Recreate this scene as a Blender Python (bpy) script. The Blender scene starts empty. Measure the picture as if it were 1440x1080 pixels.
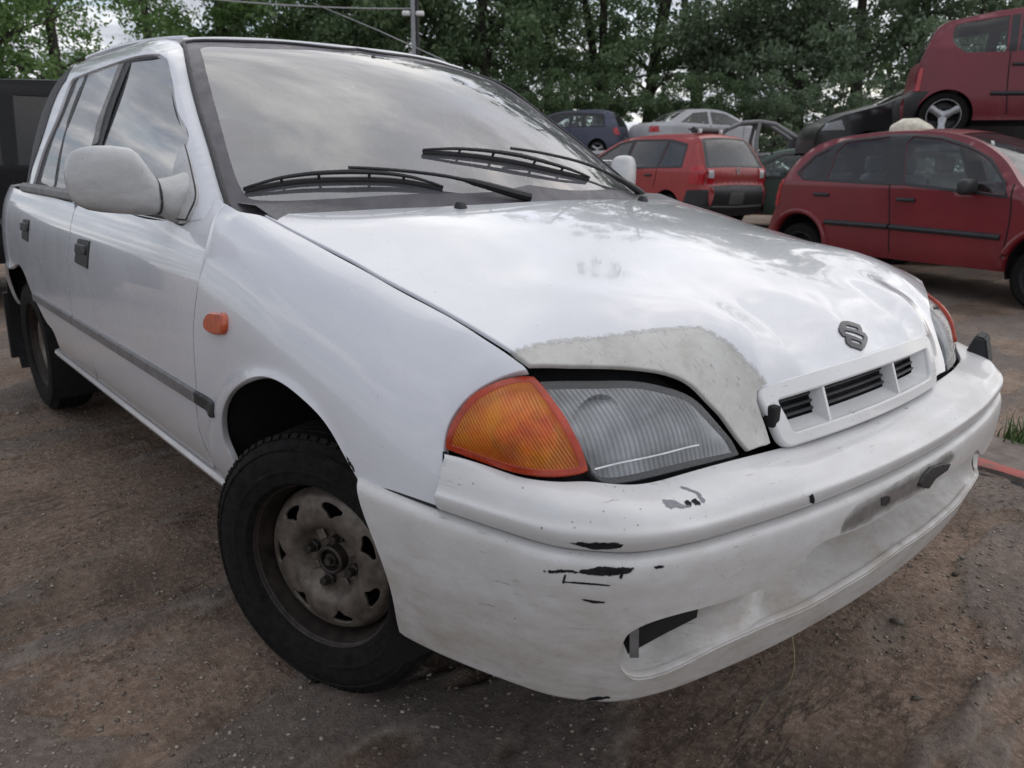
import bpy, bmesh, math, random
import numpy as np
from mathutils import Matrix, Vector
from mathutils.geometry import delaunay_2d_cdt
random.seed(7); RNG = np.random.default_rng(7)
scene = bpy.context.scene
COL = scene.collection
rad = math.radians

# ---------------------------------------------------------------- camera (hand-held phone, about 26 mm equivalent)
cam_data = bpy.data.cameras.new('camera'); cam = bpy.data.objects.new('camera', cam_data); COL.objects.link(cam)
cam.matrix_world = Matrix(((0.657685, -0.215741, 0.721738, 1.249143), (0.753189, 0.172382, -0.634816, -1.345422), (0.012541, 0.961114, 0.275867, 1.024937), (0.0, 0.0, 0.0, 1.0)))
cam_data.sensor_width = 36; cam_data.lens = 27.609; cam_data.clip_start = .05; cam_data.clip_end = 600
cam_data.dof.use_dof = True; cam_data.dof.focus_distance = 1.45; cam_data.dof.aperture_fstop = 8.0
scene.camera = cam

# ---------------------------------------------------------------- sky: broken overcast, and a soft sun behind it
SUN_EL, SUN_AZ = rad(42), rad(95)          # azimuth of the sun measured from +X towards +Y
world = bpy.data.worlds.new('World'); scene.world = world; world.use_nodes = True
wn = world.node_tree.nodes; wl = world.node_tree.links; wn.clear()
w_out = wn.new('ShaderNodeOutputWorld')
sky = wn.new('ShaderNodeTexSky'); sky.sky_type = 'NISHITA'; sky.sun_disc = False
sky.sun_elevation = SUN_EL; sky.sun_rotation = rad(90)-SUN_AZ; sky.dust_density = 2.0
bg_sky = wn.new('ShaderNodeBackground'); bg_sky.inputs['Strength'].default_value = .13
wl.new(sky.outputs[0], bg_sky.inputs['Color'])
tc = wn.new('ShaderNodeTexCoord')
sep = wn.new('ShaderNodeSeparateXYZ'); wl.new(tc.outputs['Generated'], sep.inputs[0])
def wmath(op, a, b):
    m = wn.new('ShaderNodeMath'); m.operation = op
    for i, v in enumerate((a, b)):
        if isinstance(v, (int, float)): m.inputs[i].default_value = v
        else: wl.new(v, m.inputs[i])
    return m.outputs[0]
zden = wmath('MAXIMUM', wmath('ADD', sep.outputs[2], .12), .05)
comb = wn.new('ShaderNodeCombineXYZ')
wl.new(wmath('DIVIDE', sep.outputs[0], zden), comb.inputs[0]); wl.new(wmath('DIVIDE', sep.outputs[1], zden), comb.inputs[1])
n1 = wn.new('ShaderNodeTexNoise'); n1.inputs['Scale'].default_value = 1.5; n1.inputs['Detail'].default_value = 9; n1.inputs['Roughness'].default_value = .58; n1.inputs['Distortion'].default_value = .5
wl.new(comb.outputs[0], n1.inputs['Vector'])
r_cov = wn.new('ShaderNodeValToRGB'); r_cov.color_ramp.elements[0].position = .36; r_cov.color_ramp.elements[1].position = .52
wl.new(n1.outputs['Fac'], r_cov.inputs[0])
n2 = wn.new('ShaderNodeTexNoise'); n2.inputs['Scale'].default_value = 1.7; n2.inputs['Detail'].default_value = 8; n2.inputs['Roughness'].default_value = .62
wl.new(comb.outputs[0], n2.inputs['Vector'])
r_col = wn.new('ShaderNodeValToRGB'); e = r_col.color_ramp.elements
e[0].position = .34; e[0].color = (.48,.51,.58,1); e[1].position = .64; e[1].color = (1.5,1.49,1.47,1)
el = r_col.color_ramp.elements.new(.50); el.color = (.76,.79,.86,1)
wl.new(n2.outputs['Fac'], r_col.inputs[0])
bg_cl = wn.new('ShaderNodeBackground'); bg_cl.inputs['Strength'].default_value = .74
wl.new(r_col.outputs[0], bg_cl.inputs['Color'])
wmix = wn.new('ShaderNodeMixShader')
wl.new(wmath('ADD', wmath('MULTIPLY', r_cov.outputs[0], .8), .2), wmix.inputs[0])
wl.new(bg_sky.outputs[0], wmix.inputs[1]); wl.new(bg_cl.outputs[0], wmix.inputs[2]); wl.new(wmix.outputs[0], w_out.inputs[0])

sun_d = bpy.data.lights.new('sun', 'SUN'); sun_d.energy = 1.05; sun_d.angle = rad(120); sun_d.color = (1,.95,.88)
sun = bpy.data.objects.new('sun', sun_d); COL.objects.link(sun)
sd = Vector((math.cos(SUN_EL)*math.cos(SUN_AZ), math.cos(SUN_EL)*math.sin(SUN_AZ), math.sin(SUN_EL)))
sun.rotation_euler = sd.to_track_quat('Z', 'Y').to_euler(); sun.location = sd*40
scene.view_settings.view_transform = 'Standard'; scene.view_settings.look = 'None'
scene.view_settings.exposure = .30; scene.view_settings.gamma = 1; scene.view_settings.use_curve_mapping = False
scene.render.engine = 'CYCLES'; scene.render.resolution_x = 1024; scene.render.resolution_y = 768

# ---------------------------------------------------------------- smooth surfaces of the white hatchback
# car coordinates: +X forward from the front axle, +Y to the car's left, +Z up, metres
def V3(*a): return np.array(a, float)
def unit(v): v = np.asarray(v, float); return v/np.linalg.norm(v)

class Field:
    """thin-plate height field over an oriented plane, through scattered points"""
    def __init__(self, pts, n, up=(0,0,1), e1=None, lam=1e-6, bump=None):
        pts = np.asarray(pts, float)
        self.n = unit(n)
        if e1 is None: e1 = np.cross(up, self.n)
        e1 = np.asarray(e1, float); self.e1 = unit(e1-self.n*np.dot(e1, self.n)); self.e2 = np.cross(self.n, self.e1)
        self.bump = bump
        A = np.c_[pts@self.e1, pts@self.e2]; h = pts@self.n
        self.c = A; k = len(A)
        K = self.ker(A, A)+lam*np.eye(k)
        Q = np.c_[np.ones(k), A]
        M = np.block([[K, Q], [Q.T, np.zeros((3,3))]])
        s = np.linalg.solve(M, np.r_[h, 0, 0, 0]); self.w = s[:k]; self.q = s[k:]
    @staticmethod
    def ker(a, b):
        r2 = ((a[:,None,:]-b[None,:,:])**2).sum(-1)+1e-12
        return .5*r2*np.log(r2)
    def P(self, ab):
        ab = np.atleast_2d(np.asarray(ab, float))
        h = self.ker(ab, self.c)@self.w+self.q[0]+ab@self.q[1:]
        p = ab[:,:1]*self.e1+ab[:,1:]*self.e2+h[:,None]*self.n
        if self.bump is not None: p = self.bump(p)
        return p
    def inv(self, p): p = np.atleast_2d(p); return np.c_[p@self.e1, p@self.e2]
    def N(self, ab, d=.0015):
        ab = np.atleast_2d(np.asarray(ab, float))
        u = self.P(ab+[d,0])-self.P(ab-[d,0]); v = self.P(ab+[0,d])-self.P(ab-[0,d])
        n = np.cross(u, v); return n/np.linalg.norm(n, axis=1)[:,None]

def spl(t, y):
    """natural cubic spline through (t,y); returns f(s)"""
    t = np.asarray(t, float); y = np.asarray(y, float)
    if y.ndim == 1: y = y[:,None]
    n = len(t); h = np.diff(t); A = np.zeros((n,n)); b = np.zeros((n,y.shape[1])); A[0,0] = A[-1,-1] = 1
    for i in range(1, n-1):
        A[i,i-1] = h[i-1]; A[i,i] = 2*(h[i-1]+h[i]); A[i,i+1] = h[i]
        b[i] = 6*((y[i+1]-y[i])/h[i]-(y[i]-y[i-1])/h[i-1])
    m = np.linalg.solve(A, b)
    def f(s):
        s = np.atleast_1d(np.asarray(s, float)); i = np.clip(np.searchsorted(t, s)-1, 0, n-2)
        d = s-t[i]; hh = h[i]
        c1 = (y[i+1]-y[i])/hh[:,None]-hh[:,None]*(2*m[i]+m[i+1])/6
        return y[i]+d[:,None]*c1+(d**2)[:,None]*m[i]/2+(d**3)[:,None]*(m[i+1]-m[i])/(6*hh[:,None])
    return f

class Grid:
    """tensor cubic spline through a grid of points G[row][col]"""
    def __init__(self, G, sa, sb, flip=False):
        self.G = np.asarray(G, float); self.sa = np.asarray(sa, float); self.sb = np.asarray(sb, float); self.flip = flip
        self.rows = [spl(self.sa, g) for g in self.G]
    def P(self, ab):
        ab = np.atleast_2d(np.asarray(ab, float)); out = np.empty((len(ab),3))
        R = np.stack([r(ab[:,0]) for r in self.rows])      # rows,n,3
        nb = len(self.sb); t = self.sb; h = np.diff(t)
        A = np.zeros((nb,nb)); B = np.zeros((nb,nb)); A[0,0] = A[-1,-1] = 1
        for i in range(1, nb-1):
            A[i,i-1] = h[i-1]; A[i,i] = 2*(h[i-1]+h[i]); A[i,i+1] = h[i]
            B[i,i-1] = 6/h[i-1]; B[i,i+1] = 6/h[i]; B[i,i] = -6/h[i-1]-6/h[i]
        C = np.linalg.solve(A, B); m = np.einsum('ij,jnk->ink', C, R)
        b = ab[:,1]; i = np.clip(np.searchsorted(t, b)-1, 0, nb-2); k = np.arange(len(b)); d = (b-t[i])[:,None]; hh = h[i][:,None]
        y0 = R[i,k]; y1 = R[i+1,k]; m0 = m[i,k]; m1 = m[i+1,k]
        return y0+d*((y1-y0)/hh-hh*(2*m0+m1)/6)+d*d*m0/2+d**3*(m1-m0)/(6*hh)
    def N(self, ab, d=.002):
        ab = np.atleast_2d(np.asarray(ab, float))
        u = self.P(ab+[d,0])-self.P(ab-[d,0]); v = self.P(ab+[0,d])-self.P(ab-[0,d])
        n = np.cross(u, v); n = n/np.linalg.norm(n, axis=1)[:,None]
        return -n if self.flip else n

ARCH_F = (-.025, .285, .345); ARCH_R = (-2.365, .25, .335)
def flare(p):
    p = p.copy()
    for (cx, cz, r) in (ARCH_F, ARCH_R):
        d = np.hypot(p[:,0]-cx, p[:,2]-cz)
        p[:,1] -= .011*np.exp(-((d-r-.002)/.024)**2)*np.clip((p[:,2]-.3)/.12, 0, 1)*np.clip((.70-p[:,2])/.04, 0, 1)
    return p

# ---- body side: sill to belt, and the wing up to the bonnet gap
_s = []
_prof = ((.29,-.735),(.325,-.752),(.37,-.770),(.44,-.784),(.52,-.790),(.62,-.792),(.72,-.787),(.80,-.774),(.86,-.753),(.886,-.739),(.93,-.714))
_dy = lambda x: .42*max(0, -2.365-x)**2
for x in np.arange(-3.02, -.50, .12):
    for z, y in _prof: _s.append((x, y+_dy(x), z))
for z, y in _prof[:5]: _s.append((-.36, y, z))
_wing = ((-.35, ((.29,-.735),(.325,-.752),(.37,-.770),(.44,-.784),(.52,-.790),(.62,-.792),(.72,-.786),(.80,-.772),(.855,-.745),(.89,-.71),(.915,-.664),(.925,-.63))),
               (-.18, ((.52,-.790),(.62,-.791),(.70,-.786),(.77,-.772),(.825,-.745),(.865,-.705),(.889,-.65),(.90,-.60))),
               (0., ((.50,-.790),(.63,-.789),(.70,-.781),(.755,-.764),(.80,-.736),(.834,-.697),(.855,-.65),(.866,-.60))),
               (.14, ((.50,-.790),(.60,-.786),(.67,-.775),(.73,-.755),(.775,-.726),(.808,-.690),(.830,-.65),(.842,-.60))),
               (.255, ((.50,-.789),(.57,-.784),(.64,-.772),(.70,-.752),(.747,-.723),(.782,-.688),(.805,-.65),(.818,-.60))),
               (.36, ((.50,-.777),(.56,-.772),(.62,-.760),(.68,-.739),(.728,-.710),(.763,-.678),(.786,-.65),(.80,-.60))),
               (.43, ((.50,-.764),(.56,-.757),(.634,-.738),(.69,-.714),(.735,-.683),(.770,-.648),(.79,-.60))),
               (.485, ((.50,-.746),(.56,-.738),(.634,-.712),(.69,-.684),(.735,-.655),(.755,-.635),(.775,-.60))))
_wx = np.array([c_[0] for c_ in _wing]); _wc = []
for x, row in _wing:
    q = np.array([r_ for r_ in row if r_[0] > .49]); d_ = np.r_[0, np.cumsum(np.hypot(*np.diff(q, axis=0).T))]; d_ /= d_[-1]
    _wc.append(spl(d_, q)(np.linspace(0, 1, 11)))
_wf = [spl(_wx, np.array([c_[i_] for c_ in _wc])) for i_ in range(11)]
for x in np.linspace(-.35, .485, 15):
    for f_ in _wf: z, y = f_(x)[0]; _s.append((x, y, z))
SIDE = Field(_s, (0,-1,.8), e1=(1,0,0), lam=2e-5, bump=flare)

class Door:
    """doors and rear quarter: one profile drawn along the car, tapering at the tail"""
    f = staticmethod(spl([q[0] for q in _prof], [q[1] for q in _prof]))
    def Y(self, x, z):
        return self.f(np.clip(z, .27, .97))[:,0]+.42*np.clip(-2.365-x, 0, 9)**2+.036*np.clip((x+.78)/.36, 0, 1)**2*np.clip((z-.82)/.11, 0, 1.3)**2
    def P(self, ab):
        ab = np.atleast_2d(np.asarray(ab, float)); return flare(np.c_[ab[:,0], self.Y(ab[:,0], ab[:,1]), ab[:,1]])
    def inv(self, p): p = np.atleast_2d(p); return np.c_[p[:,0], p[:,2]]
    def N(self, ab, d=.003):
        ab = np.atleast_2d(np.asarray(ab, float)); u = self.P(ab+[d,0])-self.P(ab-[d,0]); v = self.P(ab+[0,d])-self.P(ab-[0,d])
        n = np.cross(u, v); return n/np.linalg.norm(n, axis=1)[:,None]
DOOR = Door(); DOOR.c = np.array([(-3.02,.29),(-.28,.96)])
# ---- bonnet
_h = []
def _sym(lst):
    for p in lst:
        _h.append(p)
        if p[1] != 0: _h.append((p[0], -p[1], p[2]))
_sym([(-.3,-.656,.911),(-.164,-.651,.888),(-.004,-.650,.856),(.134,-.650,.831),(.255,-.650,.806),(.328,-.650,.792),(.395,-.649,.780),(.45,-.645,.767),(.483,-.637,.754)])
_sym([(.506,-.587,.752),(.529,-.539,.750),(.553,-.49,.744),(.585,-.431,.725),(.610,-.404,.694),(.638,-.378,.657),(.663,-.358,.615),(.664,-.306,.616),(.650,-.318,.655)])
_sym([(.40,-.46,.826),(.474,-.413,.806),(.518,-.358,.787),(.548,-.328,.774),(.584,-.314,.758),(.612,-.303,.737),(.630,-.300,.716),(.636,-.312,.692)])
_sym([(-.42,-.66,.928),(-.30,-.45,.928),(-.24,-.30,.934),(-.19,-.15,.938),(-.17,0,.939),(-.30,0,.948),(-.13,-.289,.925),(-.12,-.5,.905)])
_sym([(.05,0,.912),(.05,-.25,.902),(.05,-.45,.882),(.25,0,.876),(.25,-.25,.866),(.25,-.46,.845),(.42,0,.832),(.42,-.25,.824),(.54,0,.787),(.54,-.2,.781),(.60,0,.755),(.60,-.2,.747),(.632,0,.728),(.630,-.2,.722),(.655,0,.700),(.648,-.2,.697),(.672,0,.672),(.663,-.2,.668)])
HOOD = Field(_h, (0,0,1), e1=(1,0,0), lam=5e-5)

# ---- front bumper : stations from the wheel arch round to the car's centre line, rows down the profile
CREASE = np.array([(.20,-.797,.556),(.30,-.787,.555),(.42,-.764,.552),(.54,-.725,.546),(.603,-.697,.542),(.646,-.663,.541),(.679,-.622,.540),(.706,-.554,.540),(.723,-.478,.540),(.741,-.374,.540),(.754,-.26,.540),(.763,-.13,.540),(.766,0,.540)])
_S = np.linspace(0, 1, len(CREASE))
_full = np.r_[CREASE, CREASE[-2::-1]*[1,-1,1]]                 # right arch -> left arch
_SF = np.linspace(0, 2, len(_full))
_tan = np.gradient(_full, axis=0); _tan[:,2] = 0
_nor = np.c_[_tan[:,1]*-1, _tan[:,0], _tan[:,2]]
_nor = np.array([unit(v) for v in _nor]); _nor *= np.sign((_nor*[1,1,0]*np.c_[_full[:,0]-.0, _full[:,1], _full[:,2]*0]).sum(1))[:,None]
# top edge of the bumper (under lamps and grille)
_TOP = np.array([(.20,-.785,.60),(.30,-.775,.61),(.42,-.748,.632),(.503,-.706,.621),(.545,-.686,.617),(.573,-.657,.615),(.589,-.622,.611),(.620,-.566,.602),(.641,-.490,.604),(.663,-.388,.608),(.668,-.25,.598),(.675,-.12,.596),(.678,0,.595)])
_TOPF = np.r_[_TOP, _TOP[-2::-1]*[1,-1,1]]
def _row(d, z=None, w=None):
    """offset d along the plan normal from the crease curve; w blends towards the top edge"""
    q = _full+_nor*d
    if z is not None: q[:,2] = z+(_full[:,2]-.540)*np.clip((z-.30)/.2, 0, 1)
    return q
def _mix(w, z, d=0):
    q = _full*(1-w)+_TOPF*w; q = q+_nor*d
    q[:,2] = _TOPF[:,2]*(1-z)+(.56)*z
    return q
_in = _TOPF-_nor*.03; _in[:,2] += .004
BUMP_U = Grid([_in, _TOPF, _mix(.55, .13), _mix(.18, .34), _mix(.04, .62, .004), _row(.009, .570), _row(.007, .554), _row(-.001, .544), _row(-.007, .5405)],
              _SF, [0,1,2,3,4,5,6,7,8], flip=True)
BUMP_L = Grid([_row(-.007,.5400), _row(.001,.5385), _row(.0100,.533), _row(.0135,.516), _row(.012,.47), _row(.006,.41), _row(-.006,.35), _row(-.016,.315), _row(-.027,.302), _row(-.07,.298)],
              _SF, [0,1,1.5,2,3,4,5,6,7,8], flip=True)

# ---- glasshouse
_PE = np.array([(-.340,-.690,.850),(-.443,-.672,.921),(-.486,-.664,.953),(-.582,-.641,1.02),(-.72,-.609,1.111),(-.849,-.575,1.194),(-1.003,-.527,1.283),(-1.136,-.482,1.324),(-1.22,-.455,1.345)])
PEDGE = spl(_PE[:,2], _PE)                                     # windscreen edge along the right pillar, by height
_w = []
for t in np.linspace(-.12, 1.06, 8):
    z = .921+.403*t; b = PEDGE(z)[0]
    for yy in (-1.,-.75,-.45,0,.45,.75,1.):
        cx = -.19*(1-t)-1.02*t; cz = .935*(1-t)+1.337*t; bow = .055*4*t*(1-t)
        f = 1-abs(yy)**2.2
        _w.append(V3(b[0]+(cx-b[0])*f+bow*.4*f, abs(b[1])*yy, b[2]+(cz-b[2])*f+bow*.75*f))
WSCR = Field(_w, (.55,0,.83), e1=(0,1,0), lam=1e-6)
class Tumble:
    """side of the glasshouse as y(x,z): tumblehome, tail taper, and the roll into the windscreen pillar"""
    y0 = staticmethod(spl([.84,.886,.95,1.02,1.10,1.18,1.25,1.30,1.335,1.358,1.37], [-.750,-.737,-.718,-.698,-.670,-.638,-.604,-.574,-.538,-.48,-.42]))
    xe = staticmethod(spl(_PE[:,2], _PE[:,0]))
    def Y(self, x, z):
        z = np.clip(z, .84, 1.37)
        d = np.clip(self.xe(z)[:,0]-x, -.03, 5)
        return self.y0(z)[:,0]+.057*np.exp(-d/.032)+.33*np.clip(-2.12-x, 0, 2)**1.5
    def P(self, ab): ab = np.atleast_2d(np.asarray(ab, float)); return np.c_[ab[:,0], self.Y(ab[:,0], ab[:,1]), ab[:,1]]
    def inv(self, p): p = np.atleast_2d(p); return np.c_[p[:,0], p[:,2]]
    def N(self, ab, d=.003):
        ab = np.atleast_2d(np.asarray(ab, float)); u = self.P(ab+[d,0])-self.P(ab-[d,0]); v = self.P(ab+[0,d])-self.P(ab-[0,d])
        n = np.cross(u, v); return n/np.linalg.norm(n, axis=1)[:,None]
GLAS = Tumble(); GLAS.c = np.array([(-2.7,.86),(-.36,1.36)])
_r = []
for x, zc, ze, yw in ((-1.03,1.345,1.322,.50),(-1.15,1.363,1.330,.51),(-1.5,1.382,1.345,.53),(-2.0,1.380,1.343,.53),(-2.4,1.357,1.325,.52),(-2.75,1.31,1.28,.5)):
    for q in (-1,-.8,-.5,0,.5,.8,1): _r.append((x, q*yw, ze+(zc-ze)*(1-abs(q)**2.4)))
ROOF = Field(_r, (0,0,1), e1=(1,0,0), lam=1e-6)

# ---- lamp unit of the front corner
_bot = np.array([(.400,-.750,.636),(.424,-.740,.632),(.478,-.711,.624),(.537,-.690,.622),(.578,-.645,.620),(.600,-.602,.608),(.627,-.535,.606),(.648,-.465,.610),(.664,-.392,.614),(.666,-.350,.616)])
_topc = np.array([(.395,-.742,.66),(.415,-.733,.672),(.440,-.712,.702),(.460,-.680,.725),(.477,-.634,.738),(.489,-.605,.739),(.520,-.545,.737),(.560,-.480,.730),(.612,-.410,.690),(.635,-.378,.66)])
_nn = np.array([unit(v) for v in ((.35,-.9,.25),(.4,-.85,.3),(.5,-.75,.4),(.6,-.65,.45),(.65,-.6,.45),(.7,-.5,.5),(.75,-.45,.5),(.8,-.35,.5),(.85,-.25,.45),(.85,-.2,.45))])
_bl = np.array([.0,.003,.012,.018,.021,.020,.018,.015,.008,.002])[:,None]
LAMP = Grid([_bot+(_bot-_topc)*.4, _bot, _bot*.67+_topc*.33+_nn*_bl*.9, _bot*.33+_topc*.67+_nn*_bl*.9, _topc, _topc+(_topc-_bot)*.4-_nn*_bl],
            np.linspace(0,1,10), [-.4,0,.33,.67,1,1.4])
# ---- grille face: a = y, b = 0 bottom .. 1 top
_ys = np.array([-.36,-.30,-.2,-.1,0,.1,.2,.30,.36])
_gb = np.c_[.694-.22*_ys**2, _ys, .606+0*_ys]; _gt = np.c_[.657-.24*_ys**2, _ys, .703-.10*_ys**2]
GRIL = Grid([_gb+(_gb-_gt)*.3, _gb, (_gb+_gt)/2+[.003,0,0], _gt, _gt+(_gt-_gb)*.3], _ys, [-.3,0,.5,1,1.3])
SURF = dict(SIDE=SIDE, DOOR=DOOR, HOOD=HOOD, BUMP_U=BUMP_U, BUMP_L=BUMP_L, WSCR=WSCR, GLAS=GLAS, ROOF=ROOF, LAMP=LAMP, GRIL=GRIL)

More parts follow.
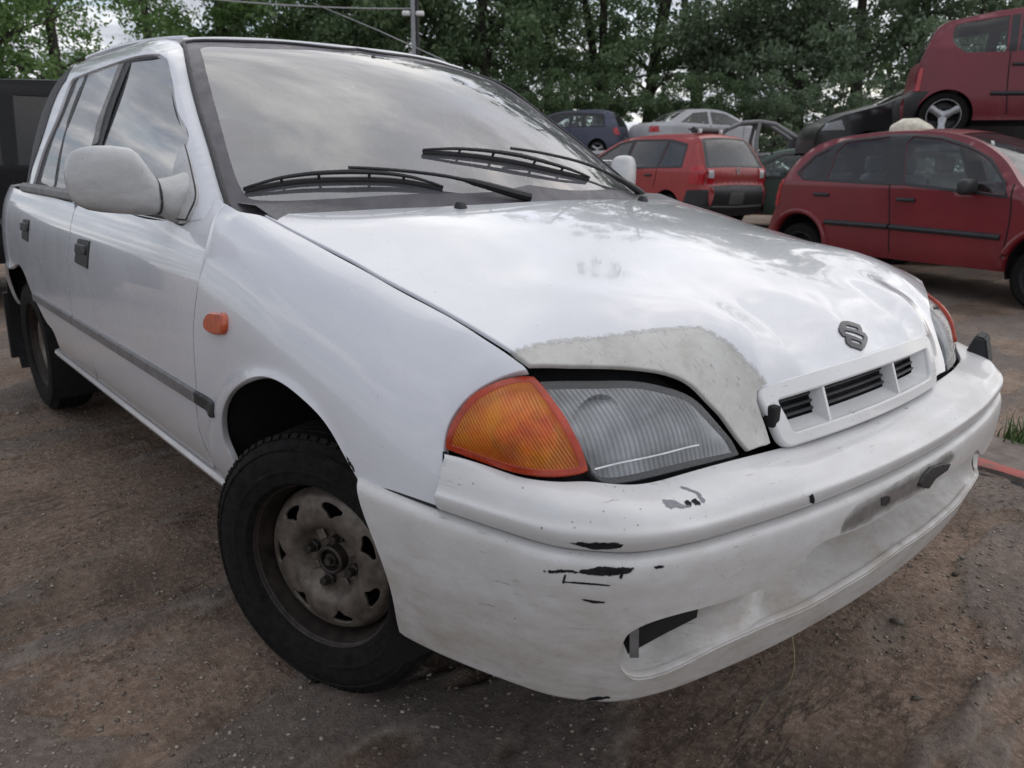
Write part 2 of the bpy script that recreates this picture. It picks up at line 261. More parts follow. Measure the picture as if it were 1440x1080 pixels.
TRACE = {
 'fender': ('SIDE', [[(-0.2946,0.2983),(-0.2045,0.2848),(-0.1153,0.2732),(-0.0037,0.2581),(0.0965,0.2448),(0.1884,0.2314),(0.2677,0.2222),(0.3474,0.2102),(0.3977,0.2003),(0.4409,0.1923),(0.4754,0.1846)], [(0.4754,0.1846),(0.4830,0.1810)], [(0.4830,0.1810),(0.4694,0.1694),(0.4530,0.1513),(0.4356,0.1266),(0.4239,0.0997),(0.4175,0.0742),(0.4164,0.0518),(0.4199,0.0309)], [(0.4199,0.0309),(0.4285,-0.0035),(0.4345,-0.0378)], [(0.4345,-0.0378),(0.3869,-0.0445),(0.3294,-0.0525),(0.2783,-0.0606),(0.2592,-0.0625)], [(0.2592,-0.0625),(0.2340,-0.0484),(0.1935,-0.0249),(0.1510,-0.0063),(0.0804,0.0102),(0.0169,0.0173),(-0.0587,0.0114),(-0.1328,-0.0121),(-0.2019,-0.0469),(-0.2442,-0.0779),(-0.2722,-0.1089),(-0.2833,-0.1399),(-0.2723,-0.1607),(-0.2680,-0.1812),(-0.2550,-0.2035)], [(-0.2550,-0.2035),(-0.4300,-0.2035)], [(-0.4300,-0.2035),(-0.4350,-0.1437),(-0.4011,-0.0758),(-0.3874,-0.0108),(-0.3820,0.0386),(-0.3646,0.1027),(-0.3621,0.1706),(-0.3932,0.2246),(-0.4339,0.2712),(-0.4474,0.3002)], [(-0.4474,0.3002),(-0.4112,0.2957),(-0.3618,0.2908),(-0.3232,0.2963),(-0.2946,0.2983)]]),
 'front_door': ('DOOR', [[(-0.4337,0.9277),(-0.4247,0.9082),(-0.3829,0.8747),(-0.3520,0.8291),(-0.3635,0.7573),(-0.3828,0.6815),(-0.3900,0.6198),(-0.4041,0.5353),(-0.4350,0.4400),(-0.4300,0.3450)], [(-0.4300,0.3450),(-1.3750,0.3450)], [(-1.3750,0.3450),(-1.3121,0.4090),(-1.3864,0.4626),(-1.4406,0.5210),(-1.4438,0.5653),(-1.4290,0.6549),(-1.4197,0.7158),(-1.4013,0.7907),(-1.4085,0.8620)], [(-1.4085,0.8620),(-1.3888,0.8833),(-0.9183,0.8831),(-0.6004,0.8837)], [(-0.6004,0.8837),(-0.5202,0.8856),(-0.5341,0.9159),(-0.5865,0.9562)], [(-0.5865,0.9562),(-0.5098,0.9496),(-0.4337,0.9277)]]),
 'rear_door': ('DOOR', [[(-1.4085,0.8620),(-1.4013,0.7907),(-1.4197,0.7158),(-1.4290,0.6549),(-1.4438,0.5653),(-1.4406,0.5210),(-1.3864,0.4626),(-1.3121,0.4090),(-1.3750,0.3450)], [(-1.3750,0.3450),(-1.8700,0.3450)], [(-1.8700,0.3450),(-1.8246,0.3617),(-1.8001,0.4165),(-1.8726,0.4428),(-1.9368,0.4740),(-1.9951,0.5071),(-2.0479,0.5391),(-2.0885,0.5759),(-2.1601,0.6125),(-2.3300,0.5900)], [(-2.3300,0.5900),(-2.3600,0.6500),(-2.3700,0.7500),(-2.3600,0.8700),(-2.3600,0.8930)], [(-2.3600,0.8930),(-1.7779,0.8877),(-1.4436,0.8818)], [(-1.4436,0.8818),(-1.4085,0.8620)]]),
 'rear_quarter': ('DOOR', [[(-2.3600,0.8930),(-2.3600,0.8700),(-2.3700,0.7500),(-2.3600,0.6500),(-2.3300,0.5900)], [(-2.3300,0.5900),(-2.4200,0.5900),(-2.5300,0.5500),(-2.6300,0.4700),(-2.7000,0.3700)], [(-2.7000,0.3700),(-3.0200,0.3700)], [(-3.0200,0.3700),(-3.0500,0.6000),(-2.9800,0.8930)], [(-2.9800,0.8930),(-2.3600,0.8930)]]),
 'hood': ('HOOD', [[(-0.1000,0.0000),(-0.1030,-0.1000),(-0.1376,-0.2958),(-0.1836,-0.4111),(-0.2340,-0.5177),(-0.2935,-0.6566)], [(-0.2935,-0.6566),(-0.1993,-0.6557),(-0.0874,-0.6509),(0.0129,-0.6443),(0.1176,-0.6462),(0.2037,-0.6423),(0.2825,-0.6398),(0.3618,-0.6415),(0.4337,-0.6424),(0.4813,-0.6368)], [(0.4813,-0.6368),(0.4989,-0.6021),(0.5164,-0.5690),(0.5363,-0.5304),(0.5556,-0.4912),(0.5711,-0.4602),(0.5860,-0.4336),(0.5987,-0.4149),(0.6153,-0.4004),(0.6295,-0.3879),(0.6483,-0.3752),(0.6625,-0.3598)], [(0.6625,-0.3598),(0.6649,-0.3073)], [(0.6649,-0.3073),(0.6524,-0.3170),(0.6416,-0.3217)], [(0.6416,-0.3217),(0.6370,-0.3203),(0.6367,-0.3095)], [(0.6367,-0.3095),(0.6401,-0.2838),(0.6463,-0.2097),(0.6482,-0.0944),(0.6540,0.0000)]]),
 'hood_worn': ('HOOD', [[(0.4489,-0.6423),(0.4531,-0.6128),(0.4745,-0.5565),(0.4991,-0.4930),(0.5200,-0.4125),(0.5335,-0.3421),(0.5401,-0.3290),(0.5570,-0.3220),(0.5821,-0.3153),(0.6043,-0.3081),(0.6231,-0.3015),(0.6382,-0.2855)], [(0.6382,-0.2855),(0.6369,-0.3063),(0.6369,-0.3150),(0.6417,-0.3183),(0.6525,-0.3133),(0.6649,-0.3073)], [(0.6649,-0.3073),(0.6625,-0.3598)], [(0.6625,-0.3598),(0.6483,-0.3752),(0.6295,-0.3879),(0.6153,-0.4004),(0.5987,-0.4149),(0.5860,-0.4336),(0.5711,-0.4602),(0.5556,-0.4912),(0.5363,-0.5304),(0.5164,-0.5690),(0.4989,-0.6021),(0.4813,-0.6368)], [(0.4813,-0.6368),(0.4646,-0.6403),(0.4489,-0.6423)]]),
 'ts': ('LAMP', [[(0.1171,0.1681),(0.1298,0.6010),(0.1628,0.9177),(0.2235,1.0434),(0.2940,1.0403),(0.3546,1.0298),(0.4051,0.9999),(0.4534,0.9578)], [(0.4534,0.9578),(0.4734,0.8424),(0.4887,0.7052),(0.5022,0.5654),(0.5090,0.3999),(0.5107,0.2362),(0.5035,0.0894)], [(0.5035,0.0894),(0.4445,0.0337),(0.3867,0.0091),(0.3367,0.0165),(0.2661,0.0204),(0.1999,0.0447),(0.1454,0.1123),(0.1171,0.1681)]]),
 'ts_in': ('LAMP', [[(0.1330,0.2509),(0.1471,0.5541),(0.1766,0.8058),(0.2316,0.9524),(0.2959,0.9778),(0.3544,0.9776),(0.4001,0.9564),(0.4373,0.9208)], [(0.4373,0.9208),(0.4502,0.8126),(0.4628,0.6761),(0.4750,0.5304),(0.4836,0.3697),(0.4876,0.2106),(0.4856,0.1061)], [(0.4856,0.1061),(0.4453,0.0724),(0.3904,0.0505),(0.3431,0.0634),(0.2782,0.0885),(0.2119,0.1254),(0.1632,0.2063),(0.1330,0.2509)]]),
 'ts_bulb': ('LAMP', [[(0.4502,0.7010),(0.4031,0.6911),(0.3554,0.6563),(0.3118,0.5971),(0.2793,0.4778),(0.2614,0.3241),(0.2594,0.1823),(0.2850,0.0944),(0.3386,0.0919),(0.3894,0.0948),(0.4355,0.1091),(0.4443,0.2634),(0.4491,0.4581),(0.4565,0.6278),(0.4502,0.7010)]]),
 'head': ('LAMP', [[(0.4894,0.9297),(0.5769,0.9335),(0.6274,0.9295),(0.7052,0.9118),(0.7682,0.9102),(0.8112,0.9330),(0.8621,0.9647),(0.8752,0.8457),(0.8833,0.5691),(0.9017,0.2491),(0.9066,0.0136)], [(0.9066,0.0136),(0.8174,0.0169),(0.7064,0.0190),(0.6200,0.0047),(0.5696,0.0008),(0.5410,0.0312),(0.5296,0.0815)], [(0.5296,0.0815),(0.5263,0.2228),(0.5233,0.3904),(0.5190,0.5673),(0.5117,0.7160),(0.4989,0.8386),(0.4894,0.9297)]]),
 'reflector': ('LAMP', [[(0.5208,0.7516),(0.5748,0.8100),(0.6440,0.8308),(0.7046,0.8136),(0.7606,0.7660),(0.7979,0.6559),(0.8194,0.5105),(0.8355,0.3264),(0.8464,0.1786)], [(0.8464,0.1786),(0.7338,0.1335),(0.6478,0.1275),(0.5346,0.0830)], [(0.5346,0.0830),(0.5289,0.2235),(0.5233,0.3904),(0.5250,0.5944),(0.5208,0.7516)]]),
 'bump_seam': ('BUMP_U', [[(0.1726,1.2123),(0.1795,3.5075),(0.1818,6.0095)]]),
 'bump_rear': ('BUMP_L', [[(0.0644,1.3767),(0.0743,2.0882),(0.0881,2.8683),(0.1035,3.6125),(0.1122,4.3586),(0.1096,5.3966),(0.1085,6.2526)]]),
 'overhang': ('BUMP_L', [[(0.4697,4.2310),(0.4755,3.8227),(0.4908,3.6062),(0.5145,3.4634),(0.5716,3.3622),(0.6385,3.4072),(0.6769,3.4239),(0.7111,3.4478),(0.7419,3.3220),(0.7603,3.2063),(0.7782,2.9708),(0.7994,2.7432),(0.8386,2.7413),(0.8923,2.8178),(0.9475,2.7157)]]),
 'lip': ('BUMP_L', [[(0.4697,4.2310),(0.4744,4.5555),(0.4968,4.8846),(0.5309,5.0297),(0.5762,4.9495),(0.6428,4.7355),(0.7033,4.6562),(0.7521,4.6372),(0.8074,4.7122),(0.8622,4.6730),(0.9270,4.6273),(0.9828,4.5275)]]),
 'chip_a': ('BUMP_U', [[(0.5749,2.3060),(0.5811,2.2764)], [(0.5811,2.2764),(0.5864,2.3594)], [(0.5864,2.3594),(0.5918,2.4482)], [(0.5918,2.4482),(0.5914,2.6645)], [(0.5914,2.6645),(0.5934,2.8390)], [(0.5934,2.8390),(0.6014,2.7940)], [(0.6014,2.7940),(0.6031,2.8626)], [(0.6031,2.8626),(0.5940,2.9491)], [(0.5940,2.9491),(0.5841,2.9353)], [(0.5841,2.9353),(0.5750,2.7831)], [(0.5750,2.7831),(0.5678,2.9058)], [(0.5678,2.9058),(0.5646,2.6921)], [(0.5646,2.6921),(0.5749,2.3060)]]),
 'chip_b': ('BUMP_U', [[(0.6023,2.5829),(0.6094,2.5353)], [(0.6094,2.5353),(0.6088,2.6955)], [(0.6088,2.6955),(0.6021,2.8537)], [(0.6021,2.8537),(0.5968,2.8115)], [(0.5968,2.8115),(0.6023,2.5829)]]),
 'chip_c': ('BUMP_U', [[(0.6152,2.5925),(0.6230,2.5638)], [(0.6230,2.5638),(0.6231,2.7863)], [(0.6231,2.7863),(0.6180,2.9487)], [(0.6180,2.9487),(0.6118,2.8869)], [(0.6118,2.8869),(0.6122,2.6735)], [(0.6122,2.6735),(0.6152,2.5925)]]),
 'chip_d': ('BUMP_U', [[(0.6366,1.6964),(0.6380,1.7475)], [(0.6380,1.7475),(0.6389,2.0045)], [(0.6389,2.0045),(0.6404,2.1445)], [(0.6404,2.1445),(0.6398,2.3119)], [(0.6398,2.3119),(0.6348,2.5345)], [(0.6348,2.5345),(0.6335,2.7965)], [(0.6335,2.7965),(0.6278,2.8928)], [(0.6278,2.8928),(0.6264,2.7682)], [(0.6264,2.7682),(0.6292,2.5783)], [(0.6292,2.5783),(0.6357,2.3161)], [(0.6357,2.3161),(0.6363,2.1193)], [(0.6363,2.1193),(0.6350,1.9213)], [(0.6350,1.9213),(0.6330,1.7720)], [(0.6330,1.7720),(0.6366,1.6964)]]),
 'chip_e': ('BUMP_U', [[(0.7641,4.7532),(0.7691,4.9882)], [(0.7691,4.9882),(0.7749,5.0489)], [(0.7749,5.0489),(0.7786,5.0542)], [(0.7786,5.0542),(0.7821,5.4215)], [(0.7821,5.4215),(0.7882,6.2878)], [(0.7882,6.2878),(0.7800,5.9415)], [(0.7800,5.9415),(0.7750,5.2756)], [(0.7750,5.2756),(0.7677,5.1178)], [(0.7677,5.1178),(0.7641,4.7532)]]),
 'chip_f': ('BUMP_U', [[(0.3615,5.8161),(0.3745,5.6694)], [(0.3745,5.6694),(0.3979,5.6258)], [(0.3979,5.6258),(0.4248,5.5323)], [(0.4248,5.5323),(0.4501,5.4720)], [(0.4501,5.4720),(0.4631,5.6152)], [(0.4631,5.6152),(0.4572,5.9762)], [(0.4572,5.9762),(0.4335,6.2485)], [(0.4335,6.2485),(0.4122,6.3899)], [(0.4122,6.3899),(0.3930,6.3350)], [(0.3930,6.3350),(0.3745,6.0876)], [(0.3745,6.0876),(0.3615,5.8161)]]),
 'chip_g': ('BUMP_L', [[(0.3145,2.0736),(0.3491,1.9299)], [(0.3491,1.9299),(0.3811,1.8688)], [(0.3811,1.8688),(0.4081,1.7200)], [(0.4081,1.7200),(0.4133,1.6440)], [(0.4133,1.6440),(0.4438,1.6465)], [(0.4438,1.6465),(0.4847,1.6731)], [(0.4847,1.6731),(0.4769,1.8104)], [(0.4769,1.8104),(0.4579,1.8460)], [(0.4579,1.8460),(0.4386,1.9198)], [(0.4386,1.9198),(0.4139,1.9369)], [(0.4139,1.9369),(0.3877,1.9175)], [(0.3877,1.9175),(0.3557,1.9599)], [(0.3557,1.9599),(0.3145,2.0736)]]),
 'chip_h': ('BUMP_L', [[(0.5173,1.6887),(0.5264,1.6656)], [(0.5264,1.6656),(0.5375,1.7099)], [(0.5375,1.7099),(0.5307,1.7625)], [(0.5307,1.7625),(0.5207,1.7397)], [(0.5207,1.7397),(0.5173,1.6887)]]),
 'chip_i': ('BUMP_L', [[(0.4568,1.9682),(0.4593,1.8702)], [(0.4593,1.8702),(0.4635,1.8695)], [(0.4635,1.8695),(0.4623,1.9909)], [(0.4623,1.9909),(0.4597,2.0395)], [(0.4597,2.0395),(0.4568,1.9682)]]),
 'chip_j': ('BUMP_L', [[(0.3512,2.2969),(0.3756,2.2561)], [(0.3756,2.2561),(0.4080,2.2451)], [(0.4080,2.2451),(0.4396,2.2736)], [(0.4396,2.2736),(0.4081,2.2758)], [(0.4081,2.2758),(0.3757,2.2844)], [(0.3757,2.2844),(0.3512,2.2969)]]),
 'chip_k': ('BUMP_L', [[(0.3546,2.0645),(0.3572,2.0695)], [(0.3572,2.0695),(0.3539,2.3414)], [(0.3539,2.3414),(0.3513,2.3251)], [(0.3513,2.3251),(0.3546,2.0645)]]),
 'chip_l': ('BUMP_L', [[(0.3871,2.7786),(0.4096,2.7995)], [(0.4096,2.7995),(0.4317,2.8172)], [(0.4317,2.8172),(0.4084,2.8479)], [(0.4084,2.8479),(0.3871,2.7786)]]),
 'chip_m': ('BUMP_L', [[(0.3901,6.5383),(0.4165,6.0046)], [(0.4165,6.0046),(0.4605,5.8691)], [(0.4605,5.8691),(0.4645,5.9957)], [(0.4645,5.9957),(0.4402,6.2390)], [(0.4402,6.2390),(0.4103,6.5075)], [(0.4103,6.5075),(0.3901,6.5383)]]),
 'chip_n': ('SIDE', [[(0.2262,-0.0381),(0.2343,-0.0417)], [(0.2343,-0.0417),(0.2424,-0.0463)], [(0.2424,-0.0463),(0.2504,-0.0516)], [(0.2504,-0.0516),(0.2450,-0.0512)], [(0.2450,-0.0512),(0.2350,-0.0453)], [(0.2350,-0.0453),(0.2262,-0.0381)]]),
 'plate_dirt': ('BUMP_L', [[(0.8355,2.6881),(0.8363,2.3555),(0.8446,2.0487),(0.8578,1.8383),(0.8996,1.7346),(0.9519,1.5754),(1.0041,1.5512),(1.0475,1.5572),(1.0776,1.5992),(1.0991,2.0490),(1.0801,2.2521),(1.0504,2.3382),(1.0102,2.6112),(0.9467,2.6537),(0.8916,2.7604),(0.8355,2.6881)]]),
 'plate_hole': ('BUMP_L', [[(0.9040,1.9659),(0.9138,1.9789)], [(0.9138,1.9789),(0.9231,2.1043)], [(0.9231,2.1043),(0.9248,2.3260)], [(0.9248,2.3260),(0.9169,2.4176)], [(0.9169,2.4176),(0.9076,2.3231)], [(0.9076,2.3231),(0.9040,1.9659)]]),
 'plate_hole2': ('BUMP_L', [[(0.9871,2.2397),(0.9975,1.9401)], [(0.9975,1.9401),(1.0140,1.7810)], [(1.0140,1.7810),(1.0465,1.9483)], [(1.0465,1.9483),(1.0699,2.1493)], [(1.0699,2.1493),(1.0633,2.3403)], [(1.0633,2.3403),(1.0504,2.3382)], [(1.0504,2.3382),(1.0282,2.3681)], [(1.0282,2.3681),(1.0142,2.6196)], [(1.0142,2.6196),(0.9871,2.2397)]]),
 'dlo': ('GLAS', [[(-0.6295,0.9645),(-0.6525,1.0406),(-0.7638,1.1177),(-0.9009,1.2082),(-0.9564,1.2433)], [(-0.9564,1.2433),(-1.0028,1.2665),(-1.0614,1.2836)], [(-1.0614,1.2836),(-1.2511,1.2924),(-1.4513,1.2894),(-1.7136,1.2818),(-1.8794,1.2746)], [(-1.8794,1.2746),(-1.9225,1.2619),(-1.9189,1.1813),(-1.9805,1.0714),(-2.0785,0.9248)], [(-2.0785,0.9248),(-2.1000,0.8880),(-1.4000,0.8880),(-0.7500,0.8880),(-0.6200,0.8950)], [(-0.6200,0.8950),(-0.6295,0.9645)]]),
 'glass_f': ('GLAS', [[(-0.6379,0.9642),(-0.6565,1.0390),(-0.7649,1.1143),(-0.8654,1.1793),(-0.9382,1.2276),(-0.9989,1.2604)], [(-0.9989,1.2604),(-1.0410,1.2764),(-1.1043,1.2819),(-1.2326,1.2859),(-1.3065,1.2870)], [(-1.3065,1.2870),(-1.3017,1.2261),(-1.3103,1.1340),(-1.3220,1.0474),(-1.3600,0.9000)], [(-1.3600,0.9000),(-1.0000,0.9000),(-0.6500,0.9000)], [(-0.6500,0.9000),(-0.6379,0.9642)]]),
 'glass_r': ('GLAS', [[(-1.4266,1.2823),(-1.5868,1.2804),(-1.7460,1.2715)], [(-1.7460,1.2715),(-1.7530,1.1861),(-1.7673,1.0807),(-1.7574,0.9158),(-1.8000,0.9000)], [(-1.8000,0.9000),(-1.4600,0.9000)], [(-1.4600,0.9000),(-1.4316,1.0499),(-1.4257,1.1233),(-1.4063,1.1979),(-1.4266,1.2823)]]),
 'glass_q': ('GLAS', [[(-1.7871,1.2697),(-1.8502,1.2691)], [(-1.8502,1.2691),(-1.8803,1.1752),(-1.9333,1.0473),(-1.9958,0.9223)], [(-1.9958,0.9223),(-1.8047,0.9119)], [(-1.8047,0.9119),(-1.8065,1.0812),(-1.7924,1.1878),(-1.7871,1.2697)]]),
 'frit_in': ('WSCR', [[(-0.4828,1.5660),(-0.5277,1.4038),(-0.5667,1.2370),(-0.6048,1.0702),(-0.6305,0.9280),(-0.6319,0.8966)], [(-0.6319,0.8966),(-0.6292,0.8764),(-0.6114,0.8572)], [(-0.6114,0.8572),(-0.5725,0.8309),(-0.4702,0.7814),(-0.3234,0.7381),(-0.1306,0.7049),(0.0000,0.7215)]]),
 'frit_top': ('WSCR', [[(0.0000,1.5683),(-0.2617,1.5354),(-0.4057,1.5733),(-0.4525,1.5901),(-0.4828,1.5660)]]),
 'ws_top': ('WSCR', [[(0.0000,1.5888),(-0.0664,1.5665),(-0.2247,1.6092),(-0.3524,1.6363),(-0.4563,1.6712),(-0.4872,1.6607)]]),
 'emb_o': ('HOOD', [[(0.6048,-0.0037),(0.6039,0.0031)], [(0.6039,0.0031),(0.6054,0.0193)], [(0.6054,0.0193),(0.6130,0.0488)], [(0.6130,0.0488),(0.6200,0.0429)], [(0.6200,0.0429),(0.6241,0.0367)], [(0.6241,0.0367),(0.6269,0.0444)], [(0.6269,0.0444),(0.6318,0.0425)], [(0.6318,0.0425),(0.6364,0.0332)], [(0.6364,0.0332),(0.6435,0.0124)], [(0.6435,0.0124),(0.6465,-0.0051)], [(0.6465,-0.0051),(0.6378,-0.0279)], [(0.6378,-0.0279),(0.6328,-0.0324)], [(0.6328,-0.0324),(0.6281,-0.0278)], [(0.6281,-0.0278),(0.6263,-0.0215)], [(0.6263,-0.0215),(0.6221,-0.0297)], [(0.6221,-0.0297),(0.6158,-0.0291)], [(0.6158,-0.0291),(0.6120,-0.0234)], [(0.6120,-0.0234),(0.6048,-0.0037)]]),
 'emb_a': ('HOOD', [[(0.6113,0.0033),(0.6180,0.0323)], [(0.6180,0.0323),(0.6209,0.0248)], [(0.6209,0.0248),(0.6136,-0.0042)], [(0.6136,-0.0042),(0.6113,0.0033)]]),
 'emb_b': ('HOOD', [[(0.6180,-0.0163),(0.6310,0.0303)], [(0.6310,0.0303),(0.6351,0.0185)], [(0.6351,0.0185),(0.6269,-0.0046)], [(0.6269,-0.0046),(0.6205,-0.0187)], [(0.6205,-0.0187),(0.6180,-0.0163)]]),
 'emb_c': ('HOOD', [[(0.6310,-0.0181),(0.6387,0.0057)], [(0.6387,0.0057),(0.6408,0.0013)], [(0.6408,0.0013),(0.6333,-0.0186)], [(0.6333,-0.0186),(0.6310,-0.0181)]]),
 'marker': ('SIDE', [[(-0.3003,0.0602),(-0.2865,0.0717),(-0.2392,0.0795),(-0.2156,0.0781),(-0.2134,0.0608),(-0.2299,0.0526),(-0.2786,0.0478),(-0.3003,0.0530),(-0.3003,0.0602)]]),
 'handle_f': ('DOOR', [[(-1.2934,0.7857),(-1.1732,0.7889)], [(-1.1732,0.7889),(-1.1881,0.7154)], [(-1.1881,0.7154),(-1.3225,0.7194)], [(-1.3225,0.7194),(-1.2934,0.7857)]]),
 'handle_r': ('DOOR', [[(-2.0498,0.7930),(-1.9561,0.7951)], [(-1.9561,0.7951),(-1.9703,0.7249)], [(-1.9703,0.7249),(-2.0660,0.7270)], [(-2.0660,0.7270),(-2.0498,0.7930)]]),
 'blade_a': ('WSCR', [[(-0.6279,0.8993),(-0.5535,0.8778),(-0.4475,0.8316),(-0.3357,0.7826),(-0.2503,0.7310)]]),
 'arm_a': ('WSCR', [[(-0.0449,0.6632),(-0.1187,0.6906),(-0.1889,0.7265),(-0.2543,0.7575),(-0.3310,0.7916),(-0.4298,0.8342)]]),
 'blade_b': ('WSCR', [[(-0.2242,0.8683),(-0.1276,0.8431),(0.0058,0.8080),(0.1341,0.7767),(0.2534,0.7613)]]),
 'arm_b': ('WSCR', [[(0.6044,0.8074),(0.4282,0.7840),(0.3088,0.7999),(0.1917,0.8127),(0.0903,0.8217),(0.0020,0.8293)]]),
 'sail': ('GLAS', [[(-0.6336,0.9644),(-0.6543,1.0422)], [(-0.6543,1.0422),(-0.5968,1.0022),(-0.5384,0.9580)], [(-0.5384,0.9580),(-0.5049,0.9192),(-0.5100,0.8893)], [(-0.5100,0.8893),(-0.6154,0.8874)], [(-0.6154,0.8874),(-0.6336,0.9644)]]),
 'ridge': ('LAMP', [[(0.5385,0.1078),(0.6198,0.1588),(0.7209,0.1810),(0.8016,0.2119)]]),
 'fins': ('GRIL', [[(-0.1496,0.4664),(0.0970,0.4981)]]),
 'dpillar': ('GLAS', [[(-1.9948,1.2687),(-2.0147,1.2578),(-2.0350,1.2223),(-2.0457,1.1522),(-2.0671,1.0600),(-2.1310,0.9732),(-2.1703,0.9246)], [(-2.1703,0.9246),(-2.2000,0.8840),(-2.4100,0.8840)], [(-2.4100,0.8840),(-2.3200,1.0400),(-2.2200,1.1800),(-2.1000,1.2830),(-2.0200,1.3150)], [(-2.0200,1.3150),(-1.9948,1.2687)]]),
 'bframe': ('GLAS', [[(-1.4121,1.2822),(-1.3612,1.2833)], [(-1.3612,1.2833),(-1.3541,1.2133),(-1.3629,1.1356),(-1.3592,1.0556)], [(-1.3592,1.0556),(-1.4078,1.0498)], [(-1.4078,1.0498),(-1.4063,1.1269),(-1.3933,1.1992),(-1.4121,1.2822)]]),
 'fog': ('BUMP_L', [[(0.4883,3.6310),(0.5146,3.4729),(0.5601,3.3928),(0.6122,3.3994)], [(0.6122,3.3994),(0.6133,3.8001)], [(0.6133,3.8001),(0.5602,3.9897),(0.4955,4.3930)], [(0.4955,4.3930),(0.4883,3.6310)]]),
 'post': ('BUMP_L', [[(0.4958,3.5852),(0.5030,4.3466)]]),
 'noz': ('HOOD', [[(-0.1102,-0.3034)]]),
}

# ---------------------------------------------------------------- helpers
def link(o, parent=None, name=None):
    COL.objects.link(o)
    if parent is not None: o.parent = parent
    return o
def tag(o, label=None, cat=None, group=None, kind=None):
    if label: o['label'] = label
    if cat: o['category'] = cat
    if group: o['group'] = group
    if kind: o['kind'] = kind
    return o
def empty(name, loc=(0,0,0), rz=0):
    o = bpy.data.objects.new(name, None); o.location = loc; o.rotation_euler = (0,0,rz); o.empty_display_size = .1
    return link(o)
def mesh_obj(name, v, f, mat, parent=None, smooth=True, normals=None):
    me = bpy.data.meshes.new(name); me.from_pydata([tuple(map(float, p)) for p in v], [], [tuple(map(int, q)) for q in f]); me.update()
    if smooth: me.polygons.foreach_set('use_smooth', [True]*len(me.polygons))
    if normals is not None: me.normals_split_custom_set_from_vertices([tuple(map(float, n)) for n in normals])
    if mat is not None: me.materials.append(mat)
    return link(bpy.data.objects.new(name, me), parent)
def bm_obj(name, bm, mat, parent=None, smooth=True, angle=35):
    bmesh.ops.recalc_face_normals(bm, faces=bm.faces)
    me = bpy.data.meshes.new(name); bm.to_mesh(me); bm.free()
    if smooth:
        me.polygons.foreach_set('use_smooth', [True]*len(me.polygons))
        me.set_sharp_from_angle(angle=rad(angle))
    me.materials.append(mat)
    return link(bpy.data.objects.new(name, me), parent)

# ---- materials
MATS = {}
def node_mat(name):
    m = bpy.data.materials.new(name); m.use_nodes = True; MATS[name] = m
    nt = m.node_tree; b = nt.nodes['Principled BSDF']
    return m, nt, b
def setp(b, **k):
    for a, v in k.items():
        b.inputs[a.replace('_', ' ')].default_value = v
def noise(nt, scale, detail=4, rough=.6, vec=None, dist=0):
    n = nt.nodes.new('ShaderNodeTexNoise'); n.inputs['Scale'].default_value = scale; n.inputs['Detail'].default_value = detail
    n.inputs['Roughness'].default_value = rough; n.inputs['Distortion'].default_value = dist
    if vec is not None: nt.links.new(vec, n.inputs['Vector'])
    return n.outputs['Fac']
def ramp(nt, fac, stops):
    r = nt.nodes.new('ShaderNodeValToRGB'); el = r.color_ramp.elements
    while len(el) < len(stops): el.new(.5)
    for q, (p, c) in zip(el, stops): q.position = p; q.color = (*c, 1) if len(c) == 3 else c
    nt.links.new(fac, r.inputs[0]); return r.outputs[0]
def g(v): return (v, v, v)
def mth(nt, op, a, b=None, clamp=False):
    m = nt.nodes.new('ShaderNodeMath'); m.operation = op; m.use_clamp = clamp
    for i, v in enumerate((a, b)):
        if v is None: continue
        if isinstance(v, (int, float)): m.inputs[i].default_value = v
        else: nt.links.new(v, m.inputs[i])
    return m.outputs[0]
def mixc(nt, fac, a, b):
    m = nt.nodes.new('ShaderNodeMix'); m.data_type = 'RGBA'
    for s, v in ((m.inputs[0], fac), (m.inputs[6], a), (m.inputs[7], b)):
        if isinstance(v, (int, float)): s.default_value = v
        elif isinstance(v, tuple): s.default_value = (*v, 1) if len(v) == 3 else v
        else: nt.links.new(v, s)
    return m.outputs[2]
def objco(nt, scale=None):
    t = nt.nodes.new('ShaderNodeTexCoord')
    if scale is None: return t.outputs['Object']
    mp = nt.nodes.new('ShaderNodeMapping'); mp.inputs['Scale'].default_value = scale
    nt.links.new(t.outputs['Object'], mp.inputs['Vector']); return mp.outputs[0]
def bump(nt, b, h, strength=.2, dist=.01):
    n = nt.nodes.new('ShaderNodeBump'); n.inputs['Strength'].default_value = strength; n.inputs['Distance'].default_value = dist
    nt.links.new(h, n.inputs['Height']); nt.links.new(n.outputs[0], b.inputs['Normal'])

def plain(name, col, rough=.5, metal=0, var=.25, scale=30, coat=0, bmp=0, **k):
    m, nt, b = node_mat(name); co = objco(nt)
    n = noise(nt, scale, 5, .65, co)
    lo = tuple(c*(1-var) for c in col); hi = tuple(min(1, c*(1+var)) for c in col)
    nt.links.new(ramp(nt, n, [(.3, lo), (.7, hi)]), b.inputs['Base Color'])
    rr = ramp(nt, noise(nt, scale*2.3, 4, .6, co), [(.3, g(max(.02, rough-.12))), (.75, g(min(1, rough+.12)))])
    nt.links.new(rr, b.inputs['Roughness'])
    setp(b, Metallic=metal, Coat_Weight=coat, Coat_Roughness=.08)
    if bmp: bump(nt, b, n, bmp, .002)
    for kk, v in k.items(): b.inputs[kk.replace('_', ' ')].default_value = v
    return m

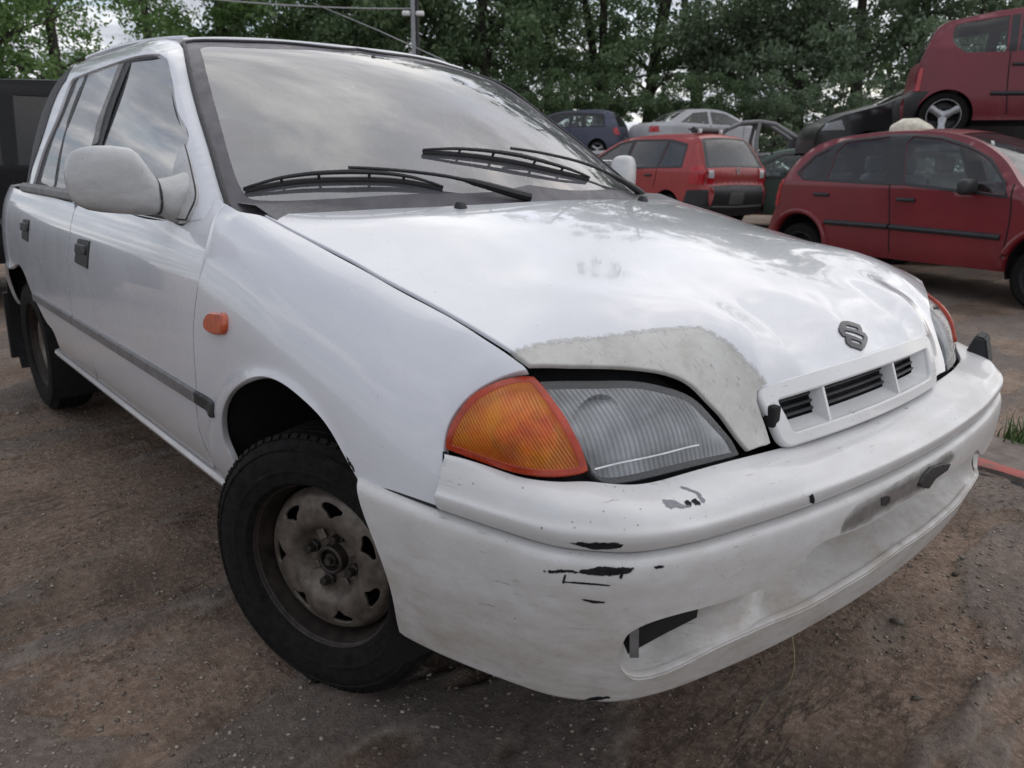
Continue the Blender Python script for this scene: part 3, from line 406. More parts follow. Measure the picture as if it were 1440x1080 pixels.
def paint(name, col, grime=(.30,.25,.19), dirt=1., chips=1., rough=.28, low=.62, coat=.5, coatr=.06, flecks=.35, scratch=0., film_k=1.):
    """old car paint: faint mottling, road film on the lower body, stone chips"""
    m, nt, b = node_mat(name); co = objco(nt)
    sp = nt.nodes.new('ShaderNodeSeparateXYZ'); nt.links.new(co, sp.inputs[0])
    base = ramp(nt, noise(nt, 3.1, 4, .6, co), [(.3, tuple(c*.95 for c in col)), (.7, col)])
    # road film: follows where spray lands, streaky
    hgt = mth(nt, 'MULTIPLY', mth(nt, 'SUBTRACT', low, sp.outputs[2]), 3.2, True)
    st = noise(nt, 7, 7, .7, objco(nt, (1.2, 1.2, 3)))
    film = mth(nt, 'MULTIPLY', mth(nt, 'MULTIPLY', hgt, ramp(nt, st, [(.30, g(.25)), (.70, g(1))])), .55*dirt*film_k, True)
    # general dust specks
    spk = ramp(nt, noise(nt, 150, 3, .55, co), [(.66, g(0)), (.74, g(1))])
    spm = ramp(nt, noise(nt, 9, 4, .6, co), [(.42, g(.05)), (.68, g(1))])
    speck = mth(nt, 'MULTIPLY', mth(nt, 'MULTIPLY', spk, spm), .5*dirt, True)
    c1 = mixc(nt, film, base, grime); c2 = mixc(nt, speck, c1, tuple(v*.8 for v in grime))
    # stone chips
    vo = nt.nodes.new('ShaderNodeTexVoronoi'); vo.inputs['Scale'].default_value = 34; vo.inputs['Randomness'].default_value = 1
    nt.links.new(co, vo.inputs['Vector'])
    ch = ramp(nt, vo.outputs['Distance'], [(.03, g(1)), (.055, g(0))])
    pick = nt.nodes.new('ShaderNodeSeparateColor'); nt.links.new(vo.outputs['Color'], pick.inputs[0])
    chm = mth(nt, 'MULTIPLY', ch, ramp(nt, pick.outputs[0], [(.80, g(0)), (.82, g(1))]))
    vo2 = nt.nodes.new('ShaderNodeTexVoronoi'); vo2.inputs['Scale'].default_value = 115; nt.links.new(co, vo2.inputs['Vector'])
    pk2 = nt.nodes.new('ShaderNodeSeparateColor'); nt.links.new(vo2.outputs['Color'], pk2.inputs[0])
    fleck = mth(nt, 'MULTIPLY', mth(nt, 'MULTIPLY', ramp(nt, vo2.outputs['Distance'], [(.10, g(1)), (.20, g(0))]), ramp(nt, pk2.outputs[1], [(.86, g(0)), (.88, g(1))])), ramp(nt, noise(nt, 4, 4, .6, co), [(.42, g(.05)), (.64, g(1))]))
    c2 = mixc(nt, mth(nt, 'MULTIPLY', fleck, flecks, True), c2, (.11,.10,.09))
    c3 = mixc(nt, mth(nt, 'MULTIPLY', chm, .85*chips, True), c2, (.07,.06,.055))
    if scratch:
        sn = ramp(nt, noise(nt, 1, 3, .6, objco(nt, (26,26,420))), [(.64, g(0)), (.70, g(1))]); sm = ramp(nt, noise(nt, 5.5, 4, .6, co), [(.50, g(0)), (.66, g(1))])
        c3 = mixc(nt, mth(nt, 'MULTIPLY', mth(nt, 'MULTIPLY', sn, sm), scratch, True), c3, (.10,.095,.09))
        gr_ = mth(nt, 'MULTIPLY', ramp(nt, noise(nt, 30, 8, .75, objco(nt, (1,1,2.5))), [(.52, g(0)), (.78, g(1))]), mth(nt, 'MULTIPLY', mth(nt, 'SUBTRACT', .62, sp.outputs[2]), 3.0, True))
        c3 = mixc(nt, mth(nt, 'MULTIPLY', gr_, .55, True), c3, (.20,.185,.165))
    nt.links.new(c3, b.inputs['Base Color'])
    r0 = mth(nt, 'ADD', mth(nt, 'MULTIPLY', mth(nt, 'ADD', film, speck), .45), ramp(nt, noise(nt, 5, 4, .6, co), [(.3, g(rough-.06)), (.7, g(rough+.08))]), True)
    nt.links.new(r0, b.inputs['Roughness'])
    cw = mth(nt, 'MULTIPLY', mth(nt, 'SUBTRACT', 1.0, mth(nt, 'ADD', film, chm), True), coat)
    nt.links.new(cw, b.inputs['Coat Weight']); setp(b, Coat_Roughness=coatr)
    bump(nt, b, noise(nt, 900, 2, .5, co), .015, .001)
    return m

def glass(name, tint=(.75,.80,.80), dust=.06, refl=1.5, film_col=(.42,.42,.43), thr=(.25,.8)):
    """thin pane: sees through, mirrors by angle, with a pale film of dust and painted sky haze"""
    m = bpy.data.materials.new(name); m.use_nodes = True; MATS[name] = m; nt = m.node_tree; nt.nodes.clear()
    out = nt.nodes.new('ShaderNodeOutputMaterial'); tr = nt.nodes.new('ShaderNodeBsdfTransparent'); tr.inputs[0].default_value = (*tint, 1)
    gl = nt.nodes.new('ShaderNodeBsdfGlossy'); gl.inputs['Roughness'].default_value = .02; gl.inputs['Color'].default_value = (1,1,1,1)
    fr = nt.nodes.new('ShaderNodeFresnel'); fr.inputs['IOR'].default_value = refl
    m1 = nt.nodes.new('ShaderNodeMixShader'); nt.links.new(fr.outputs[0], m1.inputs[0]); nt.links.new(tr.outputs[0], m1.inputs[1]); nt.links.new(gl.outputs[0], m1.inputs[2])
    df = nt.nodes.new('ShaderNodeBsdfDiffuse'); df.inputs[0].default_value = (*film_col, 1)
    m2 = nt.nodes.new('ShaderNodeMixShader'); co = objco(nt)
    d = mth(nt, 'MULTIPLY', ramp(nt, noise(nt, 6, 7, .68, co), [(thr[0], g(.35)), (thr[1], g(1))]), dust)
    nt.links.new(d, m2.inputs[0]); nt.links.new(m1.outputs[0], m2.inputs[1]); nt.links.new(df.outputs[0], m2.inputs[2]); nt.links.new(m2.outputs[0], out.inputs[0])
    return m

# ---- meshing of trimmed panels
SCALE = dict(BUMP_U=(1.02,.030), BUMP_L=(1.02,.034), LAMP=(.48,.12), GRIL=(1,.09))
def cr(pts, step, sc):
    """resample a smooth open curve through points (centripetal-ish Catmull-Rom) at about `step`"""
    p = np.asarray(pts, float)*sc
    if len(p) == 2:
        n = max(1, int(np.ceil(np.linalg.norm(p[1]-p[0])/step))); t = np.linspace(0, 1, n+1)[:,None]; return p[0]*(1-t)+p[1]*t
    d = np.r_[0, np.cumsum(np.maximum(1e-6, np.linalg.norm(np.diff(p, axis=0), axis=1)**.75))]
    f = spl(d, p); q = f(np.linspace(0, d[-1], 400))
    L = np.r_[0, np.cumsum(np.linalg.norm(np.diff(q, axis=0), axis=1))]
    n = max(2, int(np.ceil(L[-1]/step))); s = np.linspace(0, L[-1], n+1)
    return np.c_[np.interp(s, L, q[:,0]), np.interp(s, L, q[:,1])]
def loop_of(segs, step, sc=(1,1)):
    out = []
    for s_ in segs: out += list(cr(s_, step, np.array(sc, float))[:-1])
    return np.array(out)
def inside(poly, pts):
    x, y = pts[:,0], pts[:,1]; r = np.zeros(len(pts), bool); n = len(poly); j = n-1
    for i in range(n):
        xi, yi = poly[i]; xj, yj = poly[j]
        if yi != yj:
            c_ = ((yi > y) != (yj > y)) & (x < (xj-xi)*(y-yi)/(yj-yi)+xi); r ^= c_
        j = i
    return r
def area2(p): return float(np.sum(p[:,0]*np.roll(p[:,1], -1)-np.roll(p[:,0], -1)*p[:,1]))
def inset(p, d):
    if d == 0: return p
    if area2(p) < 0: p = p[::-1]
    e = np.roll(p, -1, 0)-np.roll(p, 1, 0); e /= np.linalg.norm(e, axis=1)[:,None]+1e-12
    return p+np.c_[-e[:,1], e[:,0]]*d
def tri_panel(S, sc, outer, holes=(), step=.014, off=0., flange=.014, rnd=.0018, rows=None, mirror=False, flangehole=True):
    """vertices, faces, normals of a trimmed piece of surface S with a rolled edge"""
    sc = np.array(sc, float)
    outer = np.asarray(outer, float)
    if area2(outer) < 0: outer = outer[::-1]
    hs = []
    for h in holes:
        h = np.asarray(h, float); hs.append(h[::-1] if area2(h) > 0 else h)
    lo = outer.min(0); hi = outer.max(0)
    if rows is None: ys = np.arange(lo[1]+step*.5, hi[1], step*.87)
    else: ys = np.array([r*sc[1] for r in rows if lo[1] < r*sc[1] < hi[1]])
    G = []
    for i, y in enumerate(ys):
        xs = np.arange(lo[0]+(step*.5 if i % 2 else 0), hi[0], step); G.append(np.c_[xs, np.full(len(xs), y)])
    G = np.concatenate(G) if G else np.zeros((0,2))
    keep = inside(outer, G)
    for h in hs: keep &= ~inside(h, G)
    G = G[keep]
    B = np.concatenate([outer]+hs)
    if len(G):
        ok = np.ones(len(G), bool)
        lim = (step*.45 if rows is None else step*.25)**2
        for k in range(0, len(G), 2000):
            d2 = ((G[k:k+2000,None,:]-B[None])**2).sum(-1).min(1); ok[k:k+2000] = d2 > lim
        G = G[ok]
    V = np.concatenate([B, G]); E = []; o = 0; loops = []
    for l in [outer]+hs:
        n = len(l); E += [(o+i, o+(i+1) % n) for i in range(n)]; loops.append(list(range(o, o+n))); o += n
    rv, re_, rf, ov, _, _ = delaunay_2d_cdt([Vector(p) for p in V], E, [], 0, 1e-7)
    rv = np.array([tuple(p) for p in rv]); T = np.array([tuple(t) for t in rf if len(t) == 3])
    c_ = rv[T].mean(1); k = inside(outer, c_)
    for h in hs: k &= ~inside(h, c_)
    T = T[k]
    a = rv[T[:,0]]; b = rv[T[:,1]]; cc = rv[T[:,2]]
    ar = (b[:,0]-a[:,0])*(cc[:,1]-a[:,1])-(b[:,1]-a[:,1])*(cc[:,0]-a[:,0])
    T[ar < 0] = T[ar < 0][:, ::-1]; T = T[np.abs(ar) > 1e-10]
    ab = rv/sc
    P = S.P(ab); N = S.N(ab); flip = getattr(S, 'flip', False)
    P = P+N*off
    verts = [P]; nor = [N]; faces = [tuple(t) for t in T]
    if flip: faces = [t[::-1] for t in faces]
    if flange:
        # map loop vertices onto output vertices
        inv = {}
        for i, lst in enumerate(ov):
            for q in lst: inv[q] = i
        base = len(P)
        for li, l in enumerate(loops):
            if li and not flangehole: continue
            ids = [inv.get(q, None) for q in l]; ids = [q for q in ids if q is not None]
            pb = P[ids]; nb = N[ids]; n = len(ids)
            e = np.roll(pb, -1, 0)-np.roll(pb, 1, 0); e /= np.linalg.norm(e, axis=1)[:,None]+1e-12
            t = np.cross(e, -nb if flip else nb); 
            t /= np.linalg.norm(t, axis=1)[:,None]+1e-12
            if flip: pass
            r1 = pb+t*rnd-nb*rnd*1.2; r2 = pb+t*rnd-nb*flange
            verts += [r1, r2]; nor += [t*.9+nb*.3, t]
            for i in range(n):
                j = (i+1) % n
                q1 = (ids[i], base+i, base+j, ids[j]); q2 = (base+i, base+n+i, base+n+j, base+j)
                if flip: q1 = q1[::-1]; q2 = q2[::-1]
                faces += [q1, q2]
            base += 2*n
    P = np.concatenate(verts); N = np.concatenate(nor); N = N/(np.linalg.norm(N, axis=1)[:,None]+1e-12)
    if mirror:
        P = P*[1,-1,1]; N = N*[1,-1,1]; faces = [f[::-1] for f in faces]
    return P, faces, N
def edge_attr(ob, pts3, width):
    """store how far each vertex lies inside the outline, for ragged fading edges"""
    v = np.empty(len(ob.data.vertices)*3); ob.data.vertices.foreach_get('co', v); v = v.reshape(-1,3)
    d = np.sqrt(((v[:,None,:]-pts3[None])**2).sum(-1)).min(1)
    at_ = ob.data.attributes.new('edge', 'FLOAT', 'POINT'); at_.data.foreach_set('value', np.clip(d/width, 0, 1).astype(np.float32))
def ragged(m, scale=60, soft=.25, amount=1.0, detail=6, stretch=None):
    """let a material fray out towards the outline stored by edge_attr"""
    nt = m.node_tree; b = nt.nodes['Principled BSDF']; at_ = nt.nodes.new('ShaderNodeAttribute'); at_.attribute_name = 'edge'
    n = noise(nt, scale, detail, .7, objco(nt, stretch) if stretch else objco(nt))
    k = mth(nt, 'ADD', at_.outputs['Fac'], mth(nt, 'SUBTRACT', ramp(nt, n, [(.25, g(0)), (.75, g(1))]), .36))
    nt.links.new(mth(nt, 'MULTIPLY', ramp(nt, k, [(.5-soft, g(0)), (.5+soft, g(1))]), amount, True), b.inputs['Alpha']); return m
def trace_loop(key, step=.010, ins=0.):
    s_, segs = TRACE[key]; sc = SCALE.get(s_, (1,1))
    return inset(loop_of(segs, step, sc), ins)
def panel(name, key, mat, parent, step=.014, off=0., flange=.014, ins=.0018, holes=(), mirror=False, bstep=.009, rnd=.0018, surf=None, loop=None, rows=None):
    s_ = surf or TRACE[key][0]; sc = SCALE.get(s_, (1,1))
    lp = trace_loop(key, bstep, ins) if loop is None else loop
    P, F, N = tri_panel(SURF[s_], sc, lp, holes, step, off, flange, rnd, rows, mirror)
    return mesh_obj(name, P, F, mat, parent, True, N)
def merge(parts):
    V, F, N, o = [], [], [], 0
    for p, f, n in parts:
        V.append(p); N.append(n); F += [tuple(i+o for i in q) for q in f]; o += len(p)
    return np.concatenate(V), F, np.concatenate(N)

# ---- primitive shapes into a bmesh
def add_box(bm, c, d, r=0., seg=2, rot=None, taper=None):
    res = bmesh.ops.create_cube(bm, size=1); vs = res['verts']
    for v in vs:
        v.co = Vector((v.co.x*d[0], v.co.y*d[1], v.co.z*d[2]))
        if taper and v.co.z > 0: v.co.x *= taper[0]; v.co.y *= taper[1]
    if r > 0:
        es = list({e for v in vs for e in v.link_edges})
        rb = bmesh.ops.bevel(bm, geom=es, offset=r, segments=seg, affect='EDGES', profile=.5)
        vs = list({v for f in rb['faces'] for v in f.verts} | {v for v in vs if v.is_valid})
    M = Matrix.Translation(c) @ (rot.to_4x4() if rot is not None else Matrix.Identity(4))
    for v in vs: v.co = M @ v.co
def add_tube(bm, pts, r, seg=8, caps=True, flat=None):
    """swept round tube; r a number or a list; flat = (scale across, up vector) squashes it"""
    pts = [Vector(p) for p in pts]; n = len(pts); rs = r if isinstance(r, (list, tuple, np.ndarray)) else [r]*n
    rings = []; up = Vector((0,0,1))
    for i, p in enumerate(pts):
        d = (pts[min(i+1, n-1)]-pts[max(i-1, 0)]).normalized()
        u = Vector(flat[1]) if flat else (up if abs(d.z) < .95 else Vector((1,0,0)))
        s_ = d.cross(u).normalized(); u2 = s_.cross(d).normalized(); k = flat[0] if flat else 1
        rings.append([bm.verts.new(p+(s_*math.cos(2*math.pi*j/seg)+u2*math.sin(2*math.pi*j/seg)*k)*rs[i]) for j in range(seg)])
    for a, b in zip(rings[:-1], rings[1:]):
        for j in range(seg): bm.faces.new((a[j], a[(j+1) % seg], b[(j+1) % seg], b[j]))
    if caps: bm.faces.new(rings[0][::-1]); bm.faces.new(rings[-1])
def add_lathe(bm, prof, seg=48, M=None, closed=False):
    """profile of (radius, height) revolved about local Z"""
    M = M or Matrix.Identity(4); rings = []
    for r, h in prof:
        if r < 1e-6: rings.append([bm.verts.new(M @ Vector((0,0,h)))])
        else: rings.append([bm.verts.new(M @ Vector((r*math.cos(2*math.pi*j/seg), r*math.sin(2*math.pi*j/seg), h))) for j in range(seg)])
    pr = list(zip(rings[:-1], rings[1:]))
    if closed: pr.append((rings[-1], rings[0]))
    for a, b in pr:
        for j in range(seg):
            k = (j+1) % seg
            if len(a) == 1 and len(b) == 1: continue
            if len(a) == 1: bm.faces.new((a[0], b[k], b[j]))
            elif len(b) == 1: bm.faces.new((a[j], a[k], b[0]))
            else: bm.faces.new((a[j], a[k], b[k], b[j]))
def sections(bm, rings, caps=True):
    R = [[bm.verts.new(p) for p in r] for r in rings]; n = len(R[0])
    for a, b in zip(R[:-1], R[1:]):
        for j in range(n): bm.faces.new((a[j], a[(j+1) % n], b[(j+1) % n], b[j]))
    if caps: bm.faces.new(R[0][::-1]); bm.faces.new(R[-1])
def tilt(n):
    return Vector(n).to_track_quat('Z', 'Y').to_matrix().to_4x4()

# ================================================================ WHITE HATCHBACK
WHITE = paint('old_white_paint', (.635,.645,.685), chips=.9, dirt=1.1, coat=.9, coatr=.045, film_k=1.3, low=.58)
WHITEB = paint('white_bumper_paint', (.68,.685,.70), chips=1, dirt=1.15, rough=.34, low=.70, flecks=1., scratch=.9, film_k=1.25)
MIRR = paint('white_mirror_paint', (.62,.625,.64), grime=(.16,.155,.14), chips=.8, dirt=1.7, rough=.42, low=1.16, flecks=1.3)
BLACK = plain('black_plastic', (.018,.018,.020), .55, scale=60)
RUBBER = plain('grey_rubber', (.035,.034,.038), .65, scale=40)
TRIMG = plain('weathered_grey_trim', (.16,.155,.155), .5, scale=24, var=.3)
CAVITY = plain('dark_cavity', (.008,.008,.009), .9, scale=20)
FRITM = plain('dusty_frit', (.085,.080,.092), .5, scale=14, var=.25)
TYRE = plain('tyre_rubber', (.010,.0095,.009), .85, scale=55, var=.6, bmp=.25, Specular_IOR_Level=.2)
ALLOY = plain('grimy_silver_steel', (.135,.113,.095), .5, metal=.4, scale=40, var=.45)
RUSTY = plain('dark_rusty_barrel', (.035,.027,.023), .6, metal=.3, scale=22, var=.6)
CLOTH = plain('seat_cloth', (.30,.305,.32), .9, scale=80)
DASH = plain('dash_plastic', (.10,.10,.105), .6, scale=50)
BARE = None
def worn_material():
    m, nt, b = node_mat('sanded_primer'); co = objco(nt)
    n = noise(nt, 16, 8, .72, co); n2 = noise(nt, 70, 4, .6, objco(nt, (1, 3, 1)))
    c1 = ramp(nt, n, [(.28, (.37,.36,.335)), (.48, (.49,.48,.455)), (.72, (.58,.575,.555))])
    c2 = mixc(nt, ramp(nt, n2, [(.60, g(0)), (.74, g(.75))]), c1, (.17,.155,.13))
    nt.links.new(c2, b.inputs['Base Color']); setp(b, Roughness=.62); bump(nt, b, n, .25, .0015); return m
BARE = ragged(worn_material(), 80, .35)
def chip_material():
    m, nt, b = node_mat('bare_bumper_plastic'); co = objco(nt)
    nt.links.new(ramp(nt, noise(nt, 90, 4, .6, co), [(.3, (.006,.006,.008)), (.75, (.022,.022,.025))]), b.inputs['Base Color']); setp(b, Roughness=.7, Specular_IOR_Level=.15); return m
CHIP = ragged(chip_material(), 120, .06)
PRIMER = ragged(plain('grey_primer', (.19,.19,.21), .6, scale=60), 120, .06)
GLASS = glass('windscreen_glass', (.92,.94,.95), .13, 2.5, (.80,.80,.87), (.15,.8))  # dust film set near white, partly standing in for reflected sky
SGLASS = glass('side_glass', (.55,.60,.60), .14, 4.6, (.80,.80,.86))  # pale film brightens the panes in place of sky reflection, beside real dust
def grime_decal():
    """smeared dirt film of the number plate field"""
    m = bpy.data.materials.new('plate_field_dirt'); m.use_nodes = True; nt = m.node_tree; b = nt.nodes['Principled BSDF']; co = objco(nt, (1, 1, 1))
    n = noise(nt, 17, 9, .75, co, 1.2); k = ramp(nt, n, [(.40, g(0)), (.56, g(.9))])
    nt.links.new(ramp(nt, noise(nt, 60, 5, .7, co), [(.3, (.03,.025,.022)), (.7, (.17,.13,.11))]), b.inputs['Base Color']); setp(b, Roughness=.8)
    ragged(m, 26, .5, .55); return m
PLATE = grime_decal()

car = empty('white_hatchback'); tag(car, 'dirty white five-door hatchback with a scraped bumper and worn bonnet corner', 'car')

# ---- body panels, right side traced, left side mirrored
for mir in (False, True):
    panel('front_wing', 'fender', WHITE, car, .013, mirror=mir, ins=.0016)
    fd = panel('front_door', 'front_door', WHITE, car, .017, mirror=mir, ins=.0028)
    rd = panel('rear_door', 'rear_door', WHITE, car, .020, mirror=mir, ins=.0042)
    panel('rear_quarter', 'rear_quarter', WHITE, car, .025, mirror=mir)
    for key, par in (('handle_f', fd), ('handle_r', rd)):
        lp = trace_loop(key, .008); 
        P, F, N = tri_panel(DOOR, (1,1), lp, [], .012, .004, .008, .003, None, mir)
        hd = mesh_obj('door_handle', P, F, BLACK, par, True, N)
        cen = lp.mean(0); q = inset(loop_of((lambda w: [[w[i], w[(i+1) % 4]] for i in range(4)])([(cen[0]+a*.050, cen[1]+b*.028) for a, b in ((-1,.70),(1,.80),(1,.0),(-1,-.1))]), .01), 0)
        P, F, N = tri_panel(DOOR, (1,1), q, [], .02, .010, .006, .002, None, mir); mesh_obj('pull_flap', P, F, plain('handle_gloss', (.03,.03,.033), .3) if 'handle_gloss' not in MATS else MATS['handle_gloss'], par, True, N)
    for key, si in (('fender',3),('fender',4),('fender',7),('rear_door',0)):
        q = cr(TRACE[key][1][si], .012, np.array((1.,1.))); Sx = SURF[TRACE[key][0]]; pp_ = (Sx.P(q)-Sx.N(q)*.0036)*[1,(-1 if mir else 1),1]
        bm = bmesh.new(); add_tube(bm, pp_, .0036, 6); bm_obj('shut_line_shade', bm, CAVITY, car)  # dark tube laid in the panel gap, standing in for its shade
    # rubbing strip in three lengths
    for k, (x0, x1, mat, par) in enumerate(((-1.985,-1.433,TRIMG,rd),(-1.427,-.402,TRIMG,fd),(-.396,-.285,BLACK,car))):
        lp = np.array([(x, .515) for x in np.linspace(x0, x1, 60)]+[(x, .538) for x in np.linspace(x1, x0, 60)])
        P, F, N = tri_panel(DOOR, (1,1), lp, [], .012, .009, .012, .004, None, mir); mesh_obj('rubbing_strip', P, F, mat, par, True, N)
    # side repeater
    mk = trace_loop('marker', .005); 
    AMBER_S = MATS.get('amber_lens_small') or plain('amber_lens_small', (.50,.085,.03), .25, var=.2, scale=60, coat=.6)
    P, F, N = tri_panel(SIDE, (1,1), mk, [], .008, .012, .014, .005, None, mir); mesh_obj('side_repeater', P, F, AMBER_S, car, True, N)
    # sill
    bm = bmesh.new()
    sgn = -1 if not mir else 1
    rings = []
    for x in np.linspace(-1.93, -.255, 30):
        y = .757
        rings.append([(x, sgn*(y+dy), z) for dy, z in ((-.10,.345),(-.012,.341),(.004,.337),(.009,.327),(.004,.316),(-.02,.308),(-.10,.305))])
    sections(bm, rings); bm_obj('sill', bm, WHITE, car)
# ---- bonnet (full width)
_hs = TRACE['hood'][1]; right = loop_of(_hs, .009)
right = right[np.argsort(np.arange(len(right)))]
hl = np.concatenate([right, [[.654, 0.]], (right*[1,-1])[::-1][:-1]])
hl = np.array([p for i, p in enumerate(hl) if i == 0 or np.linalg.norm(p-hl[i-1]) > .003])
P, F, N = tri_panel(HOOD, (1,1), hl, [], .012, 0, .007, .0018); bonnet = mesh_obj('bonnet', P, F, WHITE, car, True, N)
pt = panel('sanded_patch', 'hood_worn', BARE, bonnet, .006, .0004, .008, 0, rnd=.0022); pt['label'] = 'bare sanded grey patch along the headlamp edge of the bonnet'
edge_attr(pt, HOOD.P(cr(TRACE['hood_worn'][1][0], .003, np.array((1.,1.)))), .016)
# emblem
eo = trace_loop('emb_o', .003); eh = [inset(trace_loop(k, .003), -.0012) for k in ('emb_a','emb_b','emb_c')]
P, F, N = tri_panel(HOOD, (1,1), inset(eo, -.0008), eh, .003, .0028, .0028, .0008); mesh_obj('emblem', P, F, plain('dark_chrome', (.06,.06,.065), .35, metal=.3), bonnet, True, N)['label'] = 'dark letter-shaped badge above the grille'
for s in (-1, 1):
    p = HOOD.P((-.113, s*.300))[0]
    bm = bmesh.new(); add_box(bm, (p[0], p[1], p[2]+.006), (.026,.024,.016), .004, 2, taper=(.55,.7)); bm_obj('washer_nozzle', bm, BLACK, bonnet)
# ---- bumper
sc_u, sc_l = SCALE['BUMP_U'], SCALE['BUMP_L']
a0 = .1725
ul = [(a, 1.0) for a in np.linspace(a0, 2-a0, 200)]
ul = ul+[(2-a0-.003, b) for b in np.linspace(1.3, 7.8, 12)]+[(a, 8.0) for a in np.linspace(2-a0-.006, a0+.006, 200)]+[(a0+.003, b) for b in np.linspace(7.8, 1.3, 12)]
U = tri_panel(BUMP_U, sc_u, np.array(ul)*sc_u, [], .014, 0, .012, .0015, rows=np.arange(1.1, 8.0, .2))
ov = [tuple(p) for p in TRACE['overhang'][1][0]]; li = [tuple(p) for p in TRACE['lip'][1][0]]
ov = ov+[(1.0, 2.72)]; li = li[:-1]+[(.975, 4.55), (1.0, 4.53)]
ovc = cr(ov, .006, np.array(sc_l)); lic = cr(li, .006, np.array(sc_l))
mirp = lambda p: np.c_[2*sc_l[0]-p[:,0], p[:,1]][::-1]
hole = np.concatenate([ovc[:-1], mirp(ovc)[:-1], mirp(lic)[::-1][:-1], lic[::-1][:-1]])
rear = cr([(.050,.30)]+[(a, b) for a, b in TRACE['bump_rear'][1][0] if b > 1.], .01, np.array(sc_l))/sc_l
ar, br = rear[:,0], rear[:,1]
ll = [(a, .02) for a in np.linspace(.052, 1.948, 220)]+[(2-a, b) for a, b in zip(ar, br)][1:]+[(2-.115,7.0)]+[(a, 7.6) for a in np.linspace(1.88, .12, 220)]+[(.115,7.0)]+[(a, b) for a, b in zip(ar[::-1], br[::-1])][:-1]
Lw = tri_panel(BUMP_L, sc_l, np.array(ll)*sc_l, [hole], .013, 0, .010, .0015, rows=list(np.arange(.1, 2.2, .1))+list(np.arange(2.25, 7.6, .25)))
bumper = mesh_obj('front_bumper', *merge([U, Lw])[:2], WHITEB, car, True, merge([U, Lw])[2])
# recess under the bumper's overhang
na = 41; asx = np.linspace(.475, 1.525, na)
oq = ovc/sc_l; lq = lic/sc_l
def bat(q, a):
    a = a if a <= 1 else 2-a
    k = np.argmin(np.abs(np.where(q[:,0] > .49, q[:,0], 9)-a)) if a > .495 else None
    return np.interp(a, q[np.argsort(q[:,0]),0], q[np.argsort(q[:,0]),1])
lq2 = lq[np.argmin(lq[:,0]):]; oq2 = oq
rows_ = [[] for _ in range(7)]
for a in asx:
    aa = a if a <= 1 else 2-a
    bu, bl = bat(oq2, a), bat(lq2, a)
    if bl < bu+.05: bl = bu+.05
    Uq, Lq = BUMP_L.P((a, bu))[0], BUMP_L.P((a, bl))[0]
    n = BUMP_L.N((a, (bu+bl)/2))[0]; n[2] = 0; n = unit(n)
    D = np.interp(aa, [.475,.50,.58,.63,.67,.71,.77,.9,1], [.012,.070,.075,.045,.022,.030,.085,.115,.118])
    mid = lambda w, d: Lq*(1-w)+Uq*w-n*d
    for r, q in zip(rows_, (mid(-.03,-.0015), mid(.03,D*.18), mid(.20,D*.55), mid(.5,D*.85), mid(.8,D), mid(1.02,D*.9), mid(1.04,.003))): r.append(q)
RECESS = Grid(rows_, asx, np.arange(7.)); SURF['RECESS'] = RECESS; SCALE['RECESS'] = (1.02,.022)
rl = [(a, 0) for a in np.linspace(.476, 1.524, 120)]+[(a, 6) for a in np.linspace(1.524, .476, 120)]
P, F, N = tri_panel(RECESS, SCALE['RECESS'], np.array(rl)*SCALE['RECESS'], [], .012, 0, 0, rows=np.arange(.25, 6, .35)); mesh_obj('lower_scoop', P, F, WHITEB, bumper, True, N)
for m_ in (False, True):
    P, F, N = tri_panel(BUMP_L, sc_l, trace_loop('fog', .006), [], .01, -.012, .03, .001, mirror=m_); mesh_obj('fog_lamp_hole', P, F, CAVITY, bumper, True, N)
    pq = np.array(TRACE['post'][1][0]); ps = BUMP_L.P(pq)-BUMP_L.N(pq)*.007; ps = ps*[1,(-1 if m_ else 1),1]
    bm = bmesh.new(); add_tube(bm, [tuple(q) for q in ps], .0085, 4); bm_obj('bracket', bm, TRIMG, bumper, smooth=False)
for k in 'abcdefghijklm':
    s_ = TRACE['chip_'+k][0]; thin = k in 'ijkl'; lp = inset(trace_loop('chip_'+k, .0015 if thin else .002), -.0007 if thin else -.0018)
    P, F, N = tri_panel(SURF[s_], SCALE[s_], lp, [], .001 if thin else .002, .0006, 0); ch_ = mesh_obj('paint_chip', P, F, PRIMER if k in 'ad' else CHIP, bumper, True, N); edge_attr(ch_, SURF[s_].P(lp/np.array(SCALE[s_])), .0016 if thin else .004)
lp = inset(trace_loop('chip_n', .002), -.002); P, F, N = tri_panel(SIDE, (1,1), lp, [], .002, .0006, 0); ch_ = mesh_obj('paint_chip', P, F, CHIP, car, True, N); edge_attr(ch_, SIDE.P(lp), .005)
pf = panel('plate_field', 'plate_dirt', PLATE, bumper, .006, .0006, 0, 0); edge_attr(pf, BUMP_L.P(trace_loop('plate_dirt', .004)/np.array(sc_l)), .014); pf['label'] = 'dirt-smeared number plate field without a plate'
panel('screw_hole', 'plate_hole', BLACK, bumper, .008, .0012, 0, 0, bstep=.004); panel('plate_clip', 'plate_hole2', BLACK, bumper, .008, .006, .006, 0, bstep=.006)
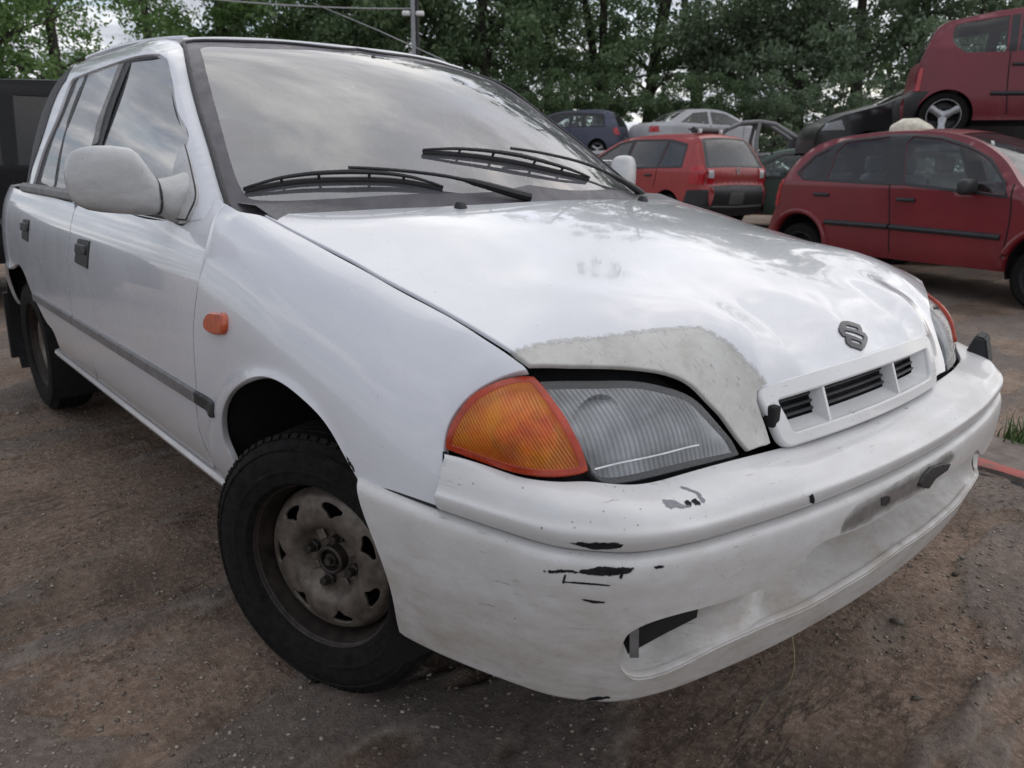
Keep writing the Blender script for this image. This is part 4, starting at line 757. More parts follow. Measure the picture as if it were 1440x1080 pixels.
# ---- lamps
def amber():
    m, nt, b = node_mat('amber_lens'); co = objco(nt)
    w = nt.nodes.new('ShaderNodeTexWave'); w.inputs['Scale'].default_value = 85; w.bands_direction = 'DIAGONAL'; nt.links.new(co, w.inputs['Vector'])
    c = ramp(nt, noise(nt, 24, 4, .6, co), [(.32, (.85,.13,.012)), (.66, (1.0,.34,.02))])
    nt.links.new(c, b.inputs['Base Color']); setp(b, Roughness=.12, Transmission_Weight=.60, IOR=1.35, Coat_Weight=.3)
    bump(nt, b, w.outputs['Fac'], .5, .003); return m
AMB = amber(); AMBR = plain('amber_lens_rim', (.36,.032,.006), .3, var=.25, scale=40, coat=.15)
def lens():
    m = bpy.data.materials.new('fluted_lens'); m.use_nodes = True; nt = m.node_tree; nt.nodes.clear(); co = objco(nt)
    out = nt.nodes.new('ShaderNodeOutputMaterial')
    w = nt.nodes.new('ShaderNodeTexWave'); w.inputs['Scale'].default_value = 75; w.bands_direction = 'Y'; w.inputs['Distortion'].default_value = .6; nt.links.new(co, w.inputs['Vector'])
    bp = nt.nodes.new('ShaderNodeBump'); bp.inputs['Strength'].default_value = .35; bp.inputs['Distance'].default_value = .002; nt.links.new(w.outputs['Fac'], bp.inputs['Height'])
    tr = nt.nodes.new('ShaderNodeBsdfTransparent'); tr.inputs['Color'].default_value = (.88,.90,.91,1)
    gl = nt.nodes.new('ShaderNodeBsdfGlossy'); gl.inputs['Roughness'].default_value = .08; nt.links.new(bp.outputs[0], gl.inputs['Normal']); fr = nt.nodes.new('ShaderNodeFresnel'); fr.inputs['IOR'].default_value = 1.5
    m1 = nt.nodes.new('ShaderNodeMixShader'); nt.links.new(fr.outputs[0], m1.inputs[0]); nt.links.new(tr.outputs[0], m1.inputs[1]); nt.links.new(gl.outputs[0], m1.inputs[2])
    df = nt.nodes.new('ShaderNodeBsdfDiffuse'); df.inputs[0].default_value = (.50,.50,.52,1); m2 = nt.nodes.new('ShaderNodeMixShader')
    nt.links.new(mth(nt, 'ADD', mth(nt, 'MULTIPLY', w.outputs['Fac'], .07), .12), m2.inputs[0]); nt.links.new(m1.outputs[0], m2.inputs[1]); nt.links.new(df.outputs[0], m2.inputs[2]); nt.links.new(m2.outputs[0], out.inputs[0])
    return m
def flute():
    m, nt, b = node_mat('fluted_reflector'); co = objco(nt, (.25,1,.12))
    w = nt.nodes.new('ShaderNodeTexWave'); w.inputs['Scale'].default_value = 42; w.bands_direction = 'Y'; w.inputs['Distortion'].default_value = 1.2; w.inputs['Detail Scale'].default_value = .6; nt.links.new(co, w.inputs['Vector'])
    nt.links.new(ramp(nt, noise(nt, 13, 3, .5, objco(nt)), [(.35, (.22,.225,.235)), (.72, (.80,.805,.82))]), b.inputs['Base Color']); setp(b, Roughness=.3, Metallic=.25)
    bump(nt, b, w.outputs['Fac'], .38, .004); return m
FLUTE = flute()
def blotch():
    m, nt, b = node_mat('bulb_field'); co = objco(nt)
    nt.links.new(ramp(nt, noise(nt, 30, 3, .5, co, 1.0), [(.38, (.10,.04,.02)), (.50, (.42,.20,.08)), (.62, (.9,.6,.35))]), b.inputs['Base Color']); setp(b, Roughness=.3); return m
BLOTCH = blotch()
LENS = lens(); CHROME = plain('dull_reflector', (.55,.55,.56), .25, metal=.9, scale=20)
sc_m = SCALE['LAMP']
for m_ in (False, True):
    # black housing behind the lenses
    q = [(a, -.18) for a in np.linspace(.02, .98, 40)]+[(a, 1.34) for a in np.linspace(.98, .02, 40)]
    P, F, N = tri_panel(LAMP, sc_m, np.array(q)*sc_m, [], .02, -.030, 0, mirror=m_); mesh_obj('lamp_housing', P, F, CAVITY, car, True, N)
    hlamp = empty('headlamp'); hlamp.parent = car
    lh = trace_loop('head', .008)
    P, F, N = tri_panel(LAMP, sc_m, lh, [], .010, -.006, .020, .002, mirror=m_); mesh_obj('lens', P, F, LENS, hlamp, True, N)
    P, F, N = tri_panel(LAMP, sc_m, inset(lh, .005), [], .012, -.015, 0, mirror=m_); mesh_obj('lamp_bucket', P, F, FLUTE, hlamp, True, N)
    # reflector bowl and bulb
    cen = LAMP.P((.62,.47))[0]; nn = unit((.93,-.22,.12))
    M = Matrix.Translation(cen-nn*.030) @ tilt(nn); 
    if m_: M = Matrix.Scale(-1, 4, (0,1,0)) @ M
    bm = bmesh.new(); add_lathe(bm, [(.040,.004),(.036,-.004),(.028,-.014),(.018,-.022),(.012,-.026)], 32, M); bm_obj('reflector', bm, CHROME, hlamp)
    bm = bmesh.new(); add_lathe(bm, [(.0,.004),(.007,.002),(.009,-.006),(.009,-.030),(.012,-.036)], 20, M); bm_obj('bulb', bm, plain('bulb_shield', (.3,.3,.3), .2, metal=.8) if 'bulb_shield' not in MATS else MATS['bulb_shield'], hlamp)
    # lower lens ridge
    ra = cr(TRACE['ridge'][1][0], .01, np.array((1.,1.)))
    bm = bmesh.new(); pts = LAMP.P(ra)+LAMP.N(ra)*-.004; pts = pts*[1,-1,1] if m_ else pts
    add_tube(bm, pts, .0013, 6); bm_obj('lens_ridge', bm, MATS.get('lens_ridge') or plain('lens_ridge', (.75,.76,.78), .25, coat=.5), hlamp)
    ts = empty('turn_signal'); ts.parent = car
    lo_, li_ = trace_loop('ts', .007), trace_loop('ts_in', .007)
    P, F, N = tri_panel(LAMP, sc_m, lo_, [li_], .008, .002, .022, .003, mirror=m_); mesh_obj('lens_rim', P, F, AMBR, ts, True, N)
    P, F, N = tri_panel(LAMP, sc_m, li_, [], .008, .0, .0, mirror=m_); mesh_obj('lens', P, F, AMB, ts, True, N)
    P, F, N = tri_panel(LAMP, sc_m, inset(li_, .004), [], .010, -.024, 0, mirror=m_); mesh_obj('reflector', P, F, MATS.get('amber_reflector') or plain('amber_reflector', (.92,.88,.80), .4, scale=25, var=.08), ts, True, N)
    cen = LAMP.P((.30,.42))[0]; nn = LAMP.N((.30,.42))[0]; M = Matrix.Translation(cen-nn*.020) @ tilt(nn)
    if m_: M = Matrix.Scale(-1, 4, (0,1,0)) @ M
    P, F, N = tri_panel(LAMP, sc_m, trace_loop('ts_bulb', .006), [], .006, -.006, .010, .003, mirror=m_); mesh_obj('reflector_bowl', P, F, BLOTCH, ts, True, N)
    bm = bmesh.new(); add_lathe(bm, [(0,.014),(.008,.011),(.011,.004),(.008,-.008)], 18, M); bm_obj('bulb', bm, MATS.get('amber_bulb') or plain('amber_bulb', (.75,.35,.1), .15, coat=.5), ts)
# ---- grille
grille = empty('grille'); grille.parent = car; sc_g = SCALE['GRIL']
def rrect(x0, x1, y0, y1, xi0, xi1, r, k=6):
    """rounded quad: bottom x0..x1 at y0, top xi0..xi1 at y1 in (y metres, scaled height)"""
    c = [(x0,y0),(x1,y0),(xi1,y1),(xi0,y1)]; out = []
    for i in range(4):
        p, a, b = np.array(c[i]), np.array(c[i-1]), np.array(c[(i+1) % 4]); u, v = unit(a-p), unit(b-p)
        for t in np.linspace(0, 1, k+1): out.append((1-t)**2*(p+u*r)+2*t*(1-t)*p+t**2*(p+v*r))
    out = np.array(out); res = []
    for i in range(len(out)):
        a, b = out[i], out[(i+1) % len(out)]; n = max(1, int(np.linalg.norm(b-a)/.008))
        res += [a+(b-a)*t/n for t in range(n)]
    return np.array(res)
go = rrect(-.283,.283,.000,.0885,-.310,.310,.020); gi = rrect(-.258,.258,.0125,.0700,-.279,.279,.013)
# the right-hand corner is broken out
P, F, N = tri_panel(GRIL, sc_g, go, [gi], .007, .002, .014, .004); mesh_obj('frame', P, F, WHITEB, grille, True, N)
gk = rrect(-.240,.240,.0225,.0690,-.250,.250,.008)
n_ = 150
def lap(l, n): 
    d = np.r_[0, np.cumsum(np.linalg.norm(np.diff(np.r_[l, l[:1]], axis=0), axis=1))]; s_ = np.linspace(0, d[-1], n+1)[:-1]; L2 = np.r_[l, l[:1]]
    return np.c_[np.interp(s_, d, L2[:,0]), np.interp(s_, d, L2[:,1])]
A_, B_ = lap(gi, n_), lap(gk, n_); s0 = np.argmin(np.linalg.norm(A_-A_.min(0), axis=1)); s1 = np.argmin(np.linalg.norm(B_-B_.min(0), axis=1)); A_ = np.roll(A_, -s0, 0); B_ = np.roll(B_, -s1, 0)
PA = GRIL.P(A_/sc_g)+[.001,0,0]; PB = GRIL.P(B_/sc_g)-[.030,0,0]
bm = bmesh.new(); sections(bm, [[tuple(p) for p in PA], [tuple(p) for p in PA-V3(.004,0,0)], [tuple(p) for p in PB]], caps=False); bm_obj('surround', bm, WHITEB, grille)
bm = bmesh.new()
P, F, N = tri_panel(GRIL, sc_g, B_, [], .02, -.040, 0); mesh_obj('back_mesh', P, F, CAVITY, grille, True, N)
for k in range(4):
    bm = bmesh.new(); z = .0285+.0112*k
    pts = [GRIL.P((y, z/.09))[0]-V3(.033,0,0) for y in np.linspace(-.244, .244, 24)]
    add_tube(bm, pts, .0058, 8, flat=(.6,(-.5,0,1))); bm_obj('slat', bm, MATS.get('grille_slat') or plain('grille_slat', (.035,.036,.042), .45, scale=40), grille)
for y in (-.150,.098):
    bm = bmesh.new(); f_, t_, b_ = GRIL.P((y,.13))[0], GRIL.P((y,.78))[0], 0
    for dy in (1,): pass
    q = []
    for w, dx in ((.0,0),(1.,0)): pass
    bk0, bk1 = GRIL.P((y,.26))[0]-V3(.030,0,0), GRIL.P((y,.77))[0]-V3(.030,0,0)
    h = .006; ring = lambda y_: [(f_[0]-.004, f_[1]+y_, f_[2]-.002), (t_[0]-.006, t_[1]+y_, t_[2]+.003), (bk1[0], bk1[1]+y_*2.6, bk1[2]), (bk0[0], bk0[1]+y_*2.6, bk0[2]-.002)]
    sections(bm, [ring(-h*.55), ring(h*.55)]); bm_obj('fin', bm, WHITEB, grille, angle=60)
# broken corner of the grille
bm = bmesh.new(); p = GRIL.P((-.292,.52))[0]
add_box(bm, (p[0]-.004, p[1], p[2]), (.020,.020,.034), .004, 2); bm_obj('broken_clip', bm, CAVITY, grille)
# ---- torn black corner bracket on the left of the bumper
bm = bmesh.new(); 
wp = BUMP_U.P((2-.44, 2.6))[0]
sections(bm, [[(wp[0]-.03, wp[1]-.030, wp[2]-.01), (wp[0]+.028, wp[1]-.026, wp[2]-.014), (wp[0]+.010, wp[1]-.020, wp[2]+.040), (wp[0]-.014, wp[1]-.018, wp[2]+.042)],
              [(wp[0]-.03, wp[1]+.012, wp[2]-.012), (wp[0]+.020, wp[1]+.026, wp[2]-.018), (wp[0]+.006, wp[1]+.016, wp[2]+.050), (wp[0]-.014, wp[1]+.010, wp[2]+.052)]])
bmesh.ops.bevel(bm, geom=list(bm.edges), offset=.004, segments=2, affect='EDGES'); bm_obj('torn_bracket', bm, BLACK, bumper)
# ---- glasshouse: pillars and frames
_pe = [PEDGE(z)[0] for z in np.linspace(.902, 1.332, 26)]
fr_edge = [tuple(GLAS.inv(p)[0]) for p in _pe]
roofe = [tuple(GLAS.inv(p)[0]) for p in ((-1.17,-.478,1.336),(-1.35,-.508,1.344),(-1.6,-.520,1.347),(-1.85,-.520,1.342),(-2.00,-.52,1.322))]
rear_e = [roofe[-1]]+[tuple(GLAS.inv(p)[0]) for p in ((-2.10,-.55,1.285),(-2.22,-.6,1.18),(-2.32,-.66,1.04),(-2.41,-.70,.882))]
low_e = [rear_e[-1]]+[tuple(GLAS.inv(p)[0]) for p in ((-2.2,-.738,.882),(-1.4,-.738,.880),(-.8,-.738,.880),(-.56,-.735,.880))]
# (frame runs down behind the front door skin at the pillar foot)
fl = loop_of([fr_edge, [fr_edge[-1], roofe[0]], roofe, rear_e, low_e, [low_e[-1], fr_edge[0]]], .010)
dlo = trace_loop('dlo', .008)
for m_ in (False, True):
    P, F, N = tri_panel(GLAS, (1,1), fl, [dlo], .018, -.0015, .012, .002, mirror=m_); frame_o = mesh_obj('side_frame', P, F, WHITE, car, True, N)
    P, F, N = tri_panel(GLAS, (1,1), inset(dlo, -.004), [inset(trace_loop(k, .008), .004) for k in ('glass_f','glass_r','glass_q')], .02, -.010, 0, mirror=m_); mesh_obj('window_seal', P, F, RUBBER, car, True, N)
    class Pane:
        def __init__(self, lp):
            q = GLAS.P(lp); A = lambda x, z: np.c_[np.ones(len(x)), x, z, z*z]; self.A = A; self.c = np.linalg.lstsq(A(q[:,0], q[:,2]), q[:,1], rcond=None)[0]
        def P(self, ab): ab = np.atleast_2d(ab); return np.c_[ab[:,0], self.A(ab[:,0], ab[:,1])@self.c, ab[:,1]]
        N = Tumble.N
    for k, nm in (('glass_f','front_door_glass'), ('glass_r','rear_door_glass'), ('glass_q','quarter_glass')):
        lp = trace_loop(k, .010); P, F, N = tri_panel(Pane(lp), (1,1), inset(lp, -.006), [], .03, -.010, 0, mirror=m_); mesh_obj(nm, P, F, SGLASS, car, True, N)
    # belt rubber
    bm = bmesh.new(); sg = 1 if m_ else -1
    rings = []
    for x in np.linspace(-2.20, -1.40, 20): rings.append([(x, sg*(.738+dy), .893+dz) for dy, dz in ((-.03,.022),(-.002,.024),(.010,.014),(.012,-.002),(.002,-.010),(-.03,-.010))])
    sections(bm, rings); bm_obj('belt_moulding', bm, TRIMG, car)
    bm = bmesh.new(); rings = []
    for x in np.linspace(-1.39, -.62, 20): rings.append([(x, sg*(.738+dy), .889+dz) for dy, dz in ((-.03,.014),(-.002,.014),(.004,.008),(.005,-.002),(.0,-.008),(-.03,-.008))])
    sections(bm, rings); bm_obj('belt_moulding', bm, BLACK, car)
    # drip rail
    bm = bmesh.new(); pts = [p*[1,(-1 if m_ else 1),1]+[0,0,.001] for p in ROOF.P(cr([(-1.15,-.468),(-1.35,-.502),(-1.6,-.512),(-1.85,-.514),(-2.0,-.512)], .03, np.array((1.,1.))))]; add_tube(bm, pts, .0085, 8); bm_obj('drip_rail', bm, WHITE, car)
    P, F, N = tri_panel(GLAS, (1,1), trace_loop('dpillar', .01), [], .03, .001, .004, .001, mirror=m_); mesh_obj('rear_pillar_trim', P, F, RUBBER, car, True, N)
    P, F, N = tri_panel(GLAS, (1,1), trace_loop('bframe', .01), [], .03, -.006, .004, .001, mirror=m_); mesh_obj('door_frame_strip', P, F, TRIMG, car, True, N)
    # mirror
    mg = empty('door_mirror'); mg.parent = car; mg.location = (0, -.07 if m_ else 0, 0)
    P, F, N = tri_panel(GLAS, (1,1), trace_loop('sail', .008), [], .010, .008, .012, .004, mirror=m_); mesh_obj('mirror_base', P, F, MIRR, mg, True, N)
    rings = []
    for y, xc, zc, hx, hz, k in ((.690,-.592,.930,.050,.062,2),(.712,-.590,.928,.052,.058,2),(.732,-.587,.927,.048,.053,2),(.750,-.583,.929,.042,.047,2),(.766,-.578,.934,.036,.040,2.2),(.777,-.575,.938,.032,.036,2.2)):
        rings.append([(xc+hx*np.sign(math.cos(t))*abs(math.cos(t))**(2/k), sg*y, zc+hz*np.sign(math.sin(t))*abs(math.sin(t))**(2/k)) for t in np.linspace(0, 2*math.pi, 33)[:-1]])
    bm = bmesh.new(); sections(bm, rings); bm_obj('mirror_neck', bm, MIRR, mg, angle=80)
    rings = []
    for y, xc, zc, hx, hz, k in ((.772,-.574,.938,.030,.034,2.2),(.782,-.576,.944,.036,.044,2.3),(.794,-.580,.953,.041,.055,2.6),(.806,-.584,.962,.045,.065,2.9),(.82,-.590,.968,.047,.0695,3.1),(.85,-.602,.971,.049,.0700,3.2),(.88,-.618,.972,.047,.0680,3.1),(.90,-.631,.972,.043,.0635,2.9),(.915,-.642,.972,.036,.055,2.6),(.924,-.650,.971,.027,.042,2.3),(.929,-.654,.971,.014,.022,2.1)):
        rings.append([(xc+hx*np.sign(math.cos(t))*abs(math.cos(t))**(2/k), sg*y, zc+hz*np.sign(math.sin(t))*abs(math.sin(t))**(2/k)) for t in np.linspace(0, 2*math.pi, 49)[:-1]])
    bm = bmesh.new(); sections(bm, rings); bm_obj('mirror_housing', bm, MIRR, mg, angle=80)
    bm = bmesh.new(); add_tube(bm, [(-.5735+.0335*math.cos(t), sg*.7745, .938+.0375*math.sin(t)) for t in np.linspace(0, 2*math.pi, 33)], .0022, 6); bm_obj('parting_line', bm, RUBBER, mg)
    sl = trace_loop('sail', .008); sp_ = (GLAS.P(sl)+GLAS.N(sl)*.004)*[1,(-1 if m_ else 1),1]; bm = bmesh.new(); add_tube(bm, [tuple(q) for q in sp_]+[tuple(sp_[0])], .0035, 6); bm_obj('base_seal', bm, RUBBER, mg)
    bm = bmesh.new(); add_box(bm, (-.668, sg*.850, .972), (.004,.115,.105), .002, 1, rot=Matrix.Rotation(sg*rad(14), 3, 'Z')); bm_obj('mirror_glass', bm, CHROME, mg)
# ---- windscreen
fin = TRACE['frit_in'][1]; ftop = TRACE['frit_top'][1][0]; wtop = TRACE['ws_top'][1][0]
half_in = np.concatenate([loop_of([ftop], .01), loop_of(fin, .01), [np.array(fin[-1][-1])]])
inner = np.concatenate([half_in, (half_in*[-1,1])[::-1]])
inner = np.array([p for i, p in enumerate(inner) if np.linalg.norm(p-inner[i-1]) > .003])
edge = [tuple(WSCR.inv(p)[0]) for p in (PEDGE(z)[0] for z in np.linspace(1.318, .905, 24))]
botm = [edge[-1]]+[tuple(WSCR.inv(p)[0]) for p in ((-.30,-.50,.905),(-.20,-.30,.905),(-.13,-.15,.91),(-.12,0,.91))]
half_o = np.concatenate([loop_of([wtop], .01), loop_of([edge, botm], .01), [np.array(botm[-1])]])
outer = np.concatenate([half_o, (half_o*[-1,1])[::-1]]); outer = np.array([p for i, p in enumerate(outer) if np.linalg.norm(p-outer[i-1]) > .003])
P, F, N = tri_panel(WSCR, (1,1), inner, [], .03, 0, 0); wsc = mesh_obj('windscreen', P, F, GLASS, car, True, N)
P, F, N = tri_panel(WSCR, (1,1), outer, [inner], .02, .0005, .010, .002); mesh_obj('windscreen_surround', P, F, FRITM, wsc, True, N)
bm = bmesh.new()
ep = [p+V3(-.001,0,.003) for p in (PEDGE(z)[0] for z in np.linspace(.915, 1.318, 26))]; tp = [p+V3(-.002,0,.003) for p in WSCR.P(cr(wtop, .03, np.array((1.,1.))))[::-1]]
rp = ep+[q for q in tp[1:]]; full = rp+[q*[1,-1,1] for q in rp[::-1][1:]]
add_tube(bm, full, .0055, 8); bm_obj('rubber_seal', bm, BLACK, wsc)
# ---- wipers
def wsc_pts(key, off): 
    q = cr(TRACE[key][1][0], .015, np.array((1.,1.))); n = WSCR.N(q); o = np.interp(np.linspace(0,1,len(q)), np.linspace(0,1,len(off)), off)
    return WSCR.P(q)+n*o[:,None]
for ka, kb in (('arm_a','blade_a'), ('arm_b','blade_b')):
    w = empty('wiper'); w.parent = car
    pa = wsc_pts(ka, (.012,.020,.024,.026,.030)); bm = bmesh.new(); add_tube(bm, pa, list(np.interp(np.linspace(0,1,len(pa)), [0,.1,.35,.4,1], [.012,.011,.008,.0042,.0036])), 8); bm_obj('wiper_arm', bm, BLACK, w)
    pb = wsc_pts(kb, (.004,.005,.005,.004)); bm = bmesh.new(); add_tube(bm, pb, .0042, 6, flat=(1.6, (.55,0,.83))); bm_obj('wiper_rubber', bm, RUBBER, w)
    pc = wsc_pts(kb, (.011,.020,.024,.026,.024,.020,.011)); bm = bmesh.new(); add_tube(bm, pc, list(np.interp(np.linspace(0,1,len(pc)), [0,.2,.5,.8,1], [.003,.0045,.006,.0045,.003])), 6); bm_obj('wiper_bridge', bm, BLACK, w)
    for t in (.02,.2,.38,.62,.8,.97):
        bm = bmesh.new(); i = int(t*(len(pb)-1)); add_tube(bm, [pb[i], (pb[i]+pc[i])/2+V3(0,0,.001), pc[i]], .0034, 6); bm_obj('wiper_claw', bm, BLACK, w)
# ---- roof
rr = [(-1.045,0),(-1.06,-.15),(-1.09,-.32),(-1.145,-.462)]; rs = [(-1.145,-.462),(-1.35,-.500),(-1.6,-.510),(-1.85,-.512),(-2.02,-.512)]
ft = [tuple(ROOF.inv(WSCR.P(np.array(p))[0]+V3(-.006,0,0))[0]) for p in wtop]
hr = np.concatenate([loop_of([ft], .02), loop_of([[ft[-1], rs[0]], rs], .03), [np.array(rs[-1])]]); rl = np.concatenate([hr, (hr*[1,-1])[::-1]]); rl = np.array([p for i, p in enumerate(rl) if np.linalg.norm(p-rl[i-1]) > .004])
P, F, N = tri_panel(ROOF, (1,1), rl, [], .04, .004, .016, .005); mesh_obj('roof', P, F, WHITE, car, True, N)
# ---- tail: hatch and rear bumper, closing the back
def shell(name, spec, mat):
    bm = bmesh.new(); rings = []
    for x, w, z, bow in spec: rings.append([(x-bow*(1-t*t), w*t, z+.02*(1-t*t)) for t in np.linspace(-1, 1, 17)])
    R_ = [[bm.verts.new(p) for p in r] for r in rings]
    for a, b in zip(R_[:-1], R_[1:]):
        for j in range(16): bm.faces.new((a[j], a[j+1], b[j+1], b[j]))
    return bm_obj(name, bm, mat, car)
shell('rear_window', ((-2.01,.530,1.332,.02),(-2.11,.556,1.282,.05),(-2.23,.600,1.178,.12),(-2.33,.648,1.04,.20),(-2.42,.690,.885,.30)), glass('rear_glass', (.55,.60,.60), .12, 1.6))
shell('tailgate', ((-2.42,.690,.889,.33),(-2.95,.650,.885,.05),(-3.0,.655,.70,.05),(-3.02,.655,.36,.05)), WHITE)
bm = bmesh.new(); add_box(bm, (-1.6,0,1.322), (.95,.98,.02), .008); bm_obj('headliner', bm, plain('headliner_cloth', (.45,.45,.44), .9), car)
# ---- cabin
cab = empty('cabin'); cab.parent = car
bm = bmesh.new(); add_box(bm, (-1.62,0,.40), (2.5,1.38,.10), .02); bm_obj('floor_pan', bm, CAVITY, cab)
bm = bmesh.new(); rings = []
for x, z in ((-.22,.895),(-.34,.925),(-.50,.925),(-.62,.89),(-.68,.80),(-.62,.55),(-.45,.45)):
    rings.append([(x, y, z+.015*math.cos(y*2.3)) for y in np.linspace(-.655, .655, 14)])
R_ = [[bm.verts.new(p) for p in r] for r in rings]
for a, b in zip(R_[:-1], R_[1:]):
    for j in range(13): bm.faces.new((a[j], a[j+1], b[j+1], b[j]))
bm_obj('dashboard', bm, DASH, cab)
def seat(y, x, wd=.46, hr=True):
    s_ = empty('front_seat' if wd < .6 else 'rear_bench'); s_.parent = cab
    bm = bmesh.new(); add_box(bm, (x, y, .60), (.50, wd, .16), .05, 3); bm_obj('cushion', bm, CLOTH, s_)
    bm = bmesh.new(); add_box(bm, (x-.30, y, .87), (.13, wd, .56), .05, 3, rot=Matrix.Rotation(rad(-14), 3, 'Y')); bm_obj('seat_back', bm, CLOTH, s_)
    if hr:
        for yy in ([y] if wd < .6 else (-.3,.3)):
            bm = bmesh.new(); add_box(bm, (x-.39, yy, 1.20), (.09,.25,.15), .035, 3); bm_obj('headrest', bm, CLOTH, s_)
seat(-.34,-1.25); seat(.34,-1.25); seat(0,-2.05,1.22)
sw = empty('steering_wheel'); sw.parent = cab
M = Matrix.Translation((-.82,.34,.93)) @ Matrix.Rotation(rad(-62), 4, 'Y')
bm = bmesh.new(); pr = [(.175+.014*math.cos(t), .014*math.sin(t)) for t in np.linspace(0, 2*math.pi, 11)[:-1]]; add_lathe(bm, pr, 40, M, True); bm_obj('rim', bm, BLACK, sw)
bm = bmesh.new(); add_lathe(bm, [(0,.02),(.05,.018),(.06,0),(.05,-.03)], 20, M)
for a in (0, math.pi, -math.pi/2): add_tube(bm, [M @ Vector((.05*math.cos(a+math.pi/2), .05*math.sin(a+math.pi/2), 0)), M @ Vector((.17*math.cos(a+math.pi/2), .17*math.sin(a+math.pi/2), 0))], .014, 6)
bm_obj('hub', bm, BLACK, sw)
bm = bmesh.new(); add_box(bm, (-.86,0,1.25), (.02,.22,.06), .015, 2); add_tube(bm, [(-.86,0,1.26),(-.93,0,1.31)], .008, 6); bm_obj('rear_view_mirror', bm, BLACK, cab)
for sg in (-1, 1):
    bm = bmesh.new(); add_box(bm, (-1.35, sg*.685, .66), (2.0,.05,.46), .02); bm_obj('door_card', bm, DASH, cab)
# ---- underbody and wheel wells
bm = bmesh.new(); add_box(bm, (-1.5,0,.36), (2.9,1.36,.12), .03); add_box(bm, (.12,0,.52), (.80,.86,.36), .04); add_box(bm, (.53,0,.48), (.18,1.10,.20), .03); add_box(bm, (-.34,0,.62), (.06,1.40,.50), .01)
bm_obj('underbody', bm, CAVITY, car)
for (cx, cz, r) in ((0,.37,.315), (-2.33,.33,.36)):
    for sg in (-1, 1):
        bm = bmesh.new(); rings = []
        for y in (.772,.42): rings.append([(cx+r*math.cos(t), sg*y, cz+r*math.sin(t)) for t in np.linspace(rad(-35), rad(215), 40)])
        A2, B2 = [[bm.verts.new(p) for p in q] for q in rings]
        for j in range(39): bm.faces.new((A2[j], A2[j+1], B2[j+1], B2[j]))
        cv = bm.verts.new((cx, sg*.42, cz))
        for j in range(39): bm.faces.new((B2[j], B2[j+1], cv))
        bm_obj('wheel_well', bm, CAVITY, car)
